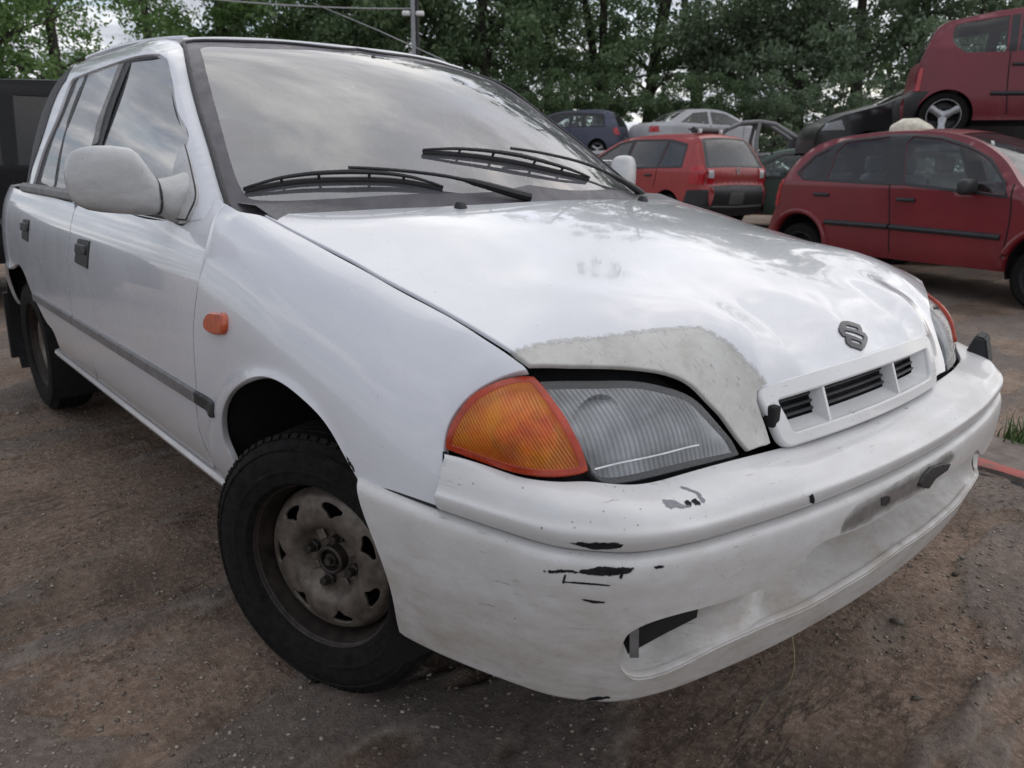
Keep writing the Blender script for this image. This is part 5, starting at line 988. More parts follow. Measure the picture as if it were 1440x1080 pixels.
# ---- wheels
def wheel(C, out, roll=0., name='wheel', par=None):
    w = empty(name); w.parent = par
    o = unit(out); M = Matrix.Translation(C) @ tilt(o) @ Matrix.Rotation(roll, 4, 'Z')
    R, H = .267, .077
    pr = [(.168,.062),(.176,.074),(.190,.078),(.215,.080),(.235,.078),(.248,.072),(.258,.064),(.264,.054)]
    tread = []
    for h in (.054,.044): tread.append((R-.001, h))
    for h0 in (.036,.012,-.012,-.036): tread += [(R,h0+.010),(R,h0+.002),(R-.007,h0+.001),(R-.007,h0-.003),(R,h0-.004)]
    pr = pr+tread+[(.264,-.054),(.250,-.072),(.22,-.08),(.17,-.07)]
    bm = bmesh.new(); add_lathe(bm, pr, 96, M)
    bm_obj('tyre', bm, TYRE, w, angle=28)
    # raised ring and sipes on the shoulder
    bm = bmesh.new(); add_lathe(bm, [(.196,.0785),(.199,.0805),(.203,.0805),(.206,.0795)], 96, M); add_lathe(bm, [(.240,.0765),(.242,.0782),(.245,.0775),(.247,.0735)], 96, M); bm_obj('sidewall_ring', bm, TYRE, w)
    bm = bmesh.new(); Mi = M
    for k in range(72):
        a = 2*math.pi*k/72
        add_box(bm, Mi @ Vector((.2608*math.cos(a), .2608*math.sin(a), .0572)), (.010,.0155,.012), 0, rot=(M.to_3x3() @ Matrix.Rotation(a, 3, 'Z') @ Matrix.Rotation(rad(38), 3, 'Y')))
    bm_obj('tread_blocks', bm, TYRE, w, smooth=False)
    bm = bmesh.new(); add_lathe(bm, [(.166,.058),(.171,.066),(.176,.071),(.179,.070),(.178,.064),(.171,.058),(.164,.052),(.160,.030),(.156,.012),(.153,-.015),(.158,-.06),(.17,-.07)], 72, M); bm_obj('rim_barrel', bm, RUSTY, w)
    # pressed disc with seven openings
    NS = 7; LIPM = MATS.get('worn_rim_lip') or plain('worn_rim_lip', (.20,.19,.18), .4, metal=.5, scale=30, var=.5)
    bm = bmesh.new(); add_lathe(bm, [(.1765,.0712),(.1785,.0728),(.1805,.0722),(.1805,.0690)], 72, M); bm_obj('rim_lip', bm, LIPM, w)
    dh = spl([0,.030,.050,.058,.066,.075,.086,.100,.115,.130,.141,.1495], [.010,.010,.010,.013,.025,.037,.0435,.0445,.0425,.0375,.031,.016])
    class Disc:
        def P(self, ab):
            ab = np.atleast_2d(ab); r = np.hypot(ab[:,0], ab[:,1]); return np.c_[ab, dh(np.clip(r, 0, .1495))[:,0]]
        def N(self, ab, d=.0008):
            ab = np.atleast_2d(ab); u = self.P(ab+[d,0])-self.P(ab-[d,0]); v = self.P(ab+[0,d])-self.P(ab-[0,d]); n = np.cross(u, v); return n/np.linalg.norm(n, axis=1)[:,None]
    t = np.linspace(0, 2*math.pi, 97)[:-1]; outer_ = np.c_[.1488*np.cos(t), .1488*np.sin(t)]
    hs = [np.c_[.021*np.cos(t[::4]), .021*np.sin(t[::4])]]
    for k in range(NS):
        a = 2*math.pi*k/NS
        pts = [(.126,-.20),(.1295,0),(.126,.20),(.119,.215),(.109,.11),(.0985,.02),(.0985,-.02),(.109,-.11),(.119,-.215)]
        cl = [(r*math.cos(a+b), r*math.sin(a+b)) for r, b in pts]; cl.append(cl[0]); hs.append(loop_of([cl], .004))
    P, F, N = tri_panel(Disc(), (1,1), outer_, hs, .0045, 0, .006, .0015)
    Mn = np.array(M); P = P@Mn[:3,:3].T+Mn[:3,3]; N = N@Mn[:3,:3].T
    mesh_obj('wheel_disc', P, F, ALLOY, w, True, N)
    for k in range(4):
        a = math.pi/4+k*math.pi/2; Mk = M @ Matrix.Translation((.050*math.cos(a), .050*math.sin(a), .016))
        bm = bmesh.new(); add_lathe(bm, [(.014,-.002),(.013,.004),(.0095,.006),(.0095,.020),(.007,.023),(0,.023)], 6, Mk); bm_obj('wheel_nut', bm, RUSTY, w, smooth=False)
        bm = bmesh.new(); add_box(bm, M @ Vector((.054*math.cos(a+math.pi/4), .054*math.sin(a+math.pi/4), .018)), (.024,.018,.008), .002, 1, rot=M.to_3x3() @ Matrix.Rotation(a+math.pi/4, 3, 'Z')); bm_obj('disc_rib', bm, ALLOY, w)
    bm = bmesh.new(); add_lathe(bm, [(.030,.010),(.030,.030),(.026,.032),(.022,.030),(.021,.014),(.014,.014),(.013,.028),(.008,.028),(.0075,.038),(0,.038)], 24, M); bm_obj('hub', bm, RUSTY, w)
    bm = bmesh.new(); add_lathe(bm, [(0,-.03),(.145,-.03),(.145,-.05),(0,-.05)], 24, M); bm_obj('brake_drum', bm, CAVITY, w)
    return w
a_ = rad(22)
wheel((-.028,-.672,.2665), (math.sin(a_),-math.cos(a_),0), .5, par=car)
wheel((-.028,.672,.2665), (math.sin(-a_)*-1*-1 if False else -math.sin(a_),math.cos(a_),0), 1.0, par=car)
wheel((-2.365,-.672,.2665), (0,-1,0), .2, par=car); wheel((-2.365,.672,.2665), (0,1,0), .7, par=car)
for sg in (-1, 1):
    bm = bmesh.new(); add_box(bm, (-2.71, sg*.69, .30), (.012,.20,.30), .004, 1, rot=Matrix.Rotation(rad(8), 3, 'Y')); bm_obj('mud_flap', bm, BLACK, car)
# aerial
bm = bmesh.new(); add_tube(bm, [(-1.135,.43,1.343),(-1.16,.432,1.356),(-1.6,.437,1.50),(-2.11,.44,1.657)], .0025, 6); bm_obj('roof_aerial', bm, TRIMG, car)

# ================================================================ the other cars of the yard
class SideS:
    def __init__(self, w0, belt, k, outline, tail=.10, nose=.13, r=.075, lower=.05):
        self.w0, self.belt, self.k, self.r, self.lower = w0, belt, k, r, lower
        o = np.asarray(outline, float); self.o = o; self.xr, self.xf = o[:,0].min(), o[:,0].max(); self.tail, self.nose = tail, nose
    def W(self, x, z):
        w = self.w0-self.k*np.clip(z-self.belt, 0, 9)-self.lower*np.clip((.48-z)/.25, 0, 1)**2
        w = w-self.nose*np.clip((x-(self.xf-.65))/.65, 0, 1)**2-self.tail*np.clip((self.xr+.50-x)/.50, 0, 1)**2
        return w
    def dist(self, p):
        a = self.o[:-1]; b = self.o[1:]; e = b-a; L = (e**2).sum(1)+1e-12; best = np.full(len(p), 9.)
        for i in range(len(a)):
            t = np.clip(((p-a[i])@e[i])/L[i], 0, 1); q = a[i]+t[:,None]*e[i]; best = np.minimum(best, np.hypot(*(p-q).T))
        return best
    def Y(self, ab):
        d = np.clip(self.dist(ab)/self.r, 0, 1)
        return -(self.W(ab[:,0], ab[:,1])-self.r*(1-np.sqrt(np.clip(1-(1-d)**2, 0, 1))))
    def P(self, ab): ab = np.atleast_2d(np.asarray(ab, float)); return np.c_[ab[:,0], self.Y(ab), ab[:,1]]
    def N(self, ab, d=.008):
        ab = np.atleast_2d(np.asarray(ab, float)); u = self.P(ab+[d,0])-self.P(ab-[d,0]); v = self.P(ab+[0,d])-self.P(ab-[0,d])
        n = np.cross(u, v); return n/np.linalg.norm(n, axis=1)[:,None]
class TopS:
    def __init__(self, side, crown=.03):
        self.s = side; o = side.o; self.L = np.r_[0, np.cumsum(np.hypot(*np.diff(o, axis=0).T))]; self.crown = crown
        t = np.gradient(o, axis=0); t /= np.linalg.norm(t, axis=1)[:,None]; self.nx = np.c_[-t[:,1], t[:,0]]
        self.ye = side.W(o[:,0], o[:,1])-side.r
    def P(self, ab):
        ab = np.atleast_2d(np.asarray(ab, float)); s, v = ab[:,0], ab[:,1]; L = self.L; o = self.s.o
        I = lambda q: np.interp(s, L, q); c = self.crown*(1-np.clip(np.abs(v), 0, 1)**2)
        return np.c_[I(o[:,0])+I(self.nx[:,0])*c, v*I(self.ye), I(o[:,1])+I(self.nx[:,1])*c]
    def N(self, ab, d=.02):
        ab = np.atleast_2d(np.asarray(ab, float)); u = self.P(ab+[d,0])-self.P(ab-[d,0]); v = self.P(ab+[0,d])-self.P(ab-[0,d])
        n = np.cross(u, v); return n/(np.linalg.norm(n, axis=1)[:,None]+1e-9)
def poly_loop(pts, step=.05, smooth=False):
    p = [tuple(q) for q in pts]
    return loop_of([p+[p[0]]], step) if smooth else loop_of([[p[i], p[(i+1) % len(p)]] for i in range(len(p))], step)
def bg_paint(name, col, rough=.35, coat=.28, dust=.3):
    m, nt, b = node_mat(name); co = objco(nt)
    n = noise(nt, 2.2, 6, .65, co); d = noise(nt, 14, 5, .7, co)
    base = ramp(nt, n, [(.3, tuple(c*.85 for c in col)), (.7, tuple(min(1, c*1.12) for c in col))])
    sp = nt.nodes.new('ShaderNodeSeparateXYZ'); nt.links.new(co, sp.inputs[0])
    low = mth(nt, 'MULTIPLY', mth(nt, 'SUBTRACT', .55, sp.outputs[2]), 1.6, True)
    f = mth(nt, 'MULTIPLY', mth(nt, 'ADD', low, .18), ramp(nt, d, [(.35, g(.2)), (.7, g(1))]), True)
    nt.links.new(mixc(nt, mth(nt, 'MULTIPLY', f, dust), base, (.22,.18,.15)), b.inputs['Base Color'])
    nt.links.new(mth(nt, 'ADD', mth(nt, 'MULTIPLY', f, .4), rough, True), b.inputs['Roughness']); setp(b, Coat_Weight=coat, Coat_Roughness=.1); return m
BGLASS = glass('yard_car_glass', (.72,.79,.78), .05, 1.6)
BLKTRIM = plain('yard_black_trim', (.022,.022,.025), .5, scale=12)
REDLENS = plain('red_lamp_lens', (.42,.012,.02), .2, coat=.6, scale=20)
CLEARLENS = plain('pale_lamp_lens', (.55,.55,.56), .2, coat=.6, scale=20)
DIMLENS = plain('dim_lamp_lens', (.22,.23,.24), .2, coat=.6, scale=20)
STEEL = plain('dull_alloy', (.42,.42,.43), .35, metal=.6, scale=20)
def simple_wheel(par, x, y, z, r=.29, w=.18, sg=-1, spokes=3, mat=None):
    wl_ = empty('wheel'); wl_.parent = par
    M = Matrix.Translation((x, y, z)) @ tilt((0, sg, 0))
    bm = bmesh.new(); add_lathe(bm, [(r*.64, w*.34),(r*.70, w*.46),(r*.86, w*.5),(r*.95, w*.42),(r, w*.28),(r, -w*.3),(r*.9, -w*.5),(r*.6, -w*.5)], 36, M); bm_obj('tyre', bm, TYRE, wl_)
    bm = bmesh.new(); add_lathe(bm, [(r*.68, w*.40),(r*.66, w*.42),(r*.62, w*.32),(r*.58, w*.1),(r*.56, -w*.2),(r*.0, -w*.22)], 36, M); bm_obj('rim', bm, BLKTRIM if mat is None else mat, wl_)
    for k in range(spokes):
        a = 2*math.pi*k/spokes+.5
        bm = bmesh.new(); add_tube(bm, [M @ Vector((0,0,w*.16)), M @ Vector((r*.35*math.cos(a), r*.35*math.sin(a), w*.24)), M @ Vector((r*.66*math.cos(a), r*.66*math.sin(a), w*.34))], [r*.2, r*.13, r*.17], 8, flat=(.35, M.to_3x3() @ Vector((0,0,1)))); bm_obj('spoke', bm, STEEL, wl_)
    bm = bmesh.new(); add_lathe(bm, [(r*.64, w*.36),(r*.67, w*.44),(r*.70, w*.43),(r*.70, w*.36)], 36, M); bm_obj('rim_edge', bm, STEEL if spokes else BLKTRIM, wl_)
def bg_car(name, label, place, w0, belt, k, ctrl, mat, wheels, top, windows=(), dlo=None, zb=.30, arch_r=.33, group='scrapped cars standing round the yard', extra=(), gaps=(), handles=(), moulds=(), mirror=None, crown=.035, seats=True, wheel_r=.29, spokes=3, step=.06, cat='car', nowheels=False, tail=.10, nose=.13, glassm=None, lower=.05):
    root = empty(name, (place[0], place[1], place[3]), place[2]); tag(root, label, cat, group)
    glassm = glassm or BGLASS
    o = cr(ctrl, .035, np.array((1.,1.))); S = SideS(w0, belt, k, o, tail, nose, lower=lower); T = TopS(S, crown)
    cp = np.array(ctrl, float); cl = [T.L[np.argmin(np.hypot(*(o-c_).T))] for c_ in cp]
    sI = lambda t: float(np.interp(t, range(len(cl)), cl))
    # side polygons
    lo_ = [(o[-1,0], zb)]
    for (wx, wz) in sorted(wheels, reverse=True):
        hz = math.sqrt(max(0, arch_r**2-(zb-wz)**2))
        a0_, a1_ = math.atan2(zb-wz, hz), math.pi-math.atan2(zb-wz, hz)
        lo_ += [(wx+arch_r*math.cos(t), wz+arch_r*math.sin(t)) for t in np.linspace(a0_, a1_, 22)]
    lo_ += [(o[0,0], zb)]
    lo_ = [p for p in lo_ if o[:,0].min()-.001 <= p[0] <= o[:,0].max()+.001]
    body = np.concatenate([o, loop_of([[lo_[i], lo_[i+1]] for i in range(len(lo_)-1)], step), [lo_[-1]]])
    body = np.array([p for i, p in enumerate(body) if np.linalg.norm(p-body[i-1]) > .004])
    wl2 = [poly_loop(w_, .03, sm) for w_, sm in windows]
    for m_ in (False, True):
        P, F, N = tri_panel(S, (1,1), body, wl2, step, 0, .03, .004, None, m_); mesh_obj('side_panel', P, F, mat, root, True, N)
        if dlo is not None:
            P, F, N = tri_panel(S, (1,1), poly_loop(dlo, .03), wl2, step, .004, .006, .002, None, m_); mesh_obj('window_frame', P, F, BLKTRIM, root, True, N)
        for w_ in wl2:
            P, F, N = tri_panel(S, (1,1), inset(w_, -.004), [], step*1.5, -.006, 0, 0, None, m_); mesh_obj('side_window', P, F, glassm, root, True, N)
        for nm, pts, em, off in extra:
            P, F, N = tri_panel(S, (1,1), poly_loop(pts, .025), [], .05, off, .02, .004, None, m_); mesh_obj(nm, P, F, em, root, True, N)
        for gp_ in gaps:
            q = cr(gp_, .03, np.array((1.,1.))); bm = bmesh.new(); pp = S.P(q)*[1, (-1 if m_ else 1), 1]; add_tube(bm, pp, .006, 6); bm_obj('door_gap', bm, CAVITY, root)
        for h in handles:
            p = S.P(h)[0]*[1, (-1 if m_ else 1), 1]; bm = bmesh.new(); add_box(bm, p, (.19,.05,.035), .014, 2); bm_obj('door_handle', bm, BLKTRIM, root)
        for q0, th in moulds:
            q = cr(q0, .04, np.array((1.,1.))); pp = S.P(q)*[1, (-1 if m_ else 1), 1]; bm = bmesh.new(); add_tube(bm, pp, th/2, 8, flat=(.5,(0,1,0)) if False else None); bm_obj('side_moulding', bm, BLKTRIM, root)
        if mirror:
            sg = 1 if m_ else -1; bm = bmesh.new(); add_box(bm, (mirror[0]-.02, sg*(w0+.10), mirror[1]), (.10,.22,.14), .045, 3); add_tube(bm, [(mirror[0], sg*(w0-.06), mirror[1]-.05), (mirror[0], sg*(w0+.05), mirror[1]-.03)], .025, 8); bm_obj('door_mirror', bm, BLKTRIM, root)
    # roof, bonnet, tail and screens
    for nm, t0, t1, em, kind in top:
        s0, s1 = sI(t0), sI(t1); lp = np.array([(s0,-1),(s1,-1),(s1,1),(s0,1)]); lpp = poly_loop(lp*[1,w0], .05)
        if kind == 'glass':
            f = .035; hl_ = poly_loop(np.array([(s0+f,-.90),(s1-f,-.86),(s1-f,.86),(s0+f,.90)])*[1,w0], .05)
            P, F, N = tri_panel(T, (1,w0), lpp, [hl_], .10, 0, 0); mesh_obj(nm+'_frame', P, F, em, root, True, N)
            P, F, N = tri_panel(T, (1,w0), inset(hl_, -.003), [], .10, -.004, 0); mesh_obj(nm, P, F, glassm, root, True, N)
        else:
            P, F, N = tri_panel(T, (1,w0), lpp, [], .10, 0, 0); mesh_obj(nm, P, F, em, root, True, N)
    bm = bmesh.new(); add_box(bm, ((o[0,0]+o[-1,0])/2, 0, zb+.06), (o[-1,0]-o[0,0]-.16, 2*w0-.30, .16), .03); bm_obj('floor_pan', bm, CAVITY, root)
    if seats:
        for x, ys in ((-1.35,(-.36,.36)), (-2.15,(-.36,.36))):
            for y in ys:
                bm = bmesh.new(); add_box(bm, (x, y, .80), (.16,.46,.62), .06, 3, rot=Matrix.Rotation(rad(-14), 3, 'Y')); add_box(bm, (x-.10, y, 1.20), (.10,.27,.17), .04, 3); bm_obj('seat', bm, CLOTH, root)
    if not nowheels:
        for wx, wz in wheels:
            for sg in (-1, 1): simple_wheel(root, wx, sg*(w0-.12), wheel_r, wheel_r, .18, sg, spokes)
    for wx, wz in wheels:
        for sg in (-1, 1):
            bm = bmesh.new(); A2 = []; B2 = []
            for t in np.linspace(rad(-20), rad(200), 24):
                A2.append(bm.verts.new((wx+arch_r*1.03*math.cos(t), sg*(w0-.05), wz+arch_r*1.03*math.sin(t)))); B2.append(bm.verts.new((wx+arch_r*math.cos(t), sg*(w0-.34), wz+arch_r*math.sin(t))))
            for j in range(23): bm.faces.new((A2[j], A2[j+1], B2[j+1], B2[j]))
            cv = bm.verts.new((wx, sg*(w0-.34), wz))
            for j in range(23): bm.faces.new((B2[j], B2[j+1], cv))
            bm_obj('wheel_well', bm, CAVITY, root)
    return root, S, T, sI

RED = bg_paint('dark_cherry_paint', (.17,.003,.011), coat=.6, dust=.14); ORED = bg_paint('orange_red_paint', (.35,.032,.032)); MAROON = bg_paint('maroon_paint', (.17,.009,.024))
SILV = bg_paint('silver_paint', (.42,.42,.44)); NAVY = bg_paint('navy_paint', (.050,.058,.10)); GREEN = bg_paint('dark_green_paint', (.035,.075,.055)); BLACKP = bg_paint('black_car_paint', (.010,.010,.012), dust=.06)
GREYP = bg_paint('mid_grey_paint', (.16,.16,.17)); WHITEP = bg_paint('faded_white_paint', (.5,.5,.5))
GZ = -.183
# --- red rounded hatchback on the right
c3, S3, T3, _ = bg_car('red_hatchback', 'cherry red rounded hatchback standing on the yard beyond the white car', (-.819,7.155,GZ), .83, .98, .42, [], None, [], []) if False else bg_car(
  'red_hatchback', 'cherry red rounded five-door hatchback standing side-on beyond the white car', (-.819,7.155,-.135,GZ), .83, .98, .42,
  [(-2.86,.40),(-2.80,.525),(-2.775,.621),(-2.705,.73),(-2.705,.842),(-2.629,1.027),(-2.506,1.246),(-2.312,1.394),(-2.068,1.463),(-1.766,1.498),(-1.411,1.514),(-.998,1.493),(-.717,1.428),(-.52,1.339),(-.324,1.197),(-.15,1.03),(.02,.96),(.35,.86),(.68,.72),(.86,.55),(.88,.40)],
  RED, [(-2.29,.36),(.17,.36)],
  [('rear_bumper',0,3,RED,'p'),('tailgate',3,5,RED,'p'),('rear_window',5,7.2,RED,'glass'),('roof',7.2,11.3,RED,'p'),('windscreen',11.3,15.6,RED,'glass'),('bonnet',15.6,18.5,RED,'p'),('front_bumper',18.5,20,BLKTRIM,'p')],
  windows=[([(-2.385,1.107),(-2.255,1.270),(-2.10,1.345),(-2.157,1.055),(-2.290,1.052)], False), ([(-2.019,1.050),(-2.025,1.321),(-1.94,1.412),(-1.488,1.462),(-1.389,1.040)], False), ([(-1.188,1.040),(-1.30,1.40),(-1.255,1.462),(-.978,1.436),(-.73,1.364),(-.592,1.314),(-.476,1.248),(-.300,1.073),(-.240,.958)], False)],
  dlo=[(-2.42,1.099),(-2.275,1.288),(-2.11,1.375),(-1.969,1.434),(-1.483,1.482),(-1.28,1.482),(-.982,1.459),(-.725,1.386),(-.462,1.262),(-.278,1.074),(-.217,.935),(-1.192,1.014),(-1.393,1.008),(-2.035,1.022),(-2.307,1.029)],
  gaps=[[(-1.31,1.012),(-1.26,.7),(-1.221,.375)],[(-.206,1.05),(-.17,.765),(-.185,.432)]], handles=[(-2.046,.889),(-1.119,.880)], moulds=[([(-1.965,.615),(-1.262,.618)],.055),([(-1.242,.618),(-.223,.605)],.055)], mirror=(-.50,1.02),
  spokes=0, extra=[('tail_lamp', [(-2.68,.745),(-2.70,.872),(-2.636,1.03),(-2.575,1.02),(-2.60,.854),(-2.615,.745)], REDLENS, .006)], zb=.315, arch_r=.325, tail=.16)
# raised rings round its wheel arches
for wx in (-2.29,.17):
    for sg in (-1, 1):
        bm = bmesh.new(); t = np.linspace(rad(-2), rad(182), 28); pp = S3.P(np.c_[wx+.352*np.cos(t), .36+.352*np.sin(t)])*[1,-sg,1]; add_tube(bm, pp, .032, 8); bm_obj('arch_flare', bm, RED, c3)
# --- cream plastic cover lying on its roof
bm = bmesh.new(); rings = []
for x, w, h in ((-.22,.02,.02),(-.18,.10,.10),(-.08,.14,.15),(.06,.14,.15),(.18,.11,.09),(.26,.05,.02)):
    rings.append([(x, w*math.cos(t), max(-.01, h*math.sin(t)**.7 if math.sin(t) > 0 else -.01)) for t in np.linspace(0, math.pi, 13)])
sections(bm, rings); cover = bm_obj('plastic_cover', bm, plain('cream_plastic', (.62,.58,.47), .45, scale=20)); cover.location = (-2.49,7.42,GZ+1.512); cover.rotation_euler = (0,0,-.1)
tag(cover, 'cream plastic cover lying on the roof of the cherry red hatchback', 'car part')
bm = bmesh.new(); add_lathe(bm, [(.03,0),(.028,.02),(.012,.035),(.01,.06),(0,.062)], 12, Matrix.Translation((-1.62,0,1.538))); bm_obj('aerial_base', bm, BLKTRIM, c3)
# --- red MPV seen from behind
sc_place = (-10.217,11.359,2.994,-.16)
scen, SS, TS, sI = bg_car('red_people_carrier', 'orange-red people carrier seen from behind with a dark bar on its roof', sc_place, .90, 1.04, .52,
  [(-3.44,.28),(-3.52,.45),(-3.53,.74),(-3.46,.78),(-3.46,1.0),(-3.42,1.07),(-3.12,1.52),(-2.98,1.59),(-2.2,1.63),(-1.4,1.60),(-.95,1.50),(-.35,1.16),(-.1,1.04),(.55,.85),(.78,.62),(.82,.35)], ORED,
  [(-2.685,.35),(0,.35)], [('rear_bumper',0,3,BLKTRIM,'p'),('tailgate',3,5,ORED,'p'),('rear_window',5,6.3,BLKTRIM,'glass'),('roof',6.3,10,ORED,'p'),('windscreen',10,12,ORED,'glass'),('bonnet',12,14,ORED,'p'),('front_bumper',14,15,ORED,'p')],
  windows=[([(-2.98,1.10),(-2.90,1.44),(-2.45,1.52),(-2.42,1.08)], False), ([(-2.38,1.08),(-2.40,1.53),(-1.55,1.53),(-1.52,1.05)], False), ([(-1.45,1.05),(-1.46,1.52),(-1.15,1.47),(-.45,1.10),(-.42,1.03)], False)],
  dlo=[(-3.02,1.07),(-2.93,1.47),(-2.45,1.55),(-1.5,1.56),(-1.12,1.50),(-.40,1.12),(-.36,1.0)], gaps=[[(-1.5,1.04),(-1.5,.4)],[(-.45,1.0),(-.42,.4)],[(-2.42,1.06),(-2.35,.72)]], handles=[(-2.2,.93),(-1.25,.93)], mirror=(-.55,1.05),
  extra=[('tail_lamp', [(-3.43,.80),(-3.45,1.02),(-3.36,1.12),(-3.22,1.06),(-3.20,.82)], REDLENS, .008), ('bumper_corner', [(-3.52,.34),(-3.52,.72),(-3.18,.70),(-3.06,.34)], BLKTRIM, .006)], arch_r=.35, wheel_r=.31, tail=.20, glassm=glass('tinted_glass', (.12,.14,.14), .12, 1.7))
for sg in (-1, 1):
    for nm, a0_, a1_, b0_, b1_, em in (('tail_lamp', 3.15, 4.9, .80, .99, REDLENS), ('reversing_lens', 3.6, 4.3, .82, .98, CLEARLENS)):
        q = poly_loop(np.array([(sI(a0_), sg*b0_), (sI(a1_), sg*b0_), (sI(a1_), sg*b1_), (sI(a0_), sg*b1_)])*[1,.9], .04); P, F, N = tri_panel(TS, (1,.9), q, [], .06, .010 if em is REDLENS else .016, .02); mesh_obj(nm, P, F, em, scen, True, N)
for nm, a0_, a1_, b0_, b1_, em, of in (('number_plate', 1.15, 1.75, -.12, .40, plain('dusty_plate', (.10,.10,.10), .6, scale=30), .012), ('bumper_rib', .95, 1.05, -.95, .95, GREYP, .012)):
    q = poly_loop(np.array([(sI(a0_), b0_), (sI(a1_), b0_), (sI(a1_), b1_), (sI(a0_), b1_)])*[1,.9], .05); P, F, N = tri_panel(TS, (1,.9), q, [], .06, of, .012); mesh_obj(nm, P, F, em, scen, True, N)
p = TS.P((sI(4.2), 0))[0]; bm = bmesh.new()
pts = [(p[0]-.012, .045*x, p[2]+.07*z) for x, z in ((0,1),(1,0),(0,-1),(-1,0))]; pin = [(p[0]-.012, .02*x, p[2]+.035*z) for x, z in ((0,1),(1,0),(0,-1),(-1,0))]
vo = [bm.verts.new(q) for q in pts]; vi = [bm.verts.new(q) for q in pin]
for i in range(4): bm.faces.new((vo[i], vo[(i+1) % 4], vi[(i+1) % 4], vi[i]))
r_ = bmesh.ops.extrude_face_region(bm, geom=list(bm.faces)); bmesh.ops.translate(bm, vec=(.014,0,0), verts=[v for v in r_['geom'] if isinstance(v, bmesh.types.BMVert)]); bm_obj('emblem', bm, STEEL, scen, smooth=False)
bar = empty('roof_bar'); ca_, sa_ = math.cos(sc_place[2]), math.sin(sc_place[2])
bl = Vector((-2.75, .05)); bar.location = (sc_place[0]+ca_*bl.x-sa_*bl.y, sc_place[1]+sa_*bl.x+ca_*bl.y, sc_place[3]+1.645); bar.rotation_euler = (0,0,sc_place[2]+.15); tag(bar, 'dark plastic roof bar lying on the orange-red people carrier', 'car part')
bm = bmesh.new(); add_tube(bm, [(0,-.42,.06),(0,.42,.06)], .055, 10, flat=(1.0,(0,0,1))); bm_obj('tube', bm, BLKTRIM, bar)
for y in (-.30,.32):
    bm = bmesh.new(); add_box(bm, (-.06,y,.045), (.06,.08,.08), .015, 2); bm_obj('clamp', bm, CLEARLENS, bar)
# --- maroon city car on top of the stack, upper right
sei, _a, _b, _c = bg_car('maroon_city_car', 'maroon three-door city car stacked on top at the upper right', (-1.079,10.304,.4887,1.295), .75, 1.0, .42,
  [(-2.60,.20),(-2.61,.472),(-2.54,.535),(-2.523,.654),(-2.496,.824),(-2.435,1.01),(-2.352,1.203),(-2.267,1.278),(-2.107,1.317),(-1.88,1.361),(-1.542,1.405),(-1.05,1.395),(-.75,1.30),(-.25,.98),(.0,.90),(.40,.78),(.58,.55),(.60,.22)], MAROON,
  [(-2.18,.25),(0,.25)], [('rear_bumper',0,2,BLKTRIM,'p'),('tailgate',2,4,MAROON,'p'),('rear_window',4,6.5,MAROON,'glass'),('roof',6.5,11,MAROON,'p'),('windscreen',11.2,13.4,MAROON,'glass'),('bonnet',13.4,16,MAROON,'p'),('front_bumper',16,17,BLKTRIM,'p')],
  windows=[([(-2.213,1.13),(-2.199,1.225),(-2.12,1.262),(-1.66,1.320),(-1.66,.928),(-2.052,.926),(-2.153,.987),(-2.205,1.06)], False), ([(-1.55,.93),(-1.54,1.33),(-1.05,1.33),(-.42,1.0),(-.40,.95)], False)], gaps=[[(-1.62,.92),(-1.60,.6),(-1.555,.281)]], handles=[(-1.49,.80)], moulds=[([(-1.75,.50),(-.35,.48)],.05)],
  extra=[('bumper_corner', [(-2.59,.22),(-2.605,.47),(-2.535,.53),(-2.37,.53),(-2.45,.42),(-2.48,.22)], BLKTRIM, .006), ('pillar_panel', [(-1.645,.93),(-1.64,1.318),(-1.56,1.328),(-1.57,.93)], BLKTRIM, .003), ('tail_lamp', [(-2.515,.54),(-2.49,.78),(-2.46,.78),(-2.47,.54)], REDLENS, .006)], zb=.22, arch_r=.30, wheel_r=.265, group='cars stacked on other cars')
def hatch(L=3.7, H=1.42, wb=2.4):
    r = L-wb-.72; xr = -wb-r
    return [(xr+.04,.28),(xr,.45),(xr+.02,.70),(xr+.08,.92),(xr+.28,H-.16),(xr+.50,H-.03),(-1.55,H),(-1.05,H-.05),(-.80,H-.14),(-.20,.98),(.05,.90),(.45,.78),(.66,.62),(.70,.30)], wb
def hatch_windows(c, H):
    xr = c[3][0]
    return [([(xr+.42,.98),(xr+.50,H-.14),(-1.62,H-.09),(-1.60,.95)], False), ([(-1.52,.95),(-1.53,H-.09),(-1.08,H-.11),(-.40,.97),(-.36,.93)], False)]
HT = [('rear_bumper',0,1.4),('tailgate',1.4,3),('rear_window',3,4.6),('roof',4.6,7.6),('windscreen',7.8,9.4),('bonnet',9.4,11.4),('front_bumper',11.4,13)]
def plain_hatch(name, label, place, mat, L=3.7, H=1.42, wb=2.4, w0=.80, group='cars stacked on other cars', **k):
    c, wb = hatch(L, H, wb); top = [(n, a, b, mat, 'glass' if n in ('rear_window','windscreen') else 'p') for n, a, b in HT]
    w_ = hatch_windows(c, H)
    return bg_car(name, label, place, w0, .95, .42, c, mat, [(-wb,.30),(0,.30)], top, windows=w_, dlo=[(c[3][0]+.36,.95),(c[3][0]+.46,H-.10),(-1.55,H-.05),(-1.02,H-.07),(-.34,.97),(-.28,.90)], gaps=[[(-1.56,.93),(-1.52,.35)],[(-.34,.9),(-.36,.35)]], handles=[(-1.35,.82)], mirror=(-.42,1.0), zb=.28, arch_r=.31, wheel_r=.275, group=group, extra=[('headlamp', [(.34,.62),(.40,.75),(.58,.70),(.64,.61)], DIMLENS, .008), ('tail_lamp', [(c[1][0]+.02,.72),(c[3][0]+.02,.92),(c[3][0]+.14,.90),(c[1][0]+.16,.72)], REDLENS, .008)], step=.08, **k)
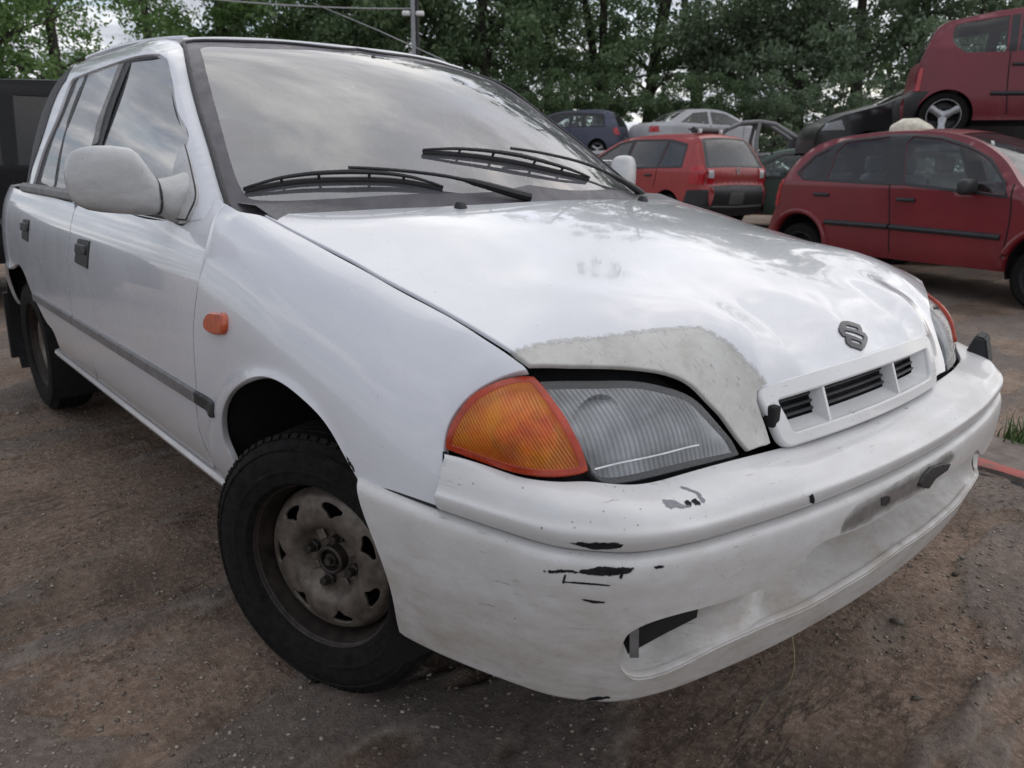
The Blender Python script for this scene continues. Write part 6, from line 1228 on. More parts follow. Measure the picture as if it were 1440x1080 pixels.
def at_depth(px, py, depth):
    v = Vector(((px-720)/CAMF, -(py-540)/CAMF, -1))*depth
    return cam.matrix_world @ v
CAMF = cam_data.lens/36*1440
plain_hatch('black_hatchback', 'black hatchback with its bonnet to the left, stacked behind the maroon city car', (-4.75,10.75,rad(222),.86), BLACKP, H=1.40)
plain_hatch('grey_hatchback', 'grey hatchback underneath the maroon city car', (-1.2,10.45,rad(28),-.18), GREYP, H=1.44)
plain_hatch('dark_green_hatchback', 'dark green hatchback between the two red cars', (-7.9,12.0,rad(214),-.18), GREEN, L=3.95, H=1.44, wb=2.5, group='scrapped cars standing round the yard')
plain_hatch('charcoal_hatchback', 'charcoal hatchback beneath the black hatchback', (-4.85,10.9,rad(222),-.48), BLACKP, H=1.36, group='scrapped cars standing round the yard')
plain_hatch('navy_hatchback', 'navy blue hatchback facing left in front of the dark trees', (-18.6,16.8,rad(208),1.05), NAVY, L=3.85, H=1.43, wb=2.44)
plain_hatch('blue_hatchback', 'blue car whose bonnet and headlamp show beside the navy hatchback', (-15.9,13.2,rad(60),.80), NAVY, L=3.8, H=1.40)
plain_hatch('pale_silver_hatchback', 'pale silver car whose roof shows below the navy hatchback', (-16.5,15.4,rad(215),-.18), SILV, L=3.8, H=1.42, group='scrapped cars standing round the yard')
plain_hatch('faded_white_hatchback', 'faded white car beneath the blue car', (-16.1,13.2,rad(60),-.50), WHITEP, L=3.8, H=1.38, group='scrapped cars standing round the yard')
# --- silver saloon, nose torn off, and the bare shell beside it
sal = [(-3.45,.30),(-3.52,.50),(-3.50,.86),(-3.38,.98),(-2.95,1.03),(-2.30,1.36),(-1.95,1.42),(-1.45,1.44),(-1.0,1.38),(-.75,1.28),(-.15,1.0),(.0,.95),(.10,.75),(.12,.30)]
plain_s = bg_car('silver_saloon', 'silver saloon wreck with its nose missing, behind the orange-red people carrier', (-13.5,21.1,rad(64),1.08), .86, .96, .46, sal, SILV, [(-2.6,.32)],
  [('rear_bumper',0,1.6,SILV,'p'),('boot_end',1.6,3,SILV,'p'),('boot_lid',3,4,SILV,'p'),('rear_window',4,5.4,SILV,'glass'),('roof',5.4,8.6,SILV,'p'),('windscreen',8.8,10.4,SILV,'glass')], windows=[([(-2.55,1.04),(-2.10,1.32),(-1.62,1.37),(-1.60,1.0)], False), ([(-1.52,1.0),(-1.53,1.37),(-1.05,1.32),(-.42,1.02),(-.40,.98)], False)],
  gaps=[[(-1.56,1.0),(-1.55,.4)],[(-.45,.98),(-.45,.4)]], handles=[(-1.35,.85),(-2.2,.85)], extra=[('tail_lamp', [(-3.50,.74),(-3.48,.90),(-3.25,.92),(-3.22,.76)], REDLENS, .008)], group='cars stacked on other cars', step=.08, arch_r=.34)
plain_hatch('grey_supporting_hatchback', 'grey car hidden beneath the silver saloon wreck', (-13.7,21.1,rad(64),-.24), GREYP, H=1.32, group='scrapped cars standing round the yard')
shell_ = bg_car('stripped_car_shell', 'stripped grey car shell without doors next to the silver saloon', (-9.0,18.9,rad(38),.95), .80, .95, .42, hatch(3.5,1.40,2.35)[0], SILV, [(-2.35,.30),(0,.30)],
  [('roof',4.6,7.6,SILV,'p'),('bonnet',9.4,11.4,SILV,'p'),('front_panel',11.4,13,BLKTRIM,'p')], windows=[], gaps=[], group='cars stacked on other cars', nowheels=True, seats=False, step=.08, glassm=BGLASS) if False else None
# the shell: hoops of its door openings, floor and wing left standing
sh = empty('stripped_car_shell', (-10.35,19.0,.95), rad(40)); sh.scale = (.78,.78,.78); tag(sh, 'stripped grey car shell without doors next to the silver saloon', 'car', 'cars stacked on other cars')
for sg in (-1, 1):
    y = .74*sg
    bm = bmesh.new(); add_tube(bm, [(-2.7,y,.35),(-2.75,y*.98,.8),(-2.45,y*.9,1.15),(-2.0,y*.80,1.36),(-1.4,y*.78,1.40),(-.9,y*.80,1.32),(-.35,y*.92,1.0),(-.1,y,.85),(-.15,y,.35)], .07, 8); bm_obj('door_frame', bm, GREYP, sh)
    bm = bmesh.new(); add_tube(bm, [(-1.45,y,.35),(-1.5,y*.96,.8),(-1.42,y*.80,1.38)], .065, 8); bm_obj('centre_pillar', bm, GREYP, sh)
    bm = bmesh.new(); add_tube(bm, [(-2.8,y,.32),(-1.4,y,.30),(.0,y,.32)], .09, 8); bm_obj('sill', bm, GREYP, sh)
    bm = bmesh.new(); rings = [[(x, sg*(.74+.03*math.sin((z-.3)*4)), z) for z in np.linspace(.35, h, 8)]+[(x, sg*.50, h)] for x, h in ((-.1,.88),(.15,.86),(.4,.80),(.62,.70))]
    R_ = [[bm.verts.new(p) for p in r] for r in rings]
    for a, b in zip(R_[:-1], R_[1:]):
        for j in range(8): bm.faces.new((a[j], a[j+1], b[j+1], b[j]))
    bm_obj('front_wing', bm, GREYP, sh)
bm = bmesh.new(); R_ = [[bm.verts.new((x, .60*t, z+.04*(1-t*t))) for t in np.linspace(-1, 1, 9)] for x, z in ((-2.3,1.28),(-2.0,1.36),(-1.4,1.40),(-.95,1.34))]
for a, b in zip(R_[:-1], R_[1:]):
    for j in range(8): bm.faces.new((a[j], a[j+1], b[j+1], b[j]))
bm_obj('roof', bm, GREYP, sh)
bm = bmesh.new(); add_box(bm, (-1.2,0,.34), (3.2,1.4,.12), .02); add_box(bm, (-.2,0,.60), (.08,1.4,.5), .02); bm_obj('floor_pan', bm, BLKTRIM, sh)
plain_hatch('black_supporting_hatchback', 'black car hidden beneath the stripped shell', (-10.6,18.9,rad(40),-.25), BLACKP, H=1.32, group='scrapped cars standing round the yard')
# --- dark off-roader behind the tail of the white car
sv = [(-3.55,0.344),(-3.60,0.602),(-3.56,0.877),(-3.30,1.428),(-3.15,1.488),(-2.0,1.531),(-1.2,1.496),(-.95,1.428),(-.35,0.980),(-.1,0.912),(.60,0.843),(.80,0.688),(.82,0.361)]
bg_car('black_estate_car', 'black estate car parked behind the tail of the white hatchback', (-6.04,-1.54,rad(258),-.03), .86, .95, .36, sv, plain('dull_black_paint', (.006,.006,.008), .5, Specular_IOR_Level=.25), [(-2.7,0.344),(0,0.344)],
  [('rear_bumper',0,1.3,BLKTRIM,'p'),('tailgate',1.3,2,BLACKP,'p'),('rear_window',2,3.2,BLACKP,'glass'),('roof',3.2,7,BLACKP,'p'),('windscreen',7,8.4,BLACKP,'glass'),('bonnet',8.4,10.4,BLACKP,'p'),('front_bumper',10.4,12,BLKTRIM,'p')], windows=[([(-3.25,0.998),(-3.08,1.376),(-2.42,1.410),(-2.40,0.980)], False), ([(-2.32,0.980),(-2.33,1.419),(-1.50,1.419),(-1.48,0.972)], False), ([(-1.40,0.972),(-1.41,1.410),(-1.08,1.376),(-.52,0.980),(-.50,0.963)], False)],
  gaps=[[(-1.44,0.946),(-1.44,0.430)],[(-.5,0.946),(-.5,0.430)]], handles=[(-2.2,0.843),(-1.25,0.843)], moulds=[([(-2.3,0.602),(-.45,0.602)],.07)], extra=[('tail_lamp', [(-3.58,0.688),(-3.54,0.903),(-3.40,0.903),(-3.42,0.688)], REDLENS, .008)], zb=.34, arch_r=.36, wheel_r=.31, mirror=(-.6,1.015), glassm=plain('black_glass', (.008,.008,.010), .12), spokes=0)
# --- loose windscreen leaning beside the bonnet
lw = at_depth(906, 270, 8.2); bm = bmesh.new()
R_ = [[bm.verts.new((x, .18*(x/.7)**2+.35*t, -.42+.62*t)) for x in np.linspace(-.68, .68, 13)] for t in np.linspace(0, 1, 7)]
for a, b in zip(R_[:-1], R_[1:]):
    for j in range(12): bm.faces.new((a[j], a[j+1], b[j+1], b[j]))
r_ = bmesh.ops.solidify(bm, geom=list(bm.faces), thickness=.006)
lo2 = bm_obj('loose_windscreen', bm, glass('green_glass', (.55,.68,.62), .22, 1.7, (.42,.50,.47))); lo2.location = (lw.x, lw.y, .42-.18); lo2.rotation_euler = (0,0,rad(35)); tag(lo2, 'loose pale green windscreen propped up beyond the white bonnet', 'windscreen')

# ================================================================ ground
def ghash(n): return RNG.random(n)
def vnoise(x, y, seed=0):
    xi = np.floor(x).astype(int); yi = np.floor(y).astype(int); xf = x-xi; yf = y-yi; u = xf*xf*(3-2*xf); v = yf*yf*(3-2*yf)
    def h(a, b):
        n = (a*374761393+b*668265263+seed*982451653) & 0x7fffffff; n = ((n ^ (n >> 13))*1274126177) & 0x7fffffff; return ((n ^ (n >> 16)) & 0xffff)/65535.
    return (h(xi,yi)*(1-u)+h(xi+1,yi)*u)*(1-v)+(h(xi,yi+1)*(1-u)+h(xi+1,yi+1)*u)*v
def fbm(x, y, o=4, seed=0):
    s_, a, t = 0, .5, 0
    for k in range(o): s_ = s_+a*vnoise(x*2**k, y*2**k, seed+k); t += a; a *= .5
    return s_/t
def rot2(x, y, a): return x*math.cos(a)-y*math.sin(a), x*math.sin(a)+y*math.cos(a)
GA = rad(96)          # run of the old ruts
def patch_of(u, v): return np.clip((fbm(u*1.25, v*3.4, 5, 11)-.50)*26, 0, 1)
def gheight(x, y):
    x = np.asarray(x, float); y = np.asarray(y, float)
    t = np.clip((y-1.7)/3.6, 0, 1); base = -.17*t*t*(3-2*t)
    u, v = rot2(x, y, -GA)
    # worn ridges running across the yard, patches of old asphalt standing a little proud
    r = fbm(u*.8, v*4.2, 4, 3)-.5
    patch = patch_of(u, v)
    fine = fbm(x*14, y*14, 3, 21)-.5
    near = np.exp(-((x-.2)**2+(y+.6)**2)/60)
    return base+(.036*r+.018*(patch-.5)+.007*fine+.004*(fbm(x*45, y*45, 2, 41)-.5))*np.clip(near+.3, 0, 1)-.002
def grid_sheet(xs, ys):
    X, Y = np.meshgrid(xs, ys); Z = gheight(X, Y); n, m = X.shape
    V = np.c_[X.ravel(), Y.ravel(), Z.ravel()]; idx = np.arange(n*m).reshape(n, m)
    F = np.stack([idx[:-1,:-1], idx[:-1,1:], idx[1:,1:], idx[1:,:-1]], -1).reshape(-1, 4)
    return V, F
def ax(bounds):
    out = []
    for a, b, s_ in bounds: out.append(np.arange(a, b, s_))
    return np.concatenate(out+[[bounds[-1][1]]])
xs = ax([(-90,-20,5),(-20,-6,.5),(-6,-2.6,.07),(-2.6,1.5,.011),(1.5,4,.2),(4,30,2.5)])
ys = ax([(-40,-6,3),(-6,-2.2,.2),(-2.2,2.6,.011),(2.6,7,.06),(7,20,.5),(20,90,5)])
V, F = grid_sheet(xs, ys)
_u, _v = rot2(V[:,0], V[:,1], -GA); _pv = patch_of(_u, _v)
def ruts(nt):
    t = nt.nodes.new('ShaderNodeTexCoord'); mp = nt.nodes.new('ShaderNodeMapping'); mp.inputs['Rotation'].default_value = (0,0,-GA); nt.links.new(t.outputs['Object'], mp.inputs['Vector'])
    m2 = nt.nodes.new('ShaderNodeMapping'); m2.inputs['Scale'].default_value = (.6,2.4,1); nt.links.new(mp.outputs[0], m2.inputs['Vector']); return m2.outputs[0]
def dirt():
    m, nt, b = node_mat('packed_dirt'); co = objco(nt); mp = ruts(nt)
    big = noise(nt, 1.3, 7, .62, mp); mid = noise(nt, 7, 8, .68, co); fin = noise(nt, 60, 6, .72, co); gr = noise(nt, 260, 3, .6, co)
    c1 = ramp(nt, big, [(.30, (0.146,0.095,0.068)), (.50, (0.252,0.172,0.125)), (.72, (0.379,0.275,0.206))])
    c2 = mixc(nt, ramp(nt, mid, [(.38, g(0)), (.66, g(.8))]), c1, (0.166,0.111,0.083))
    c3_ = mixc(nt, ramp(nt, noise(nt, 2.4, 7, .7, mp), [(.54, g(0)), (.62, g(.85))]), c2, (0.263,0.211,0.178))
    c4 = mixc(nt, ramp(nt, fin, [(.44, g(0)), (.66, g(.75))]), c3_, (0.445,0.334,0.259))
    # embedded pale grit
    vo = nt.nodes.new('ShaderNodeTexVoronoi'); vo.inputs['Scale'].default_value = 70; nt.links.new(co, vo.inputs['Vector'])
    sc_ = nt.nodes.new('ShaderNodeSeparateColor'); nt.links.new(vo.outputs['Color'], sc_.inputs[0])
    st = mth(nt, 'MULTIPLY', ramp(nt, vo.outputs['Distance'], [(.14, g(1)), (.24, g(0))]), ramp(nt, sc_.outputs[0], [(.86, g(0)), (.88, g(1))]))
    c5 = mixc(nt, mth(nt, 'MULTIPLY', st, ramp(nt, noise(nt, 3, 4, .6, co), [(.40, g(.1)), (.62, g(.9))])), c4, (0.646,0.651,0.501))
    vo2 = nt.nodes.new('ShaderNodeTexVoronoi'); vo2.inputs['Scale'].default_value = 190; nt.links.new(co, vo2.inputs['Vector'])
    sc2 = nt.nodes.new('ShaderNodeSeparateColor'); nt.links.new(vo2.outputs['Color'], sc2.inputs[0])
    st2 = mth(nt, 'MULTIPLY', ramp(nt, vo2.outputs['Distance'], [(.18, g(1)), (.3, g(0))]), ramp(nt, sc2.outputs[1], [(.90, g(0)), (.92, g(.8))]))
    c6 = mixc(nt, st2, c5, (0.646,0.581,0.452))
    # dark crack lines and rut edges running with the wear, random dark blotches
    cn = noise(nt, 3.2, 6, .62, mp); crack = ramp(nt, mth(nt, 'ABSOLUTE', mth(nt, 'SUBTRACT', cn, .5)), [(.0, g(1)), (.022, g(0))])
    dark_spots = ramp(nt, noise(nt, .9, 5, .6, co), [(.46, g(0)), (.62, g(.6))])
    c7 = mixc(nt, mth(nt, 'MULTIPLY', crack, mth(nt, 'MULTIPLY', ramp(nt, noise(nt, 2.1, 4, .6, co), [(.40, g(0)), (.62, g(1))]), .7)), c6, (.030,.023,.019)); c8 = mixc(nt, dark_spots, c7, (.042,.032,.026))
    # remains of an old asphalt skin: greyer, with a pale broken rim
    pa = nt.nodes.new('ShaderNodeAttribute'); pa.attribute_name = 'patch'
    c9 = mixc(nt, mth(nt, 'MULTIPLY', pa.outputs['Fac'], .55), c8, ramp(nt, fin, [(.3, (.115,.100,.092)), (.7, (.20,.18,.168))]))
    rim = ramp(nt, pa.outputs['Fac'], [(.15, g(0)), (.55, g(.6)), (.95, g(0))])
    c9 = mixc(nt, mth(nt, 'MULTIPLY', rim, ramp(nt, mid, [(.42, g(0)), (.62, g(1))])), c9, (.34,.30,.26))
    nt.links.new(c9, b.inputs['Base Color'])
    nt.links.new(ramp(nt, mid, [(.3, g(.62)), (.7, g(.95))]), b.inputs['Roughness']); setp(b, Specular_IOR_Level=.3)
    hgt = mth(nt, 'ADD', mth(nt, 'MULTIPLY', mid, 1.1), mth(nt, 'ADD', mth(nt, 'MULTIPLY', fin, .6), mth(nt, 'ADD', mth(nt, 'MULTIPLY', gr, .22), mth(nt, 'MULTIPLY', st, .3))))
    bump(nt, b, hgt, 1.0, .022); return m
ground = mesh_obj('ground', V, F, dirt()); ground.data.attributes.new('patch', 'FLOAT', 'POINT').data.foreach_set('value', _pv.astype(np.float32)); tag(ground, kind='structure')
# ---- loose grit and pebbles (uncountable)
def stones(name, n, region, smin, smax, mat, seed):
    rg = np.random.default_rng(seed); V, F = [], []
    ico = np.array([(0,0,1),(.9,0,.2),(.28,.85,.2),(-.73,.53,.2),(-.73,-.53,.2),(.28,-.85,.2),(0,0,-.6)]); fc = [(0,1,2),(0,2,3),(0,3,4),(0,4,5),(0,5,1),(6,2,1),(6,3,2),(6,4,3),(6,5,4),(6,1,5)]
    x = rg.uniform(region[0], region[1], n); y = rg.uniform(region[2], region[3], n)
    keep = (fbm(x*1.3, y*2.4, 4, 31)+.45*rg.random(n)) > .62; x, y = x[keep], y[keep]; m = len(x); z = gheight(x, y)
    s_ = smin*(smax/smin)**(rg.random(m)**2.4); a = rg.uniform(0, 6.28, m)
    q = ico[None]*(1+.18*rg.standard_normal((m,7,3))); q[:,:,0] *= (s_*rg.uniform(.8, 1.5, m))[:,None]; q[:,:,1] *= s_[:,None]; q[:,:,2] *= (s_*.6)[:,None]
    c_, n_s = np.cos(a)[:,None], np.sin(a)[:,None]
    Vv = np.stack([q[:,:,0]*c_-q[:,:,1]*n_s+x[:,None], q[:,:,0]*n_s+q[:,:,1]*c_+y[:,None], q[:,:,2]+(z+s_*.15)[:,None]], -1).reshape(-1, 3)
    Ff = (np.array(fc)[None]+7*np.arange(m)[:,None,None]).reshape(-1, 3)
    me = bpy.data.meshes.new(name); me.vertices.add(len(Vv)); me.vertices.foreach_set('co', Vv.ravel()); me.loops.add(Ff.size); me.loops.foreach_set('vertex_index', Ff.ravel()); me.polygons.add(len(Ff)); me.polygons.foreach_set('loop_start', np.arange(0, Ff.size, 3)); me.update(calc_edges=True); me.materials.append(mat)
    return link(bpy.data.objects.new(name, me))
def stone_mat(name, a, b_):
    m, nt, b = node_mat(name); ge = nt.nodes.new('ShaderNodeNewGeometry')
    nt.links.new(ramp(nt, ge.outputs['Random Per Island'], [(0, a), (.7, tuple((u+v)/2 for u, v in zip(a, b_))), (1, b_)]), b.inputs['Base Color']); setp(b, Roughness=.8); return m
tag(stones('gravel', 90000, (-3.2,1.4,-2.0,2.6), .0012, .0065, stone_mat('grit_stone', (.10,.08,.066), (.40,.34,.28)), 5), 'loose pale grit scattered over the dirt', 'gravel', kind='stuff')
tag(stones('pebbles', 900, (-6,1.4,-2.0,5.0), .005, .014, stone_mat('pebble_stone', (.08,.066,.055), (.32,.28,.24)), 6), 'small pebbles lying on the packed dirt', 'pebbles', kind='stuff')
# ---- concrete edging with a painted red line, right of the bumper
def slab():
    e0, e1 = Vector((.10,1.585)), Vector((1.25,1.40)); d = (e1-e0).normalized(); n = Vector((-d.y, d.x))
    root = empty('concrete_edging', (e0.x, e0.y, 0)); tag(root, 'worn concrete edging with a faded red line beyond the bumper corner', 'kerb')
    conc = plain('worn_concrete', (.165,.135,.115), .9, scale=14, var=.35, bmp=.5); m2, nt, b = node_mat('faded_red_line'); co = objco(nt)
    nt.links.new(ramp(nt, noise(nt, 22, 7, .75, co), [(.36, (.15,.12,.10)), (.50, (.38,.105,.09))]), b.inputs['Base Color']); setp(b, Roughness=.85)
    L = (e1-e0).length
    def strip(nm, a0_, a1_, z0_, z1_, mat):
        bm = bmesh.new(); k = 40; rows = []
        for i in range(k+1):
            u = -1.6+(L+3.0)*i/k; j = .006*math.sin(i*1.7)+.004*math.sin(i*4.1)
            rows.append([(d*u+n*(a0_+j)).to_3d()+Vector((0,0,z0_)), (d*u+n*(a0_+j+.004)).to_3d()+Vector((0,0,z1_)), (d*u+n*a1_).to_3d()+Vector((0,0,z1_)), (d*u+n*a1_).to_3d()+Vector((0,0,z0_))])
        sections(bm, [[tuple(p) for p in r] for r in rows]); bm_obj(nm, bm, mat, root, angle=50)
    strip('slab', .03, .40, -.06, .018, conc); strip('red_line', .034, .105, .0175, .0205, m2); strip('gap', -.012, .03, -.03, .003, CAVITY)
slab()
# ---- weeds and dry stalk
def weed(name, loc_, n, h, label, seed, mat):
    rg = np.random.default_rng(seed); V, F = [], []; o = 0
    for i in range(n):
        a = rg.uniform(0, 6.28); ln = h*rg.uniform(.4, 1); lean = rg.uniform(.1,.7); w = .004*rg.uniform(.6,1.6)
        bx, by = rg.normal(0, .03, 2)
        for k in range(5):
            t = k/4; p = np.array([bx+math.cos(a)*lean*ln*t*t, by+math.sin(a)*lean*ln*t*t, ln*t*(1-.25*t*lean)]); s_ = w*(1-.85*t); q = np.array([-math.sin(a), math.cos(a), 0])*s_
            V += [p-q, p+q]
            if k: F.append((o+2*k-2, o+2*k-1, o+2*k+1, o+2*k))
        o += 10
    ob = mesh_obj(name, V, F, mat, None, True); ob.location = loc_; tag(ob, label, 'plant', 'weeds along the edging'); return ob
WEED = plain('weed_green', (.075,.13,.035), .6, scale=30); DRY = plain('dry_stalk', (.20,.16,.09), .8, scale=30)
weed('weed_tuft', (.40,1.98,-.004), 60, .13, 'green weed tuft growing behind the concrete edging at the right', 3, WEED)
weed('weed_tuft', (.235,2.00,-.004), 26, .06, 'small green weed by the bumper corner', 4, WEED)
weed('dry_weed', (.47,2.02,-.004), 14, .20, 'dry brown stalks rising from the weeds at the right edge', 5, DRY)
# grass blade hanging off the bumper
bm = bmesh.new(); pb = [(.716,-.269,.302),(.713,-.242,.24),(.702,-.216,.18),(.679,-.200,.13),(.646,-.172,.09),(.626,-.163,.05),(.613,-.156,.012)]
add_tube(bm, [tuple(p) for p in spl(range(len(pb)), np.array(pb))(np.linspace(0, len(pb)-1, 40))], .0009, 5); tag(bm_obj('grass_blade', bm, plain('straw', (.36,.34,.20), .6)), 'thin dry grass blade hanging from the bumper lip', 'grass')

# ================================================================ trees
def leaf_mat(name, a, b_, c_):
    m, nt, b = node_mat(name); ge = nt.nodes.new('ShaderNodeNewGeometry')
    nt.links.new(ramp(nt, ge.outputs['Random Per Island'], [(0, a), (.5, b_), (1, c_)]), b.inputs['Base Color']); setp(b, Roughness=.55, Specular_IOR_Level=.35)
    tl = nt.nodes.new('ShaderNodeBsdfTranslucent'); tl.inputs[0].default_value = (b_[0]*1.6, b_[1]*1.7, b_[2]*1.2, 1); mx = nt.nodes.new('ShaderNodeMixShader'); mx.inputs[0].default_value = .3
    out = [n for n in nt.nodes if n.type == 'OUTPUT_MATERIAL'][0]; nt.links.new(b.outputs[0], mx.inputs[1]); nt.links.new(tl.outputs[0], mx.inputs[2]); nt.links.new(mx.outputs[0], out.inputs[0]); return m
LEAF = [leaf_mat('leaves_dark', (0.072,0.113,0.060), (0.121,0.181,0.097), (0.197,0.265,0.150)), leaf_mat('leaves_mid', (0.080,0.141,0.053), (0.139,0.229,0.085), (0.232,0.335,0.141)), leaf_mat('leaves_grey_green', (0.098,0.138,0.092), (0.164,0.221,0.145), (0.268,0.327,0.230))]
BARK = plain('bark', (.055,.047,.040), .9, scale=9, var=.4, bmp=.5)
def make_tree(seed, H, R, crown_lo, nleaf, leaf, ncl, limbs=7, split=1):
    """trunk with limbs, and leaves gathered in clumps along the outer limbs"""
    rg = np.random.default_rng(seed); bm = bmesh.new(); tips = []
    for sidx in range(split):
        a = rg.uniform(0, 6.28); lean = rg.uniform(.03,.10)+(.12 if split > 1 else 0)
        tp = [(math.cos(a)*lean*H*t*t*1.2+.12*math.sin(t*7+seed+sidx), math.sin(a)*lean*H*t*t*1.2+.12*math.cos(t*6+seed), H*.92*t) for t in np.linspace(0, 1, 9)]
        r0 = H*.017/(split**.4); add_tube(bm, tp, list(np.linspace(r0*1.25, r0*.25, 9)), 8)
        for k in range(limbs):
            t = rg.uniform(crown_lo*.7, .92); p = np.array([np.interp(t, np.linspace(0,1,9), [q[j] for q in tp]) for j in range(3)])
            b_ = rg.uniform(0, 6.28); ln = R*rg.uniform(.55, 1.0)*(1.1-.5*t); up = rg.uniform(.3,.9)
            lp = [p+np.array([math.cos(b_)*ln*u, math.sin(b_)*ln*u, ln*up*u+.15*math.sin(u*5)]) for u in np.linspace(0, 1, 6)]
            add_tube(bm, [tuple(q) for q in lp], list(np.linspace(r0*.42*(1.1-t), r0*.06, 6)), 6); tips += lp[2:]
            for z in range(2):
                u = rg.integers(2, 5); d = np.array([math.cos(b_+rg.uniform(-1,1)), math.sin(b_+rg.uniform(-1,1)), rg.uniform(.1,.9)])*ln*.45; add_tube(bm, [tuple(lp[u]), tuple(lp[u]+d*.5), tuple(lp[u]+d)], [r0*.14, r0*.08, r0*.03], 5); tips += [lp[u]+d*.6, lp[u]+d]
    tm = bpy.data.meshes.new('trunk'); bmesh.ops.recalc_face_normals(bm, faces=bm.faces); bm.to_mesh(tm); bm.free(); tm.materials.append(BARK); tm.polygons.foreach_set('use_smooth', [True]*len(tm.polygons))
    tips = np.array(tips); ci = rg.integers(0, len(tips), ncl)
    th = rg.uniform(0, 6.28, ncl); rr = R*np.sqrt(rg.random(ncl)); zz = H*(crown_lo+(1-crown_lo)*rg.random(ncl)**.9); env = np.c_[rr*np.cos(th)*np.clip(1.15-.7*np.abs(zz/H-.55)*1.3, .2, 1), rr*np.sin(th)*np.clip(1.15-.7*np.abs(zz/H-.55)*1.3, .2, 1), zz]
    cen = np.where((rg.random(ncl) < .6)[:,None], tips[ci]+rg.normal(0, R*.06, (ncl,3)), env); cs = R*rg.uniform(.08,.20, ncl)
    k = rg.integers(0, ncl, nleaf); d = rg.normal(0, 1, (nleaf,3)); d *= (rg.random(nleaf)**.4/np.linalg.norm(d, axis=1))[:,None]
    P = cen[k]+d*cs[k][:,None]*[1.15,1.15,.75]; P = P[P[:,2] > H*crown_lo*.55]; n = len(P)
    u = rg.normal(0, 1, (n,3)); u /= np.linalg.norm(u, axis=1)[:,None]; w = rg.normal(0, 1, (n,3)); w = np.cross(u, w); w /= np.linalg.norm(w, axis=1)[:,None]
    s_ = leaf*rg.uniform(.6,1.5, n)[:,None]; V = np.empty((n,4,3)); V[:,0] = P-u*s_; V[:,1] = P+w*s_*.45; V[:,2] = P+u*s_; V[:,3] = P-w*s_*.45
    me = bpy.data.meshes.new('crown'); me.vertices.add(4*n); me.vertices.foreach_set('co', V.ravel()); me.loops.add(4*n); me.loops.foreach_set('vertex_index', np.arange(4*n)); me.polygons.add(n); me.polygons.foreach_set('loop_start', np.arange(0, 4*n, 4)); me.update(calc_edges=True)
    return tm, me
PROTO = [make_tree(11, 15, 4.6, .10, 26000, .105, 210, 14), make_tree(12, 17, 4.2, .22, 9000, .105, 90, 12, 2), make_tree(13, 13, 4.8, .05, 28000, .105, 240, 14), make_tree(14, 9, 3.4, .02, 16000, .10, 160, 9), make_tree(15, 14, 4.6, .12, 9000, .095, 110, 12)]
def tree(px, depth, proto, mat, label, scale=1., rz=0., dz=0.):
    p = at_depth(px, 223, depth); root = empty('tree', (p.x, p.y, -.3+dz), rz); tag(root, label, 'tree', 'trees behind the yard'); root.scale = (scale,)*3
    tm, cm = PROTO[proto]
    o1 = bpy.data.objects.new('trunk', tm); link(o1, root); o2 = bpy.data.objects.new('crown', cm); link(o2, root)
    o2.data = cm if cm.materials and cm.materials[0] == LEAF[mat] else cm.copy()
    if not o2.data.materials: o2.data.materials.append(LEAF[mat])
    else: o2.data.materials[0] = LEAF[mat]
    return root
SPOTS = [(15,24,4,1,'leafy pale tree at the far left above the black estate car',.85,.3),(105,26,4,1,'rounded leafy tree above the tail of the white hatchback',.8,1.2),(-70,24,0,1,'tree at the left edge of the yard',.9,2.2),(235,33,4,1,'dense green tree behind the front side window of the white hatchback',.95,.8),
 (330,34,0,1,'dense green tree above the windscreen pillar',1.0,2.5),(430,36,2,0,'dark tree in the middle of the windscreen top edge',1.05,4.1),(520,36,0,0,'dark tree left of the camera pole',1.05,5.0),(610,38,2,0,'dark tree right behind the camera pole',1.1,1.9),(690,37,0,0,'dense dark tree right of the camera pole',1.1,3.1),
 (770,38,2,0,'dark tree above the blue cars',1.05,.2),(845,40,1,0,'open tree with bare twin trunks against the sky',1.1,2.0),(905,41,1,0,'open forked tree left of the silver saloon',1.15,4.4),(975,41,1,2,'open tree with leaning limbs above the silver saloon',1.1,.9),(1050,39,0,2,'grey-green tree above the stripped shell',1.05,3.6),
 (1120,38,2,2,'dense grey-green tree left of the black hatchback',1.1,5.3),(1200,37,0,2,'grey-green tree behind the black hatchback',1.1,2.9),(1285,38,1,2,'loose grey-green tree behind the maroon city car',1.1,1.4),(1370,37,2,2,'grey-green tree at the right behind the maroon city car',1.05,4.7),(1460,38,0,2,'grey-green tree at the right edge',1.1,.5)]
for px, dp, pr, mt, lb, sc, rz in SPOTS: tree(px, dp, pr, mt, lb, sc, rz)
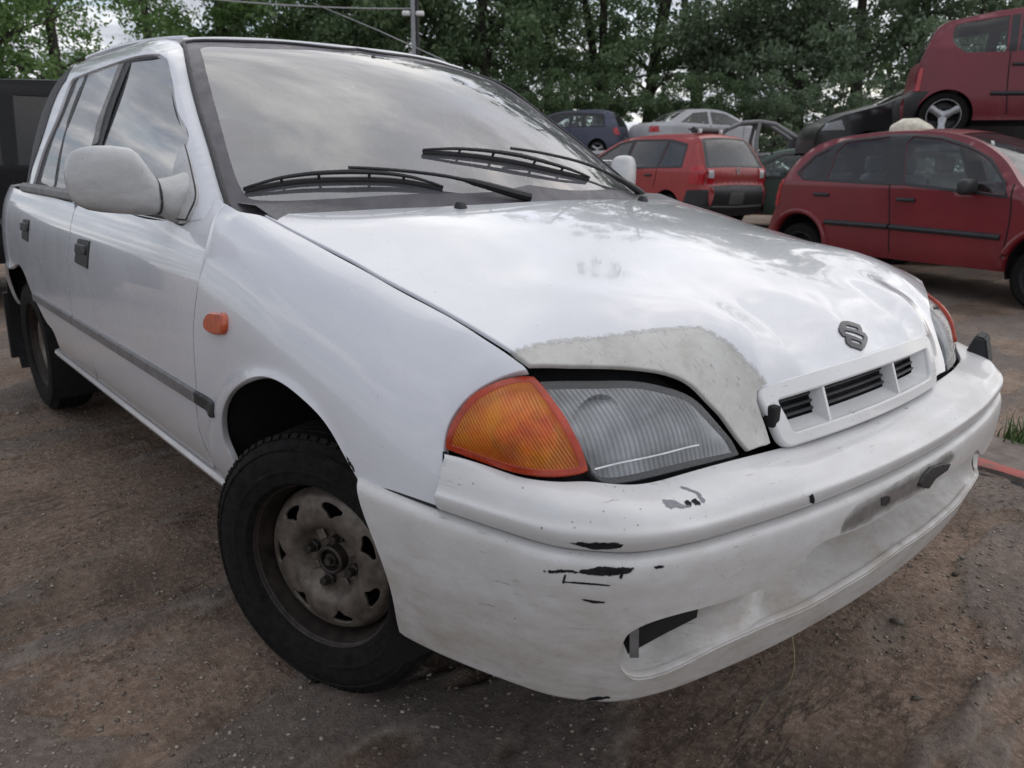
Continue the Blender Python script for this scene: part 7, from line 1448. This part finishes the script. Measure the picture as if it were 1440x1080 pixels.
BUSH = [(60,27,1),(170,30,1),(290,33,0),(400,34,0),(500,34,0),(600,35,0),(690,34,0),(770,34,0),(850,35,0),(930,35,0),(1010,35,0),(1090,34,2),(1170,34,2),(1250,34,2),(1340,34,2),(1430,34,2)]
WHERE = ['behind the black estate car','behind the side windows','behind the front door window','behind the windscreen pillar','behind the windscreen, left','behind the camera pole','right of the camera pole','above the windscreen edge','behind the blue cars','below the bare twin trunks','behind the silver saloon','behind the stripped shell','left of the black hatchback','behind the black hatchback','behind the maroon city car','at the right edge']
for i, (px, dp, mt) in enumerate(BUSH): r = tree(px, dp, 3, mt, 'low dark undergrowth bush '+WHERE[i], .55, i*1.7); r.name = 'bush'; r['category'] = 'bush'; r['group'] = 'undergrowth below the trees'
# ================================================================ pole with cameras, cable
pp = at_depth(582, 75, 15); pole = empty('camera_pole', (pp.x, pp.y, -.2)); tag(pole, 'slim pole with two white cameras behind the white car', 'pole')
bm = bmesh.new(); add_tube(bm, [(0,0,0),(0,0,5.2)], .045, 10); bm_obj('mast', bm, plain('galvanised', (.28,.29,.30), .5, metal=.5), pole)
bm = bmesh.new(); add_tube(bm, [(.05,.06,0),(.05,.06,5.2)], .03, 8); bm_obj('cable_duct', bm, BLKTRIM, pole)
cz = at_depth(582, 20, 15).z+.2
for sg in (-1, 1):
    c_ = empty('security_camera'); c_.parent = pole; c_.location = (sg*.13*.66, sg*.13*.75, cz-.02)
    bm = bmesh.new(); add_box(bm, (0,0,0), (.16,.09,.09), .03, 3, rot=Matrix.Rotation(rad(48), 3, 'Z')); bm_obj('housing', bm, plain('camera_white', (.7,.7,.7), .4) if 'camera_white' not in MATS else MATS['camera_white'], c_)
    bm = bmesh.new(); add_tube(bm, [(-sg*.086,-sg*.098,.05),(0,0,.04)], .012, 6); bm_obj('bracket', bm, BLKTRIM, c_)
a_, b_ = at_depth(200, -12, 13), at_depth(582, 12, 15.0)
bm = bmesh.new(); add_tube(bm, [tuple(a_.lerp(b_, t)-Vector((0,0,.25*4*t*(1-t)*.3))) for t in np.linspace(-.4, 1, 30)], .012, 6); tag(bm_obj('overhead_cable', bm, plain('pale_cable', (.35,.36,.37), .5)), 'pale overhead cable running to the camera pole', 'cable')
